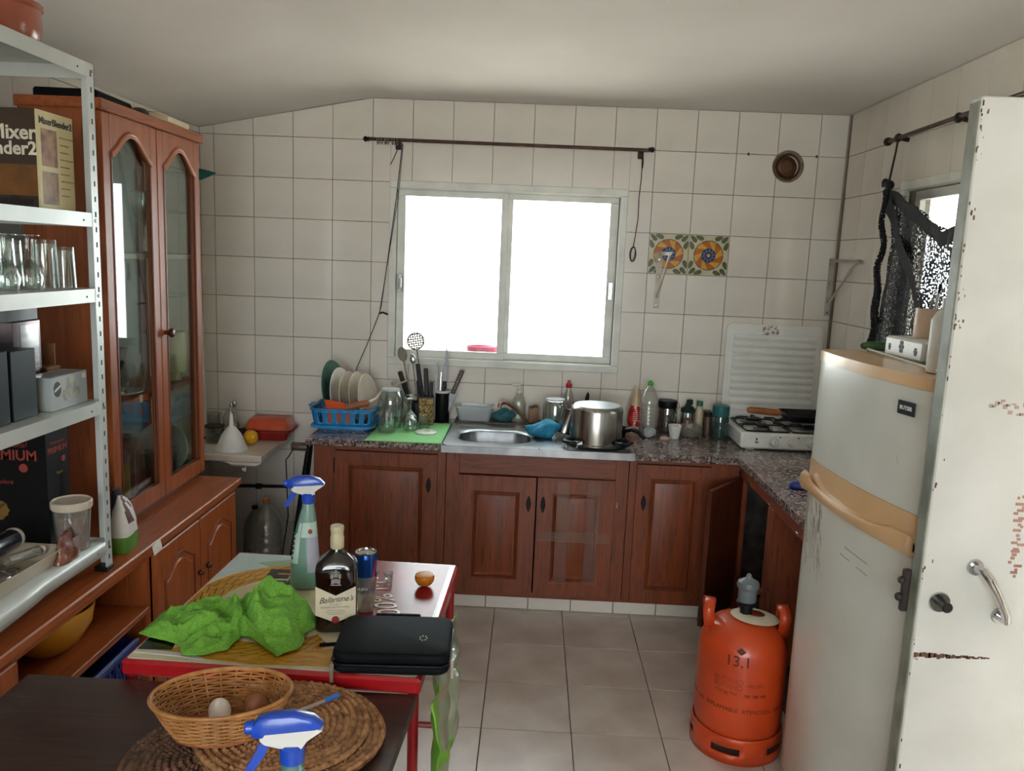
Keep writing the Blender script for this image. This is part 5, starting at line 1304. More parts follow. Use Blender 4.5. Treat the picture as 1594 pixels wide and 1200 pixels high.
# ------------------------------------------------------------------ spray bottles
SPB = mat('trigger_blue', '1c4cc0', '1844ac', rough=.3, coat=.2)
def spray(label, loc, rz, liquid, glassm, tall=1., full=.25, sleeve=True):
    o = thing('spray_bottle', label, 'spray bottle', loc, rz)
    secs = [(0, 0, 0, .034, .022, 3), (.004, 0, 0, .040, .027, 3), (.02, 0, 0, .041, .028, 3), (.08, .001, 0, .037, .026, 2.6), (.14, .003, 0, .030, .023, 2.4), (.18, .006, 0, .023, .020, 2.2), (.205, .008, 0, .0165, .0165, 2), (.215, .008, 0, .015, .015, 2)]
    bd = part('bottle_wall', B().loft([(z*tall, *r) for z, *r in secs], 32), glassm, o, 50)
    k = full; zt = .215*tall*k
    ls = [(z*tall, cx, cy, rx*.93, ry*.93, e) for z, cx, cy, rx, ry, e in secs if z*tall < zt]
    ls = [(ls[0][0]+.002, *ls[0][1:])] + ls[1:]
    ls.append((zt, ls[-1][1], 0, ls[-1][3]*.985, ls[-1][4]*.985, ls[-1][5]))
    part('liquid', B().loft(ls, 32), liquid, o, 50)
    zt = .215*tall
    part('collar', B().lathe([(.0165, 0), (.018, .002), (.018, .024), (.014, .028), (0, .028)], 24, (.008, 0, zt)), SPB, o)
    h0 = zt+.026
    # white shroud and blue cap: side profile (x towards the back), nozzle at -x
    wh = [(-.036, h0+.012), (-.030, h0+.006), (-.010, h0+.000), (.022, h0-.002), (.030, h0+.010), (.052, h0+.026), (.044, h0+.028), (-.036, h0+.022)]
    part('shroud', B().prism(wh, -.0105, .0105, 'XZ'), WHITEP, o, 30)
    bl = [(-.050, h0+.016), (-.040, h0+.014), (-.036, h0+.020), (.050, h0+.027), (.054, h0+.031), (.040, h0+.044), (.012, h0+.052), (-.020, h0+.050), (-.040, h0+.044), (-.052, h0+.030)]
    bb = B(); rows = [(-.0115, .80), (-.0085, .95), (0, 1.0), (.0085, .95), (.0115, .80)]
    cz = h0+.03; n = len(bl)
    vs = [(x*s, y, cz+(z-cz)*s) for y, s in rows for x, z in bl]
    bb.add(vs, [(k*n+i, k*n+(i+1) % n, (k+1)*n+(i+1) % n, (k+1)*n+i) for k in range(4) for i in range(n)] + [tuple(range(n))[::-1], tuple(4*n+i for i in range(n))])
    hd = part('trigger_head', bb, SPB, o, 40)
    part('nozzle', B().merge(B().lathe([(0, 0), (.0095, 0), (.0095, .010), (.008, .012), (0, .012)], 16), T(-.046, 0, h0+.028) @ RY(-90)), SPB, hd)
    tg = [(-.030, h0+.014), (-.020, h0+.012), (-.030, h0-.012), (-.044, h0-.034), (-.054, h0-.040), (-.058, h0-.034), (-.048, h0-.018), (-.038, h0+.004)]
    part('trigger', B().prism(tg, -.008, .008, 'XZ'), SPB, hd, 30)
    part('dip_tube', B().tube([(.008, 0, zt), (.004, 0, zt*.5), (0, 0, .008)], .0022, 6), WHITEP, o)
    if sleeve:
        g1 = mat('label_pale_green', 'b9cfc4', 'aac2b6', rough=.4); g2_ = mat('label_teal', '2c8a78', '247a6a', rough=.4); g3 = mat('label_lilac', 'a9a9b8', '9c9cac', rough=.4)
        lb = B()
        def band(z0, z1, a0, a1, mi, off=1.02):
            def fn(u, v):
                z = z0+(z1-z0)*v; a = a0+(a1-a0)*u
                for s0, s1 in zip(secs, secs[1:]):
                    if s0[0] <= z/tall <= s1[0]:
                        t = (z/tall-s0[0])/(s1[0]-s0[0]); c = [s0[q]+(s1[q]-s0[q])*t for q in range(6)]; break
                e = c[5]; ca, sa = math.cos(a), math.sin(a)
                return (c[1]+c[3]*off*math.copysign(abs(ca)**(2/e), ca), c[2]+c[4]*off*math.copysign(abs(sa)**(2/e), sa), z)
            lb.grid(20, 8, fn, mi)
        band(.075, .190, -PI*.98, -PI*.60, 0); band(.160, .190, -PI*.98, -PI*.72, 1, 1.03); band(.050, .150, -PI*.45, -.05, 2); band(.150, .192, -PI*.58, -.05, 0)
        part('label', lb, [g1, g2_, g3], o, 50)
        part('red_seal', B().ell((.018, -.0235, .168), .006, .002, .007, 12, 6), mat('seal_red', 'a23a34', rough=.5), o)
        for i in range(6): part('label_mark', B().box(-.0345+.0015*i, -.0285+.0012*i, -.0185, -.0175, .085+i*.014, .094+i*.014), MATS['print_dark'], o, 0)
    return o
TEAL = mat('teal_liquid', '2c9c86', '269080', rough=.15)
SPG = clear('spray_plastic', 'dcebe6', .08, .15, '9cc4b8', .45)
spray('tall spray bottle with pale green liquid and labels on the red table', (-.601, 2.121, TZ+.0015), 4, mat('pale_teal_liquid', '4aa090', '429486', rough=.15), SPG, 1.13, .30)
spray('blue-headed spray bottle full of teal liquid on the dark table', (-.328, 1.062, DZ_+.0005), 8, TEAL, clear('spray_clear', 'd4ece6', .08, .1, '8cc8bc', .3), 1.10, .96, False)

# ------------------------------------------------------------------ whisky bottle
wk = thing('whisky_bottle', 'dark square-shouldered whisky bottle with a cream label on the red table', 'bottle', (-.455, 1.885, TZ+.0015), 9)
WG = mat('dark_whisky_glass', '150806', '0c0404', rough=.06, coat=.6)
secs = [(0, 0, 0, .046, .030, 5), (.004, 0, 0, .050, .034, 5), (.012, 0, 0, .051, .035, 6), (.155, 0, 0, .0515, .035, 6), (.168, 0, 0, .050, .034, 5), (.180, 0, 0, .042, .030, 3.2), (.192, 0, 0, .028, .023, 2.3), (.202, 0, 0, .018, .017, 2), (.212, 0, 0, .0155, .0155, 2)]
part('bottle_glass', B().loft(secs, 48), WG, wk, 50)
part('neck_seal', B().lathe([(.0160, .208), (.0168, .212), (.0170, .235), (.0155, .238), (.0155, .252), (.0165, .253), (.0168, .262), (.0155, .265), (0, .265)], 28), mat('cream_seal', 'c4bc9c', 'b4ab8a', rough=.45), wk)
LB = mat('label_cream', 'cfc7ae', 'c4bba0', rough=.5)
lbl = part('front_label', B().prism([(-.0485, .122), (0, .098), (.0485, .122), (.0485, .048), (0, .028), (-.0485, .048)], -.0358, -.0350, 'XZ'), LB, wk, 0)
INKB = mat('ink_black', '120e0c', rough=.5); INKG = mat('ink_grey', '8a8474', rough=.5)
lettering('Ballantine\u2019s', .0205, INKB, lbl, (0, -.0363, .0885), (1, 0, .10), (0, 0, 1), bold=-.0001, shear=.5, spacing=.92)
lettering('FINEST', .0066, INKG, lbl, (0, -.0363, .0755), (1, 0, 0), (0, 0, 1), spacing=1.5)
lettering('BLENDED SCOTCH WHISKY', .0056, INKG, lbl, (0, -.0363, .0685), (1, 0, .03), (0, 0, 1))
for i, w in enumerate((.03, .034, .026)): part('label_line', B().box(-w*.7, w*.7, -.0362, -.0357, .060-i*.005, .0612-i*.005), INKG, lbl, 0)
part('wax_seal', B().merge(B().lathe([(0, .002), (.0085, .0015), (.0095, 0)], 20), T(0, -.0356, .036) @ RX(90)), mat('wax_red', '9c2420', '841a18', rough=.5), wk)
ce = B()
for (x0, x1, a, c) in ((-.011, -.004, 0, .012), (.004, .011, 0, .012), (-.004, .004, .002, .014), (-.013, -.006, .014, .026), (.006, .013, .014, .026), (-.005, .005, .017, .027), (-.010, .010, .028, .031), (-.003, .003, .030, .036), (-.013, .013, -.004, -.0015)):
    ce.box(x0, x1, -.0357, -.0351, .128+a, .128+c)
part('crest', ce, mat('crest_silver', '8e8a84', '6f6b66', rough=.4), wk, 0)

# ------------------------------------------------------------------ beer can standing in a plastic cup
cp = thing('plastic_cup', 'clear disposable plastic cup under the blue beer can', 'cup', (-.405, 1.992, TZ+.0015))
part('cup_wall', B().lathe([(0, .002), (.021, 0), (.0225, .003), (.031, .098), (.033, .099), (.033, .1005), (.0302, .099), (.0215, .004), (0, .003)], 28), PLASTIC, cp)
cn = thing('beer_can', 'blue opened drinks can nested in the plastic cup', 'can', (-.405, 1.992, TZ+.052))
CANB = mat('can_blue', '1c4890', '163c80', rough=.25, metal=.6)
part('can_wall', B().lathe([(0, .002), (.0195, 0), (.0225, .006), (.0270, .012), (.0290, .05), (.0295, .095), (.0295, .098), (.0265, .108)], 32), CANB, cn)
part('can_rim', B().lathe([(.0265, .107), (.0275, .109), (.0275, .111), (.0255, .111), (.0245, .107), (0, .1065)], 32), CHROME, cn)
part('tab', B().box(-.006, .006, -.010, .006, .1066, .1082, .0008), CHROME, cn); part('mouth', B().lathe([(0, .1069), (.007, .1069), (.007, .1066)], 14, (0, -.013, 0)), BLACK, cn)
part('red_swoosh', B().grid(8, 8, lambda u, v: (.0297*math.cos(-.9+.25*u+.45*v), .0297*math.sin(-.9+.25*u+.45*v), .035+.055*v)), mat('can_red', 'a23034', rough=.3), cn)
lettering('Adria', .012, MATS['print_white'], cn, (-.002, -.0296, .018), (1, .3, 0), (0, 0, 1), shear=.2)
# half orange and shot glass
ho = thing('orange_half', 'cut orange half resting cut side up on the red table', 'orange', (-.272, 2.165, TZ+.0015))
ob = B().lathe([(0, 0), (.010, .001), (.020, .006), (.0265, .016), (.028, .026), (.0265, .033)], 28)
part('peel', ob, mat('orange_peel', 'c87a1c', 'bd6e14', rough=.45, scale=120, bump=.2), ho)
part('flesh', B().lathe([(.0265, .033), (.024, .0345), (0, .034)], 28), mat('orange_flesh', 'cf8a2a', 'c07418', rough=.5, scale=60), ho)
sg = thing('shot_glass', 'small clear shot glass lying near the orange half', 'glass', (-.378, 2.18, TZ+.0015), 25); tumbler(sg, .014, .028, taper=.8)
lc = thing('bottle_lid', 'clear plastic lid ring beside the shot glass', 'lid', (-.425, 2.19, TZ+.0015)); part('ring', B().lathe([(.012, 0), (.015, .001), (.015, .005), (.012, .006), (.0115, .003), (.012, 0)], 20), PLASTIC, lc)

# ------------------------------------------------------------------ black zip case
zc = thing('zip_case', 'black hard-shell zip case lying over the table corner', 'case', (-.287, 1.764, TZ+.0015), 3)
CS = mat('case_fabric', '070c0f', '0b1114', rough=.75, scale=300, bump=.15, spec=.15)
def shell(z0, z1, s=1., r=.03):
    rr = []
    for k, (q, z) in enumerate(((.94, z0), (.985, z0+.003), (1, z0+.010), (1, z1-.010), (.985, z1-.003), (.94, z1))):
        rr.append([(x, y, z) for x, y in rrect(-.132*s+.132*s*(1-q), .132*s-.132*s*(1-q), -.102*s+.132*s*(1-q), .102*s-.132*s*(1-q), r, 6)])
    n = len(rr[0]); b = B()
    b.add([p for r_ in rr for p in r_], [(k*n+i, k*n+(i+1) % n, (k+1)*n+(i+1) % n, (k+1)*n+i) for k in range(5) for i in range(n)] + [tuple(range(n))[::-1], tuple(5*n+i for i in range(n))]); return b
part('lower_shell', shell(0, .023), CS, zc, 50); part('upper_shell', shell(.025, .050), CS, zc, 50)
part('zip_line', B().tube([(x, y, .024) for x, y in rrect(-.133, .133, -.103, .103, .03, 6)], .0022, 6, closed=True), BLACK, zc)
ZP = mat('zip_metal', 'b5aaa0', '9c9188', rough=.3, metal=.7)
part('zip_pull', B().box(-.004, .004, -.0015, .0015, -.034, 0, .001).box(-.005, .005, -.002, .002, 0, .010, .001).xf(T(-.128, -.108, .018)), ZP, zc)
part('zip_pull', B().box(-.003, .003, -.0015, .0015, -.034, 0, .001).box(-.004, .004, -.002, .002, 0, .010, .001).xf(T(.138, -.085, .022)), ZP, zc)
part('carry_loop', B().box(-.06, .05, .100, .112, .026, .050, .003), CS, zc)
part('fabric_tab', B().box(-.175, -.125, .055, .070, .0, .002).xf(RZ(10)), BLACKM, zc)
lm = B(); random.seed(2)
for i in range(7): a = i*.9; lm.box(.066+.008*math.cos(a), .0685+.008*math.cos(a), -.02+.011*math.sin(a), -.0165+.011*math.sin(a), .0499, .0505)
part('shell_logo', lm, MATS['print_white'], zc, 0)['kind'] = 'stuff'

# ------------------------------------------------------------------ green cloth
gcl = thing('green_cloth', 'crumpled lime green microfibre cloth heaped on the red table', 'cloth', (-.70, 1.86, TZ+.0022))
out = [(-.22, -.073), (-.205, .02), (-.175, .085), (-.10, .11), (-.03, .10), (-.02, .175), (.04, .195), (.12, .165), (.165, .10), (.200, .01), (.195, -.06), (.175, -.12), (.155, -.155), (.12, -.12), (.09, -.07), (.035, -.06), (.025, -.13), (-.015, -.165), (-.06, -.155), (-.13, -.10)]
def outline(a):
    best = None
    for (x0, y0), (x1, y1) in zip(out, out[1:]+out[:1]):
        dx, dy = math.cos(a), math.sin(a); ex, ey = x1-x0, y1-y0
        den = dx*ey-dy*ex
        if abs(den) < 1e-9: continue
        t = (x0*ey-y0*ex)/den; s = (x0*dy-y0*dx)/den
        if t > 0 and -1e-6 <= s <= 1+1e-6: best = t if best is None else max(best, t)
    return best or .1
def cloth(u, v):
    a = 2*PI*u; r = outline(a)*v*(.98+.04*math.sin(9*a)+.05*noise.noise(Vector((math.cos(a)*4, math.sin(a)*4, 1))))
    x, y = r*math.cos(a), r*math.sin(a)
    n1 = noise.noise(Vector((x*9, y*9, 3))); n2 = noise.noise(Vector((x*22, y*22, 7)))
    n3 = noise.noise(Vector((x*45, y*45, 5)))
    rid = .5+.5*math.cos(70*(x*.9+y*.25)+7*n1)
    d = ((x-.10)/.105)**2+((y-.03)/.105)**2; e = ((x+.08)/.12)**2+((y-.0)/.09)**2
    heap = .046*math.exp(-d*d*.8)+.016*math.exp(-e*e)
    rr_ = math.hypot(x-.115, y+.0); arch = .024*math.exp(-((rr_-.062-.012*n1)/.013)**2)*(1 if y > -.03 else .4)
    w1 = (1-abs(noise.noise(Vector((x*13+.4*n1, y*17, 9)))*1.9)); w1 = max(0, w1)**2.5; w2 = max(0, 1-abs(noise.noise(Vector((x*34+2*n1, y*30, 4)))*2.2))**2.5
    z = (heap*(.8+.30*rid)+.016*w1*(1-v**3)+.008*w2+.013*rid*(1-v*.5)+arch+.010*n2+.006*n3+.006)*(1-v**8)+.003+.004*abs(n2)
    return (x, y, max(.0006, z))
part('cloth_sheet', B().grid(170, 60, cloth, closeu=True), mat('lime_cloth', '78b442', '629c32', rough=.9, scale=220, bump=.35), gcl, 70, solid=.0016)
# clear bag with green print hanging at the table corner
pbg = thing('hanging_bag', 'crumpled clear plastic bag with green print hanging at the table corner', 'bag', (-.188, 1.66, .70))
def hang(u, v):
    y = -.09+.46*u; z = -.008-.30*v*(1-.55*u)+.02*math.sin(11*u)*v
    x = .010+.012*math.sin(14*u+5*v)+.010*noise.noise(Vector((u*6, v*8, 1)))+.030*v
    return (x, y-.06*v, z)
bb_ = B().grid(40, 30, hang)
for i, f in enumerate(bb_.f):
    c = sum((Vector(bb_.v[k]) for k in f), Vector())/4
    bb_.m[i] = 1 if noise.noise(Vector((c.y*9, c.z*9, 2.2))) > .12 else 0
part('bag_film', bb_, [clear('bag_clear', 'e6ece2', .12, .1, 'a9b49a', .45), mat('bag_lime', '6fa838', '5f982c', rough=.3, coat=.4)], pbg, 60, solid=.0008)
# ------------------------------------------------------------------ wall fittings
def cup_rings(b, pts, R, r):
    for p in pts: b.tube([(p[0], p[1]+R*math.cos(2*PI*i/16), p[2]-R*.6+R*math.sin(2*PI*i/16)) for i in range(16)], r, 5, closed=True)
rd = thing('curtain_rod', 'long dark bronze curtain rod above the sink window', 'curtain rod', (0, 0, 0))
RY_ = 4.055
part('rod', B().tube([(-.835, RY_, 2.180), (.53, RY_, 2.176)], .0085, 10), mat('rod_brown', '5a4038', '45302a', rough=.4, metal=.5, scale=30), rd)
for x, s in ((-.835, -1), (.53, 1)):
    part('finial', B().merge(B().lathe([(.009, 0), (.012, .004), (.008, .008), (.014, .016), (.012, .024), (.004, .030), (0, .031)], 14), T(x, RY_, 2.179) @ RY(90*s)), DKMETAL, rd)
for x in (-.70, .50):
    part('bracket', B().tube([(x, RY_, 2.178), (x, 4.10, 2.170)], .007, 8).box(x-.014, x+.014, 4.106, 4.1155, 2.14, 2.19, .002), DKMETAL, rd)
for i in range(9):
    x = -.80+i*.0125+(.006 if i % 3 == 0 else 0)
    part('curtain_ring', B().tube([(x+.004*math.sin(i), RY_+.016*math.cos(2*PI*k/16), 2.171+.016*math.sin(2*PI*k/16)) for k in range(16)], .0018, 5, closed=True), STEEL, rd)
r2 = thing('curtain_rod', 'short dark curtain rod above the side window', 'curtain rod', (0, 0, 0))
part('rod', B().tube([(1.452, 3.50, 2.175), (1.452, 2.40, 2.186)], .0085, 10), MATS['rod_brown'], r2)
part('finial', B().merge(B().lathe([(.009, 0), (.016, .006), (.018, .018), (.012, .028), (0, .03)], 14), T(1.452, 3.50, 2.175) @ RX(-90)), DKMETAL, r2)
for y in (3.42, 2.95, 2.43): part('bracket', B().tube([(1.452, y, 2.177), (1.495, y, 2.170)], .009, 8).ell((1.452, y, 2.177), .015, .02, .018, 12, 8), DKMETAL, r2)
CORD = mat('black_cord', '14100e', '221a16', rough=.8)
cd = thing('black_string', 'thin black cord tied to the rod and the window frame, beside the dish rack', 'cord', (0, 0, 0))
part('cord', B().tube([(-.672, RY_, 2.166), (-.678, 4.06, 2.10), (-.70, 4.075, 1.9), (-.74, 4.088, 1.6), (-.772, 4.094, 1.36), (-.781, 4.096, 1.325), (-.80, 4.09, 1.27), (-.84, 4.08, 1.16), (-.885, 4.07, 1.05), (-.90, 4.07, 1.00)], .0022, 6), CORD, cd)
part('cord_tail', B().tube([(-.678, RY_, 2.168), (-.695, 4.05, 2.13), (-.715, 4.05, 2.085), (-.728, 4.05, 2.06)], .0022, 6), CORD, cd)
part('cord_second_strand', B().tube([(-.668, RY_, 2.16), (-.69, 4.07, 1.9), (-.74, 4.08, 1.58), (-.779, 4.09, 1.325)], .0015, 5), CORD, cd)
part('knot', B().tube([(-.781, 4.096, 1.325), (-.762, 4.092, 1.331), (-.748, 4.09, 1.326), (-.735, 4.09, 1.322)], .005, 7), CORD, cd)
ce_ = thing('black_string', 'thin black cord ending in a loop beside the flower tiles', 'cord', (0, 0, 0))
part('cord', B().tube([(.502, RY_, 2.168), (.506, 4.07, 2.05), (.503, 4.09, 1.95), (.505, 4.09, 1.85), (.498, 4.09, 1.78), (.490, 4.09, 1.71)], .0022, 6), CORD, ce_)
part('cord_tail', B().tube([(.503, RY_, 2.168), (.508, 4.06, 2.12), (.507, 4.065, 2.09)], .003, 6), CORD, ce_)
part('loop', B().tube([(.490+.015*math.sin(2*PI*i/20), 4.09+.002*math.cos(3*i), 1.675+.036*math.cos(2*PI*i/20)) for i in range(20)], .0024, 6, closed=True).tube([(.490+.011*math.sin(2*PI*i/20+.3), 4.087, 1.678+.034*math.cos(2*PI*i/20)) for i in range(20)], .0018, 5, closed=True), CORD, ce_)
vt = thing('flue_vent', 'round rusty brown flue vent in the tiled wall', 'vent', (1.219, YB-.0005, 2.129))
FLU = mat('flue_brown', '5a3c2c', '7a5a46', rough=.5, metal=.4, scale=20)
part('plaster_ring', B().merge(B().lathe([(.05, .004), (.070, .004), (.078, 0)], 28), T(.008, 0, .003) @ RX(90)), mat('ring_mortar', '8a7e70', '6d6154', rough=.9, scale=40), vt)
part('pipe_collar', B().merge(B().lathe([(.066, 0), (.064, .02), (.060, .022), (.058, .012), (.054, .010)], 32), RX(90)), FLU, vt)
part('cap', B().merge(B().lathe([(.055, .008), (.050, .012), (.046, .030), (.040, .034), (.037, .028), (.030, .030), (.026, .026), (0, .027)], 32), T(-.006, 0, -.003) @ RX(90)), mat('flue_cap', '6d4a30', '50341f', rough=.45, metal=.5), vt)
for x, lab in ((1.024, 'small dark nail in the tile joint by the ceiling'), (1.356, 'small dark nail in the tile joint beside the vent')):
    nl = thing('wall_nail', lab, 'nail', (x, YB-.0005, 2.183)); part('nail_shank', B().tube([(0, 0, 0), (0, -.018, .004), (.002, -.018, -.008)], .003, 6), DKMETAL, nl)
BRW = mat('bracket_white', 'c9c4b8', 'b0a89a', rough=.4, scale=15)
for x, lab in ((.628, 'white metal shelf bracket in front of the flower tiles'), (1.488, 'rust-stained white shelf bracket in the corner above the hob')):
    o = thing('shelf_bracket', lab, 'bracket', (x, YB-.0005, 1.42))
    part('wall_plate', B().box(-.014, .014, -.004, 0, -.01, .275, .001), BRW, o)
    part('arm', B().box(-.012, .012, -.345, -.004, .266, .270, .001).box(-.0015, .0015, -.345, -.004, .255, .267), BRW, o)
    part('brace', B().tube([(0, -.004, .045), (0, -.10, .115), (0, -.315, .262)], .006, 8), BRW, o)
    for z in (.005, .055, .15, .235): part('screw', B().merge(B().lathe([(0, .002), (.005, .0015), (.006, 0)], 10), T(0, -.004, z) @ RX(90)), STEEL, o)
# black netting hung over the side window
nt_ = thing('shade_netting', 'torn black shade netting knotted up in front of the side window', 'netting', (0, 0, 0))
def netmat():
    m = bpy.data.materials.new('shade_net'); m.use_nodes = True; nt = m.node_tree; N = nt.nodes; L = nt.links
    b = N['Principled BSDF']; b.inputs['Base Color'].default_value = lin('0a0c12'); b.inputs['Roughness'].default_value = .6
    tr = N.new('ShaderNodeBsdfTransparent'); mx = N.new('ShaderNodeMixShader'); out = [n for n in N if n.type == 'OUTPUT_MATERIAL'][0]
    tc = N.new('ShaderNodeTexCoord'); mp = N.new('ShaderNodeMapping'); mp.inputs['Scale'].default_value = (1, 1, 1.0)
    nz = N.new('ShaderNodeTexNoise'); nz.inputs['Scale'].default_value = 130; nz.inputs['Detail'].default_value = 1
    cr = N.new('ShaderNodeValToRGB'); cr.color_ramp.elements[0].position = .56; cr.color_ramp.elements[1].position = .60
    L.new(tc.outputs['Object'], mp.inputs[0]); L.new(mp.outputs[0], nz.inputs['Vector']); L.new(nz.outputs[0], cr.inputs[0])
    L.new(cr.outputs[0], mx.inputs[0]); L.new(b.outputs[0], mx.inputs[1]); L.new(tr.outputs[0], mx.inputs[2]); L.new(mx.outputs[0], out.inputs[0])
    return m
NET = netmat()
def lerp_path(P, u):
    k = u*(len(P)-1); i = min(int(k), len(P)-2); t = k-i; t = t*t*(3-2*t)*.3+t*.7
    return Vector(P[i]).lerp(Vector(P[i+1]), t)
topE = [(3.380, 1.965), (3.25, 1.93), (3.10, 1.868), (2.98, 1.815), (2.90, 1.79), (2.83, 1.80), (2.72, 1.84), (2.60, 1.90)]
botE = [(3.40, 1.30), (3.28, 1.29), (3.14, 1.29), (3.02, 1.28), (2.92, 1.27), (2.82, 1.27), (2.72, 1.27), (2.60, 1.27)]
def net(u, v):
    a = lerp_path([(0, *p) for p in topE], u); b = lerp_path([(0, *p) for p in botE], u)
    p = a.lerp(b, v)
    g = max(0, 1-u*2.4)                                # gathers near the knot
    x = 1.435+.022*math.sin(26*u+2.2*v)*(.3+.7*v)+.012*math.sin(60*u+v)*g+.010*noise.noise(Vector((u*7, v*5, 0)))
    y = p.y+.012*math.sin(9*v+2)*g
    return (x, y, p.z+.006*math.sin(22*v)*g)
part('net_sheet', B().grid(80, 50, net), NET, nt_, 70)
part('net_fold', B().grid(20, 40, lambda u, v: (1.415+.012*math.sin(16*u+3*v)+.006*math.sin(23*v), 3.385+(.02-.26*v*.35)*(u-.15)*1.0+.012*math.sin(14*v), 1.965-.66*v+.01*math.sin(9*u))), NET, nt_, 70)
part('net_band', B().grid(60, 8, lambda u, v: (1.425+.008*math.sin(20*u), *(lambda p: (p.y, p.z-.055*v+.005*math.sin(30*u)))(lerp_path([(0, *q) for q in topE], u))), ), mat('net_hem', '08090d', '101218', rough=.7), nt_, 70)
part('net_diagonal', B().grid(30, 6, lambda u, v: (1.418+.006*math.sin(14*u), 3.36-.48*u+.03*v*(1-u), 1.93-.55*u**1.1-.05*v)), MATS['net_hem'], nt_, 70)
part('knot', B().ell((1.42, 3.378, 1.985), .018, .022, .020, 14, 8).tube([(1.42, 3.385, 1.985), (1.42, 3.42, 2.0), (1.42, 3.445, 1.985)], [.012, .016, .004], 8).tube([(1.42, 3.378, 1.975), (1.42, 3.40, 1.93), (1.42, 3.41, 1.87)], [.008, .006, .003], 6), MATS['net_hem'], nt_)
part('hanging_string', B().tube([(1.448, 3.41, 2.17), (1.44, 3.40, 2.12), (1.42, 3.385, 2.0)], .004, 6), CORD, nt_)

# ------------------------------------------------------------------ on top of the fridge
FT_ = 1.4025
cu_ = thing('cucumber', 'dark green cucumber lying across the top of the fridge', 'cucumber', (1.055, 2.405, FT_), -4)
part('cucumber_skin', B().tube([(-.075, 0, .014), (-.07, 0, .0145), (-.05, .002, .015), (0, .004, .0155), (.06, .002, .015), (.085, 0, .0145), (.09, 0, .014)], [.003, .009, .0135, .0145, .0135, .009, .003], 14), mat('cucumber_green', '33582a', '22401c', rough=.4, scale=60, bump=.2), cu_)
wb_ = thing('tin_box', 'white tin box with dark flower motifs on the fridge', 'box', (1.083, 2.22, FT_), 3)
part('box_body', B().box(-.06, .08, -.09, .115, 0, .056, .006), mat('box_white', 'cfd0cb', 'c2c3bd', rough=.35), wb_)
for y, z, s in ((.085, .026, .008), (.02, .032, .014), (-.055, .026, .009)):
    fb_ = B()
    for q in range(6): fb_.merge(B().lathe([(0, .0008), (s*.42, .0004), (s*.45, 0)], 8), T(-.0602, y+s*.6*math.cos(q*PI/3), z+s*.9*math.sin(q*PI/3)) @ RY(-90))
    part('flower_motif', fb_.merge(B().lathe([(0, .0009), (s*.4, 0)], 8), T(-.0602, y, z) @ RY(-90)), MATS['print_dark'], wb_)
cc = thing('pen_cup', 'cream mug holding pens on top of the white tin box', 'mug', (1.10, 2.265, FT_+.0565), 0)
part('cup_wall', B().lathe([(0, 0), (.034, 0), (.035, .003), (.035, .082), (.0325, .082), (.0325, .006), (0, .006)], 28), mat('cream_mug', 'd8c0ac', 'ccb29c', rough=.4), cc)
for i, (dx, dy, h, m) in enumerate(((-.012, .012, .115, nv), (.010, -.004, .125, WHITEP), (.018, .008, .15, BLACK), (-.004, -.014, .11, STEEL))):
    part('pen', B().tube([(dx*.6, dy*.6, .008), (dx*1.6, dy*1.6, h)], .004, 7), m, cc)
ct = thing('bleach_bottle', 'flat white plastic bottle with grey text on the fridge', 'bottle', (.992, 1.945, FT_), 14)
part('bottle_body', B().loft([(0, 0, 0, .034, .022, 4), (.004, 0, 0, .036, .024, 4), (.125, 0, 0, .036, .024, 4), (.145, 0, 0, .026, .020, 3), (.150, 0, 0, .020, .018, 2.5)], 32), WHITEP, ct, 40)
part('bottle_cap', B().lathe([(.017, .150), (.018, .152), (.018, .178), (0, .18)], 22), WHITEP, ct)
for i in range(8): part('text_line', B().box(-.026, .020-.006*(i % 3), -.0246, -.0240, .120-i*.009, .1215-i*.009), INKG, ct, 0)
part('barcode', B().box(-.024, .004, -.0247, -.0240, .028, .038), MATS['print_dark'], ct, 0)
rm = thing('remote_key', 'small black key fob lying between the tin box and the bottle', 'key fob', (1.05, 2.06, FT_), 20); part('fob_body', B().box(-.014, .016, -.02, .02, 0, .012, .004), BLACK, rm)

# ------------------------------------------------------------------ on the worktop beside the sink
WZ = WT+.0005
# dish rack
dk = thing('dish_rack', 'bright blue plastic dish rack on the granite worktop', 'dish rack', (-.885, 3.845, WZ), 2)
DB = mat('rack_blue', '2f8cc8', '267eba', rough=.35)
def slotted(sx, sy, z0, z1, flare, b, t=.004):
    per = rrect(-sx, sx, -sy, sy, .03, 4); n0 = len(per)
    # resample the outline evenly
    L_ = [0]
    for p, q in zip(per, per[1:]+per[:1]): L_.append(L_[-1]+math.hypot(q[0]-p[0], q[1]-p[1]))
    N_ = 120; pts = []
    for k in range(N_):
        d = L_[-1]*k/N_
        for i in range(n0):
            if L_[i] <= d <= L_[i+1]:
                u = (d-L_[i])/(L_[i+1]-L_[i]+1e-9); p, q = per[i], per[(i+1) % n0]; pts.append((p[0]+(q[0]-p[0])*u, p[1]+(q[1]-p[1])*u)); break
    rows = [0, .18, .82, 1]
    vs = []
    for v in rows:
        s = 1+flare*v; vs += [(x*s, y*s, z0+(z1-z0)*v) for x, y in pts]
    fs = []
    for k in range(3):
        for i in range(N_):
            if k == 1 and i % 5 in (1, 2): continue
            fs.append((k*N_+i, k*N_+(i+1) % N_, (k+1)*N_+(i+1) % N_, (k+1)*N_+i))
    b.add(vs, fs)
    return pts
sb2 = B(); pts_ = slotted(.135, .125, .022, .098, .10, sb2)
part('basket_wall', sb2, DB, dk, 40, solid=.004)
part('basket_floor', B().box(-.13, .13, -.12, .12, .020, .024), DB, dk)
part('rack_rim', B().tube([(x*1.115, y*1.115, .099) for x, y in pts_], .006, 6, closed=True), DB, dk)
part('rack_handle', B().box(-.180, -.140, -.04, .04, .094, .103, .004), DB, dk)
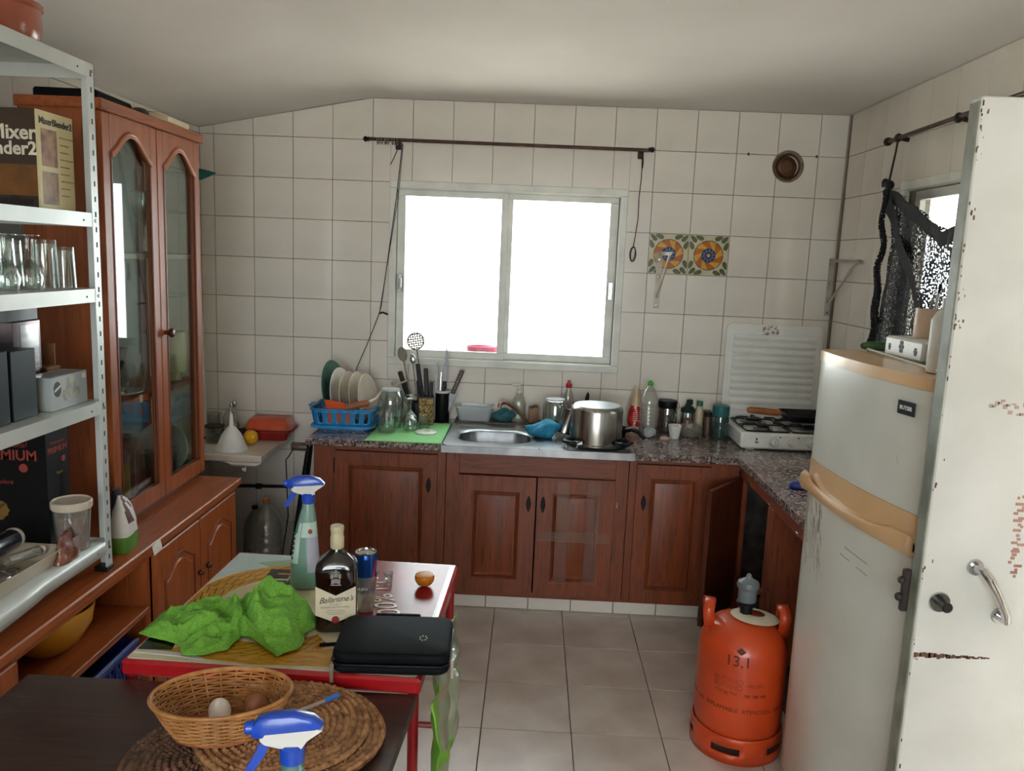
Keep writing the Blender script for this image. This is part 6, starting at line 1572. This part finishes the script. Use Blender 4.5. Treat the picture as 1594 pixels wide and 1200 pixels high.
part('drip_tray', B().prism(rrect(-.15, .15, -.137, .137, .03, 5), .012, .022, 'XY').prism(rrect(-.125, .125, -.115, .115, .03, 5), 0, .013, 'XY'), DB, dk, 40)
def plate(label, loc, r, m, tilt, name='dinner_plate', group=None):
    o = thing(name, label, 'plate', loc, 0, group)
    b = B().lathe([(0, 0), (r*.55, 0), (r*.6, .003), (r, .016), (r*.985, .0185), (r*.58, .0065), (0, .005)], 40)
    b.xf(T(0, 0, r) @ RZ(tilt[1]) @ RY(tilt[0]))
    zm = min(v[2] for v in b.v); b.xf(T(0, 0, -zm)); part('plate_body', b, m, o, 40); return o
rz_ = WZ+.0245
plate('dark green plate at the end of the row in the dish rack', (-.962, 3.852, rz_), .148, mat('green_china', '2c5f50', '245244', rough=.25), (80, -9), 'green_plate')
for i, (x, r, lab) in enumerate(((-.928, .130, 'white side plate next to the green plate in the rack'), (-.888, .122, 'small cream side plate in the middle of the dish rack'), (-.842, .122, 'cream plate with a brown rim in the dish rack'), (-.800, .118, 'cream plate at the cutlery end of the dish rack'))):
    plate(lab, (x, 3.856, rz_), r, mat('china_cream', 'c9bfae', 'bcb19e', rough=.25) if i else CHINA, (81, -11), 'side_plate')
ot = thing('orange_cover', 'bright orange plastic cover standing in the front of the dish rack', 'cover', (-.895, 3.728, rz_+.004), -1)
part('lid_sheet', B().prism([(-.07, 0), (.075, -.0), (.072, .098), (-.068, .118)], -.002, .002, 'XZ').xf(RX(3)), mat('lid_orange', 'd8561c', 'cc4c14', rough=.4), ot)
cb2 = thing('clear_dish', 'clear dish lying in the dish rack by the orange cover', 'dish', (-.765, 3.86, rz_+.03)); part('dish_body', B().lathe([(0, 0), (.035, 0), (.045, .02), (.043, .02), (.034, .003), (0, .003)], 24), PLASTIC, cb2)
rp_ = thing('rolling_pin', 'brown wooden rolling pin leaning across the dish rack', 'rolling pin', (-.80, 3.80, rz_), 0)
WDB = mat('turned_wood', '9a5a3c', '85492e', rough=.5, scale=10, stretch=(1, 1, 1))
part('pin_body', B().tube([(-.060, -.100, .092), (.045, -.070, .112)], .016, 14), WDB, rp_); part('pin_handle', B().tube([(.045, -.07, .112), (.072, -.02, .124), (.075, .07, .14), (.13, .14, .165), (.19, .17, .19)], [.010, .008, .007, .006, .005], 10), mat('worn_glass_rod', 'b5a592', '9c8c78', rough=.3), rp_)
kn_ = thing('wooden_masher', 'round wooden masher head in the dish rack corner', 'masher', (-.766, 3.755, rz_+.03)); part('masher_head', B().ell((0, 0, .03), .024, .026, .026, 18, 10), WDB, kn_)
part('masher_handle', B().tube([(0, 0, .02), (-.004, .004, -.026)], .006, 8), STEEL, kn_)
# drying mat and things on it
gm = thing('drying_mat', 'pale green drying mat spread on the worktop edge', 'mat', (0, 0, 0))
def matf(u, v):
    a = Vector((-.735, 3.528)).lerp(Vector((-.383, 3.528)), u); b = Vector((-.722, 3.945)).lerp(Vector((-.384, 3.985)), u); p = a.lerp(b, v)
    return (p.x, p.y, WZ+.0015+.0015*abs(noise.noise(Vector((u*6, v*6, 0)))))
part('mat_sheet', B().grid(24, 24, matf), mat('mint_cloth', '8fd48c', '80c47e', rough=.85, scale=150, bump=.2), gm, 60, solid=.002)
MZ = WZ+.0045
vj = thing('glass_jug', 'large upturned glass jug on the green mat', 'jug', (-.668, 3.835, MZ))
part('jug_wall', B().lathe([(.048, 0), (.050, 0), (.055, .03), (.062, .10), (.060, .15), (.045, .178), (.036, .186), (0, .187), (0, .183), (.034, .182), (.043, .174), (.0575, .148), (.0595, .10), (.0525, .03), (.048, 0)], 32), GLASS, vj)
part('jug_base', B().lathe([(.046, .180), (.044, .188), (.0, .188)], 28), FROST, vj)
mg_ = thing('glass_mug', 'clear glass mug with a handle in front of the upturned jug', 'mug', (-.665, 3.72, MZ))
tumbler(mg_, .043, .10, True, GLASS, taper=.92); part('handle', B().tube([(-.042, -.005, .085), (-.066, -.01, .08), (-.07, -.01, .045), (-.058, -.008, .02), (-.04, -.005, .018)], .005, 8), GLASS, mg_)
goblet('wine_glass', 'upturned wine glass beside the jug on the green mat', 'glass', (-.562, 3.775, MZ), .036, .155, False, None, .5)
goblet('wine_glass', 'upturned wine glass touching the patterned tin on the green mat', 'glass', (-.575, 3.872, MZ), .038, .155, False, None, .5)
tb2 = thing('small_tumbler', 'upturned faceted tumbler next to the patterned tin', 'glass', (-.505, 3.83, MZ)); tumbler(tb2, .028, .07, False)
wl = thing('ring_lid', 'round white lid with a dark centre on the green mat', 'lid', (-.480, 3.735, MZ))
part('lid_body', B().lathe([(0, .004), (.018, .004), (.02, .009), (.045, .008), (.052, .003), (.052, 0), (0, 0)], 32), WHITEP, wl); part('lid_hole', B().lathe([(0, .0062), (.013, .0062), (.014, .004)], 18), MATS['mint_cloth'], wl)
# utensil holders
tn2 = thing('utensil_tin', 'square gold-patterned tin holding cutlery behind the wine glasses', 'tin', (-.508, 3.945, MZ), 6)
part('tin_wall', B().box(-.036, .036, -.034, -.032, 0, .135).box(-.036, .036, .032, .034, 0, .135).box(-.036, -.034, -.032, .032, 0, .135).box(.034, .036, -.032, .032, 0, .135).box(-.034, .034, -.032, .032, 0, .003), mat('gold_pattern', '8a7034', '3a2c14', rough=.35, metal=.5, scale=160, lo=.45, hi=.55), tn2)
part('tin_mouth', B().box(-.038, .038, -.036, -.032, .132, .140, .001).box(-.038, .038, .032, .036, .132, .140, .001).box(-.038, -.034, -.032, .032, .132, .140, .001).box(.034, .038, -.032, .032, .132, .140, .001), mat('tin_dark', '3a2a1c', '241a10', rough=.5), tn2)
bh = thing('utensil_crock', 'black utensil crock with a white rim behind the patterned tin', 'crock', (-.438, 4.035, WZ))
part('crock_wall', B().lathe([(0, 0), (.034, 0), (.036, .004), (.036, .15), (.033, .15), (.033, .006), (0, .006)], 28), BLACK, bh); part('crock_rim', B().lathe([(.038, .15), (.041, .156), (.038, .162), (.033, .162), (.033, .15)], 28), WHITEP, bh)
bc = thing('cutlery_pot', 'dark cutlery pot squeezed behind the upturned jug', 'pot', (-.565, 4.02, WZ)); part('pot_wall', B().lathe([(0, 0), (.042, 0), (.046, .10), (.043, .10), (.04, .006), (0, .006)], 24), mat('dark_pot', '1a1c22', '24272e', rough=.4), bc)
def utensil(name, label, base, tip, parts_):
    o = thing(name, label, parts_[0], base); d = Vector(tip)-Vector(base); L_ = d.length
    q = Vector((0, 0, 1)).rotation_difference(d.normalized()).to_matrix().to_4x4()
    for pn_, b, m in parts_[1](L_): part(pn_, b.xf(q), m, o)
def bx_(w0, w1, t, z0, z1, b=.001): return B().box(-w0, w1, -t, t, z0, z1, b)
BW = mat('handle_rosewood', '4a1c1c', '3a1414', rough=.4)
SKM = mat('skimmer_grey', '7a706c', '665c58', rough=.5)
BLD = mat('blade_grey', '8a8c8e', '74767a', rough=.45, metal=.6)
def skim(L):
    ring = B().tube([(.042*math.cos(2*PI*i/28), 0, L+.042*math.sin(2*PI*i/28)) for i in range(28)], .0036, 6, closed=True)
    mesh = B()
    for i in range(-3, 4):
        h = math.sqrt(max(0, .041**2-(i*.0115)**2)); mesh.tube([(i*.0115, 0, L-h), (i*.0115, 0, L+h)], .0030, 4).tube([(-h, 0, L+i*.0115), (h, 0, L+i*.0115)], .0030, 4)
    return [('handle', B().tube([(0, 0, 0), (0, 0, L-.04)], .0035, 8), SKM), ('skimmer_ring', ring, SKM), ('wire_mesh', mesh, SKM)]
utensil('skimmer', 'round wire skimmer sticking up in front of the window', (-.500, 3.945, MZ+.006), (-.578, 4.01, 1.20), ('skimmer', skim))
def spoon(m, r=.03, hr=.004):
    return lambda L: [('handle', B().tube([(0, 0, 0), (0, 0, L-r)], hr, 8), m), ('spoon_bowl', B().ell((0, 0, L), r*.8, .007, r*1.25, 16, 10), m)]
utensil('wooden_spoon', 'grey wooden spoon beside the skimmer', (-.575, 4.02, WZ+.008), (-.645, 4.02, 1.13), ('spoon', spoon(mat('grey_wood', '8d8274', '7a6f62', rough=.7))))
utensil('steel_spoon', 'steel serving spoon between the wooden spoon and the skimmer', (-.555, 4.01, WZ+.008), (-.598, 4.05, 1.105), ('spoon', spoon(CHROME, .02, .003)))
def blk(L): return [('handle', bx_(.011, .011, .007, L-.14, L, .004), BLACK), ('shaft', B().tube([(0, 0, 0), (0, 0, L-.13)], .0035, 8), STEEL)]
utensil('black_spatula', 'black-handled spatula leaning in the patterned tin', (-.515, 3.94, MZ+.006), (-.557, 3.95, 1.095), ('spatula', blk))
utensil('black_ladle', 'black-handled ladle next to the sharpening steel', (-.500, 3.95, MZ+.006), (-.520, 3.98, 1.07), ('ladle', blk))
utensil('black_turner', 'black turner standing in the dark cutlery pot', (-.57, 4.015, WZ+.008), (-.665, 4.06, 1.035), ('turner', blk))
utensil('carving_knife', 'long knife with the blade up beside the rosewood knife', (-.440, 4.03, WZ+.008), (-.420, 4.04, 1.19), ('knife', lambda L: [('blade', B().prism([(-.009, L-.2), (.009, L-.2), (.007, L-.06), (-.003, L), (-.009, L-.1)], -.001, .001, 'XZ'), BLD), ('handle', bx_(.009, .009, .007, 0, L-.19, .003), BLACK)]))
utensil('rosewood_knife', 'broad knife with a riveted rosewood handle up in the crock', (-.440, 4.02, WZ+.008), (-.340, 4.03, 1.06), ('knife', lambda L: [('blade', B().prism([(-.018, .02), (.018, .05), (.018, L-.12), (-.012, L-.12)], -.001, .001, 'XZ'), BLD), ('handle', bx_(.011, .011, .008, L-.13, L, .004), BW), ('rivet', B().ell((0, -.008, L-.10), .003, .002, .003, 8, 6).ell((0, -.008, L-.065), .003, .002, .003, 8, 6).ell((0, -.008, L-.03), .003, .002, .003, 8, 6), CHROME)]))
utensil('steel_tongs', 'steel tongs tip poking up between the knives', (-.475, 4.03, WZ+.008), (-.475, 4.05, 1.10), ('tongs', lambda L: [('tong_arm', B().prism([(-.008, 0), (.004, 0), (.010, L-.05), (.004, L), (-.004, L-.06)], -.0015, .0015, 'XZ'), BLD)]))
utensil('pastry_tube', 'clear plastic tube leaning over the dish rack towards the jug', (-.60, 3.99, WZ+.09), (-.68, 3.93, 1.00), ('tube', lambda L: [('tube_wall', B().tube([(0, 0, -.02), (0, 0, L)], .012, 12), PLASTIC)]))
for i, (bx, by, tx, ty, tz, lab) in enumerate(((-.565, 4.02, -.625, 4.03, .985, 'dark-handled fork in the cutlery pot beside the turner'), (-.55, 4.03, -.57, 4.06, .99, 'dark-handled spoon in the cutlery pot by the spatula'), (-.495, 3.955, -.49, 3.99, 1.0, 'short black-handled knife in the patterned tin'), (-.505, 3.935, -.535, 3.93, .98, 'black-handled peeler at the front of the patterned tin'))):
    utensil(('table_fork', 'table_spoon', 'paring_knife', 'potato_peeler')[i], lab, (bx, by, WZ+.008), (tx, ty, tz), ('cutlery', lambda L: [('handle', bx_(.008, .008, .006, 0, L, .003), BLACK)]))
utensil('whisk_rod', 'thin steel rod standing beside the carving knife', (-.455, 4.04, WZ+.008), (-.452, 4.07, 1.04), ('rod', lambda L: [('shaft', B().tube([(0, 0, 0), (0, 0, L)], .003, 7), CHROME)]))

# ------------------------------------------------------------------ behind and in the sink
LZ = .8065
tu = thing('plastic_tub', 'clear rectangular plastic tub on the granite ledge', 'tub', (-.272, 4.045, LZ), 0)
b = B(); rr = [(rrect(-.095*k, .095*k, -.055*k, .055*k, .02, 4), z) for k, z in ((.82, 0), (.84, .002), (1, .07), (1.04, .07), (1.04, .074), (.985, .074), (.83, .004))]; n = len(rr[0][0])
b.add([(x, y, z) for r, z in rr for x, y in r], [(k*n+i, k*n+(i+1) % n, (k+1)*n+(i+1) % n, (k+1)*n+i) for k in range(6) for i in range(n)] + [tuple(range(n))[::-1], tuple(6*n+i for i in range(n))])
part('tub_wall', b, FROST, tu, 45); part('suds', B().box(-.075, .075, -.04, .04, .006, .022, .006), mat('suds', 'a9c4c0', '9cb8b4', rough=.4), tu)
lump('scouring_pad', 'green scouring pad inside the clear tub', 'pad', (-.30, 4.03, LZ+.024), .025, .02, .012, mat('pad_green', '4a5c40', '3a4a32', rough=.9), 21, .3)
TLC = mat('teal_rag', '2c6470', '245560', rough=.9, scale=40, bump=.3)
lump('dish_rag', 'crumpled dark teal rag on the granite ledge beside the tub', 'rag', (-.135, 4.04, LZ), .052, .04, .036, TLC, 22, .4, None, 40, 24)
lump('dish_cloth', 'crumpled turquoise cloth on the sink beside the steel cup', 'cloth', (.078, 3.74, ST+.0005), .07, .055, .042, mat('turquoise_cloth', '2a8cae', '2079a0', rough=.85, scale=60, bump=.2), 31, .35, None, 40, 24)
sp = thing('soap_dispenser', 'clear pump bottle for soap on the ledge beneath the window', 'dispenser', (-.048, 4.06, LZ))
part('bottle_wall', B().loft([(0, 0, 0, .034, .026, 2.6), (.006, 0, 0, .037, .028, 2.6), (.09, 0, 0, .037, .028, 2.4), (.12, 0, 0, .026, .022, 2.2), (.138, 0, 0, .013, .013, 2), (.145, 0, 0, .013, .013, 2)], 28), clear('soap_plastic', 'eef2ea', .08, .15, 'c4c8b4', .3), sp, 50)
part('pump', B().lathe([(.014, .145), (.014, .16), (.006, .162), (.005, .185), (0, .186)], 18).tube([(.004, 0, .187), (-.02, -.006, .189), (-.034, -.01, .183)], .006, 8), WHITEP, sp)
ij = thing('glass_jar', 'large upturned glass jar on the draining side of the sink', 'jar', (.135, 3.915, ST+.0005))
part('jar_wall', B().lathe([(.034, 0), (.037, .012), (.060, .035), (.062, .13), (.054, .148), (.040, .153), (0, .152), (0, .148), (.038, .149), (.052, .144), (.0595, .128), (.0575, .037), (.035, .014), (.032, 0)], 32), GLASS, ij)
part('jar_bottom', B().lathe([(.048, .150), (.046, .155), (.032, .153), (0, .153)], 28), FROST, ij)
sc_ = thing('steel_cup', 'tilted steel milk jug leaning on the upturned pot', 'jug', (.175, 3.755, ST+.0005), 0)
part('cup_wall', B().lathe([(0, 0), (.036, 0), (.039, .004), (.040, .115), (.042, .118), (.0385, .116), (.0375, .006), (0, .004)], 28).xf(T(0, 0, .017) @ RY(16) @ RX(-8)), STEEL, sc_)
po = thing('cooking_pot', 'large upturned stainless steel cooking pot on the draining board', 'pot', (.318, 3.640, ST+.0096))
part('pot_wall', B().lathe([(.124, 0), (.127, .0), (.127, .004), (.120, .008), (.120, .155), (.116, .166), (.108, .172), (0, .172), (0, .168), (.106, .167), (.115, .155), (.115, .008)], 48), STEEL, po)
part('pot_base', B().lathe([(.108, .171), (.104, .175), (0, .175)], 48), mat('pot_base_pale', 'b4bcbc', 'a6aeb0', rough=.35, metal=.5), po)
for s in (-1, 1):
    part('side_handle', B().tube([(s*.115, -.045, .018), (s*.150, -.045, .016), (s*.168, -.03, .015), (s*.168, .02, .015), (s*.150, .035, .016), (s*.115, .035, .018)], .010, 10).xf(RZ(-28 if s > 0 else 35)), BLACK, po)
    part('handle_clip', B().box(s*.118, s*.150, -.055, -.035, .008, .026, .002).xf(RZ(-28 if s > 0 else 35)), CHROME, po)
lidp = thing('pan_lid', 'flat dark pan lid under the upturned pot', 'lid', (.325, 3.650, ST+.0036)); part('lid_disc', B().lathe([(0, 0), (.138, 0), (.141, .002), (.138, .0055), (0, .0055)], 40), mat('lid_steel_dark', '5a5c5e', '44464a', rough=.35, metal=.7), lidp)
pp = thing('frying_pan', 'small black frying pan with its handle over the worktop behind the pot', 'pan', (.420, 3.86, ST+.0005), 0)
part('pan_body', B().lathe([(0, 0), (.06, 0), (.075, .035), (.073, .035), (.058, .004), (0, .004)], 28), BLACKM, pp); part('handle', B().tube([(.06, -.05, .035), (.085, -.075, .045), (.115, -.10, .035), (.135, -.125, .012)], [.012, .012, .011, .009], 10), BLACK, pp)
ds = thing('dish_soap', 'clear dish soap bottle with a red cap beneath the window', 'bottle', (.205, 4.072, LZ))
part('bottle_wall', B().loft([(0, 0, 0, .028, .022, 2.6), (.006, 0, 0, .030, .024, 2.6), (.11, 0, 0, .030, .024, 2.4), (.15, 0, 0, .020, .018, 2.2), (.175, 0, 0, .011, .011, 2), (.185, 0, 0, .011, .011, 2)], 28), PLASTIC, ds, 50)
part('cap', B().lathe([(.015, .183), (.016, .185), (.015, .203), (.008, .206), (.007, .220), (0, .221)], 18), mat('cap_red', 'c0282c', 'ac2024', rough=.35), ds)
gg = thing('glass_tumbler', 'clear tumbler holding black clips on the ledge', 'glass', (.292, 4.065, LZ)); tumbler(gg, .034, .085)
bc2 = thing('hair_clip', 'black plastic claw clip standing in the tumbler', 'clip', (.292, 4.065, LZ+.012))
part('clip_jaw', B().prism([(-.010, 0), (.012, 0), (.016, .09), (.020, .14), (.010, .155), (.0, .13), (-.006, .09), (-.012, .085), (-.030, .105), (-.036, .100), (-.014, .07)], -.006, .006, 'XZ'), BLACK, bc2, 30)

# ------------------------------------------------------------------ worktop between sink and hob
bb2 = thing('bread_bag', 'red printed bread bag standing behind the empty bottle', 'bag', (.548, 4.03, WZ))
bg_ = crumple(32, 18, .040, .040, .22, 9, .45)
for i, f in enumerate(bg_.f):
    zc_ = sum(bg_.v[k][2] for k in f)/len(f); bg_.m[i] = 0 if .03 < zc_ < .125 else 1
part('bag_film', bg_, [mat('bag_red', 'b42428', 'a01c20', rough=.3, coat=.4), mat('bag_cream', 'c9b294', 'b59c7c', rough=.4)], bb2, 60)
for i in range(5): part('printed_line', B().box(-.018, .016, -.0345, -.0335, .055+i*.010, .058+i*.010), MATS['print_white'], bb2, 0)
wbt = thing('water_bottle', 'empty ribbed plastic water bottle with a green cap', 'bottle', (.602, 3.955, WZ))
pr = [(0, .008), (.028, 0), (.036, .004), (.046, .02)]
for i in range(7): z = .028+i*.019; pr += [(.046, z-.007), (.043, z), (.046, z+.007)]
pr += [(.046, .165), (.041, .185), (.026, .225), (.013, .243), (.012, .25)]
part('bottle_wall', B().lathe(pr, 28), PLASTIC, wbt, 50)
part('bottle_cap', B().lathe([(.0135, .246), (.0145, .248), (.0145, .262), (.006, .264), (.008, .27), (0, .271)], 18), mat('cap_lime', '4cae3c', '42a034', rough=.4), wbt)
def jar(name, label, loc, r, h, body, lidm, lh=.022, fill=None, fm=None, neck=.92):
    o = thing(name, label, 'jar', loc); hb_ = h-lh
    part('jar_wall', B().lathe([(0, 0), (r*.94, 0), (r, .006), (r, hb_*.82), (r*neck, hb_*.95), (r*neck, hb_), (r*neck-.002, hb_), (r-.0025, hb_*.8), (r-.0025, .008), (0, .006)], 28), body, o)
    if fill: part('contents', B().lathe([(0, .008), (r-.004, .008), (r-.004, hb_*fill), (0, hb_*fill+.004)], 24), fm, o)
    part('jar_lid', B().lathe([(r*neck+.002, hb_-.002), (r*neck+.003, hb_), (r*neck+.003, h-.003), (r*neck, h), (0, h)], 28), lidm, o)
    return o
COF = mat('dark_beans', '3a2618', '5c4430', rough=.7, scale=70, bump=.6)
j1 = jar('storage_jar', 'tall glass jar of dried pods with a black clamp lid', (.708, 4.035, WZ), .050, .162, GLASS, BLACK, .034, .9, COF)
part('clamp_wire', B().tube([(.048, -.015, .12), (.056, -.015, .135), (.055, -.01, .15), (.045, -.005, .158)], .002, 6), STEEL, j1)
jar('spice_jar', 'glass jar of orange spice with a dark green twisted top', (.815, 4.045, WZ), .036, .125, GLASS, mat('cloth_darkgreen', '14281e', '1c3428', rough=.8), .018, .62, mat('orange_spice', 'a0542c', '8c4422', rough=.8, scale=60))
gt = thing('green_twist', 'dark green bag top twisted above the spice jar', 'bag top', (.817, 4.045, WZ+.1255)); part('twist', B().tube([(0, 0, 0), (-.004, 0, .015), (.004, 0, .03), (.018, 0, .042)], [.028, .012, .020, .004], 10), MATS['cloth_darkgreen'], gt)
bo = thing('sauce_bottle', 'cream sauce bottle with a green screw cap', 'bottle', (.873, 4.05, WZ)); part('bottle_wall', B().lathe([(0, 0), (.021, 0), (.022, .004), (.022, .105), (.016, .128), (.012, .135), (.012, .14)], 24), mat('cream_sauce', 'c2b59a', 'b0a286', rough=.35), bo); part('cap', B().lathe([(.015, .138), (.0155, .14), (.0155, .162), (0, .164)], 20), mat('cap_green', '1c7a50', '186c46', rough=.4), bo)
jar('herb_jar', 'slim jar of green herbs with a brown lid beside the sauce bottle', (.915, 4.06, WZ), .021, .115, GLASS, mat('lid_tan', '7a6240', rough=.5), .016, .7, mat('herbs', '3a5234', '2c4028', rough=.9, scale=80))
TQ = clear('teal_glass', 'a8c8c0', .10, .03, '3a6a62', .22)
jar('teal_jar', 'teal-topped glass jar in front of the hob', (.955, 3.935, WZ), .042, .165, TQ, mat('teal_wrap', '2a6a6c', '225a5c', rough=.4), .05, .4, mat('dark_green_olives', '22382c', '1a2c22', rough=.6, scale=40))
jar('pepper_mill', 'narrow brown jar squeezed between the herb jar and the teal jar', (.905, 3.985, WZ), .018, .12, mat('brown_jar', '5c4a3c', '4a3a2e', rough=.4), DKMETAL, .02)
jar('cumin_jar', 'small dark spice jar against the tiles behind the teal jar', (.968, 4.05, WZ), .022, .10, TQ, mat('lid_green_dark', '1c4a34', rough=.5), .018, .6, MATS['herbs'])
gd = thing('glass_dish', 'clear plastic bowl with a rim beside the white cup', 'bowl', (.815, 3.955, WZ)); part('bowl_wall', B().lathe([(0, 0), (.042, 0), (.046, .004), (.058, .05), (.061, .051), (.061, .053), (.056, .052), (.044, .006), (0, .003)], 30), PLASTIC, gd); part('leftovers', B().lathe([(0, .004), (.044, .006), (.048, .022), (0, .028)], 24), mat('leftover', '8d7c6c', '6d5c4c', rough=.8, scale=40), gd)
wc = thing('white_cup', 'small white tapered plastic cup on the granite', 'cup', (.725, 3.885, WZ)); part('cup_wall', B().lathe([(0, 0), (.020, 0), (.022, .004), (.034, .066), (.032, .066), (.020, .006), (0, .004)], 26), WHITEP, wc)
tc2 = thing('measuring_cup', 'small clear cup lying on its side in front of the bottle', 'cup', (.630, 3.88, WZ), 0); part('cup_wall', B().lathe([(0, 0), (.019, 0), (.026, .045), (.0245, .045), (.018, .003), (0, .003)], 22).xf(T(-.012, .01, .0255) @ RZ(-35) @ RX(82)), FROST, tc2)
tl2 = thing('jar_cap', 'flat pale plastic lid lying beside the white cup', 'lid', (.674, 3.855, WZ)); part('lid_disc', B().lathe([(0, 0), (.024, 0), (.025, .008), (.02, .010), (0, .010)], 22), mat('cap_beige', 'b9a596', rough=.5), tl2)
# on the hob: grill pan with wooden handle
gp = thing('grill_pan', 'black square grill pan with an orange wooden handle on the hob', 'pan', (1.36, 3.915, HZ+.034), 0)
b = B(); rr = [(rrect(-.105*k, .13*k, -.105*k, .105*k, .03, 4), z) for k, z in ((.88, 0), (.9, .002), (1, .030), (1.03, .031), (1.03, .034), (.975, .033), (.88, .006))]; n = len(rr[0][0])
b.add([(x, y, z) for r, z in rr for x, y in r], [(k*n+i, k*n+(i+1) % n, (k+1)*n+(i+1) % n, (k+1)*n+i) for k in range(6) for i in range(n)] + [tuple(range(n))[::-1], tuple(6*n+i for i in range(n))])
part('pan_body', b, mat('pan_black', '0e0e10', '17171a', rough=.4), gp, 45)
part('handle_ferrule', B().tube([(-.10, 0, .024), (-.125, 0, .028)], .009, 10), STEEL, gp)
part('wooden_handle', B().tube([(-.122, 0, .028), (-.128, 0, .028), (-.20, .004, .033), (-.27, .008, .036), (-.28, .008, .036)], [.012, .0165, .0175, .016, .011], 12), mat('orange_wood', 'b06a3c', '9c5a30', rough=.5, scale=12), gp)
lt = thing('gas_lighter', 'blue plastic lighter lying on the side worktop by the fridge', 'lighter', (1.075, 3.055, WZ), -6)
part('lighter_body', B().loft([(0, 0, 0, .042, .018, 2.4), (.006, 0, 0, .048, .022, 2.4), (.022, 0, 0, .046, .021, 2.4), (.03, .0, 0, .034, .014, 2.4)], 26), mat('lighter_blue', '1c2c7c', '16246a', rough=.35), lt, 50)
part('lighter_tip', B().tube([(.045, 0, .012), (.085, .004, .012), (.12, .006, .012)], .004, 8), DKMETAL, lt)
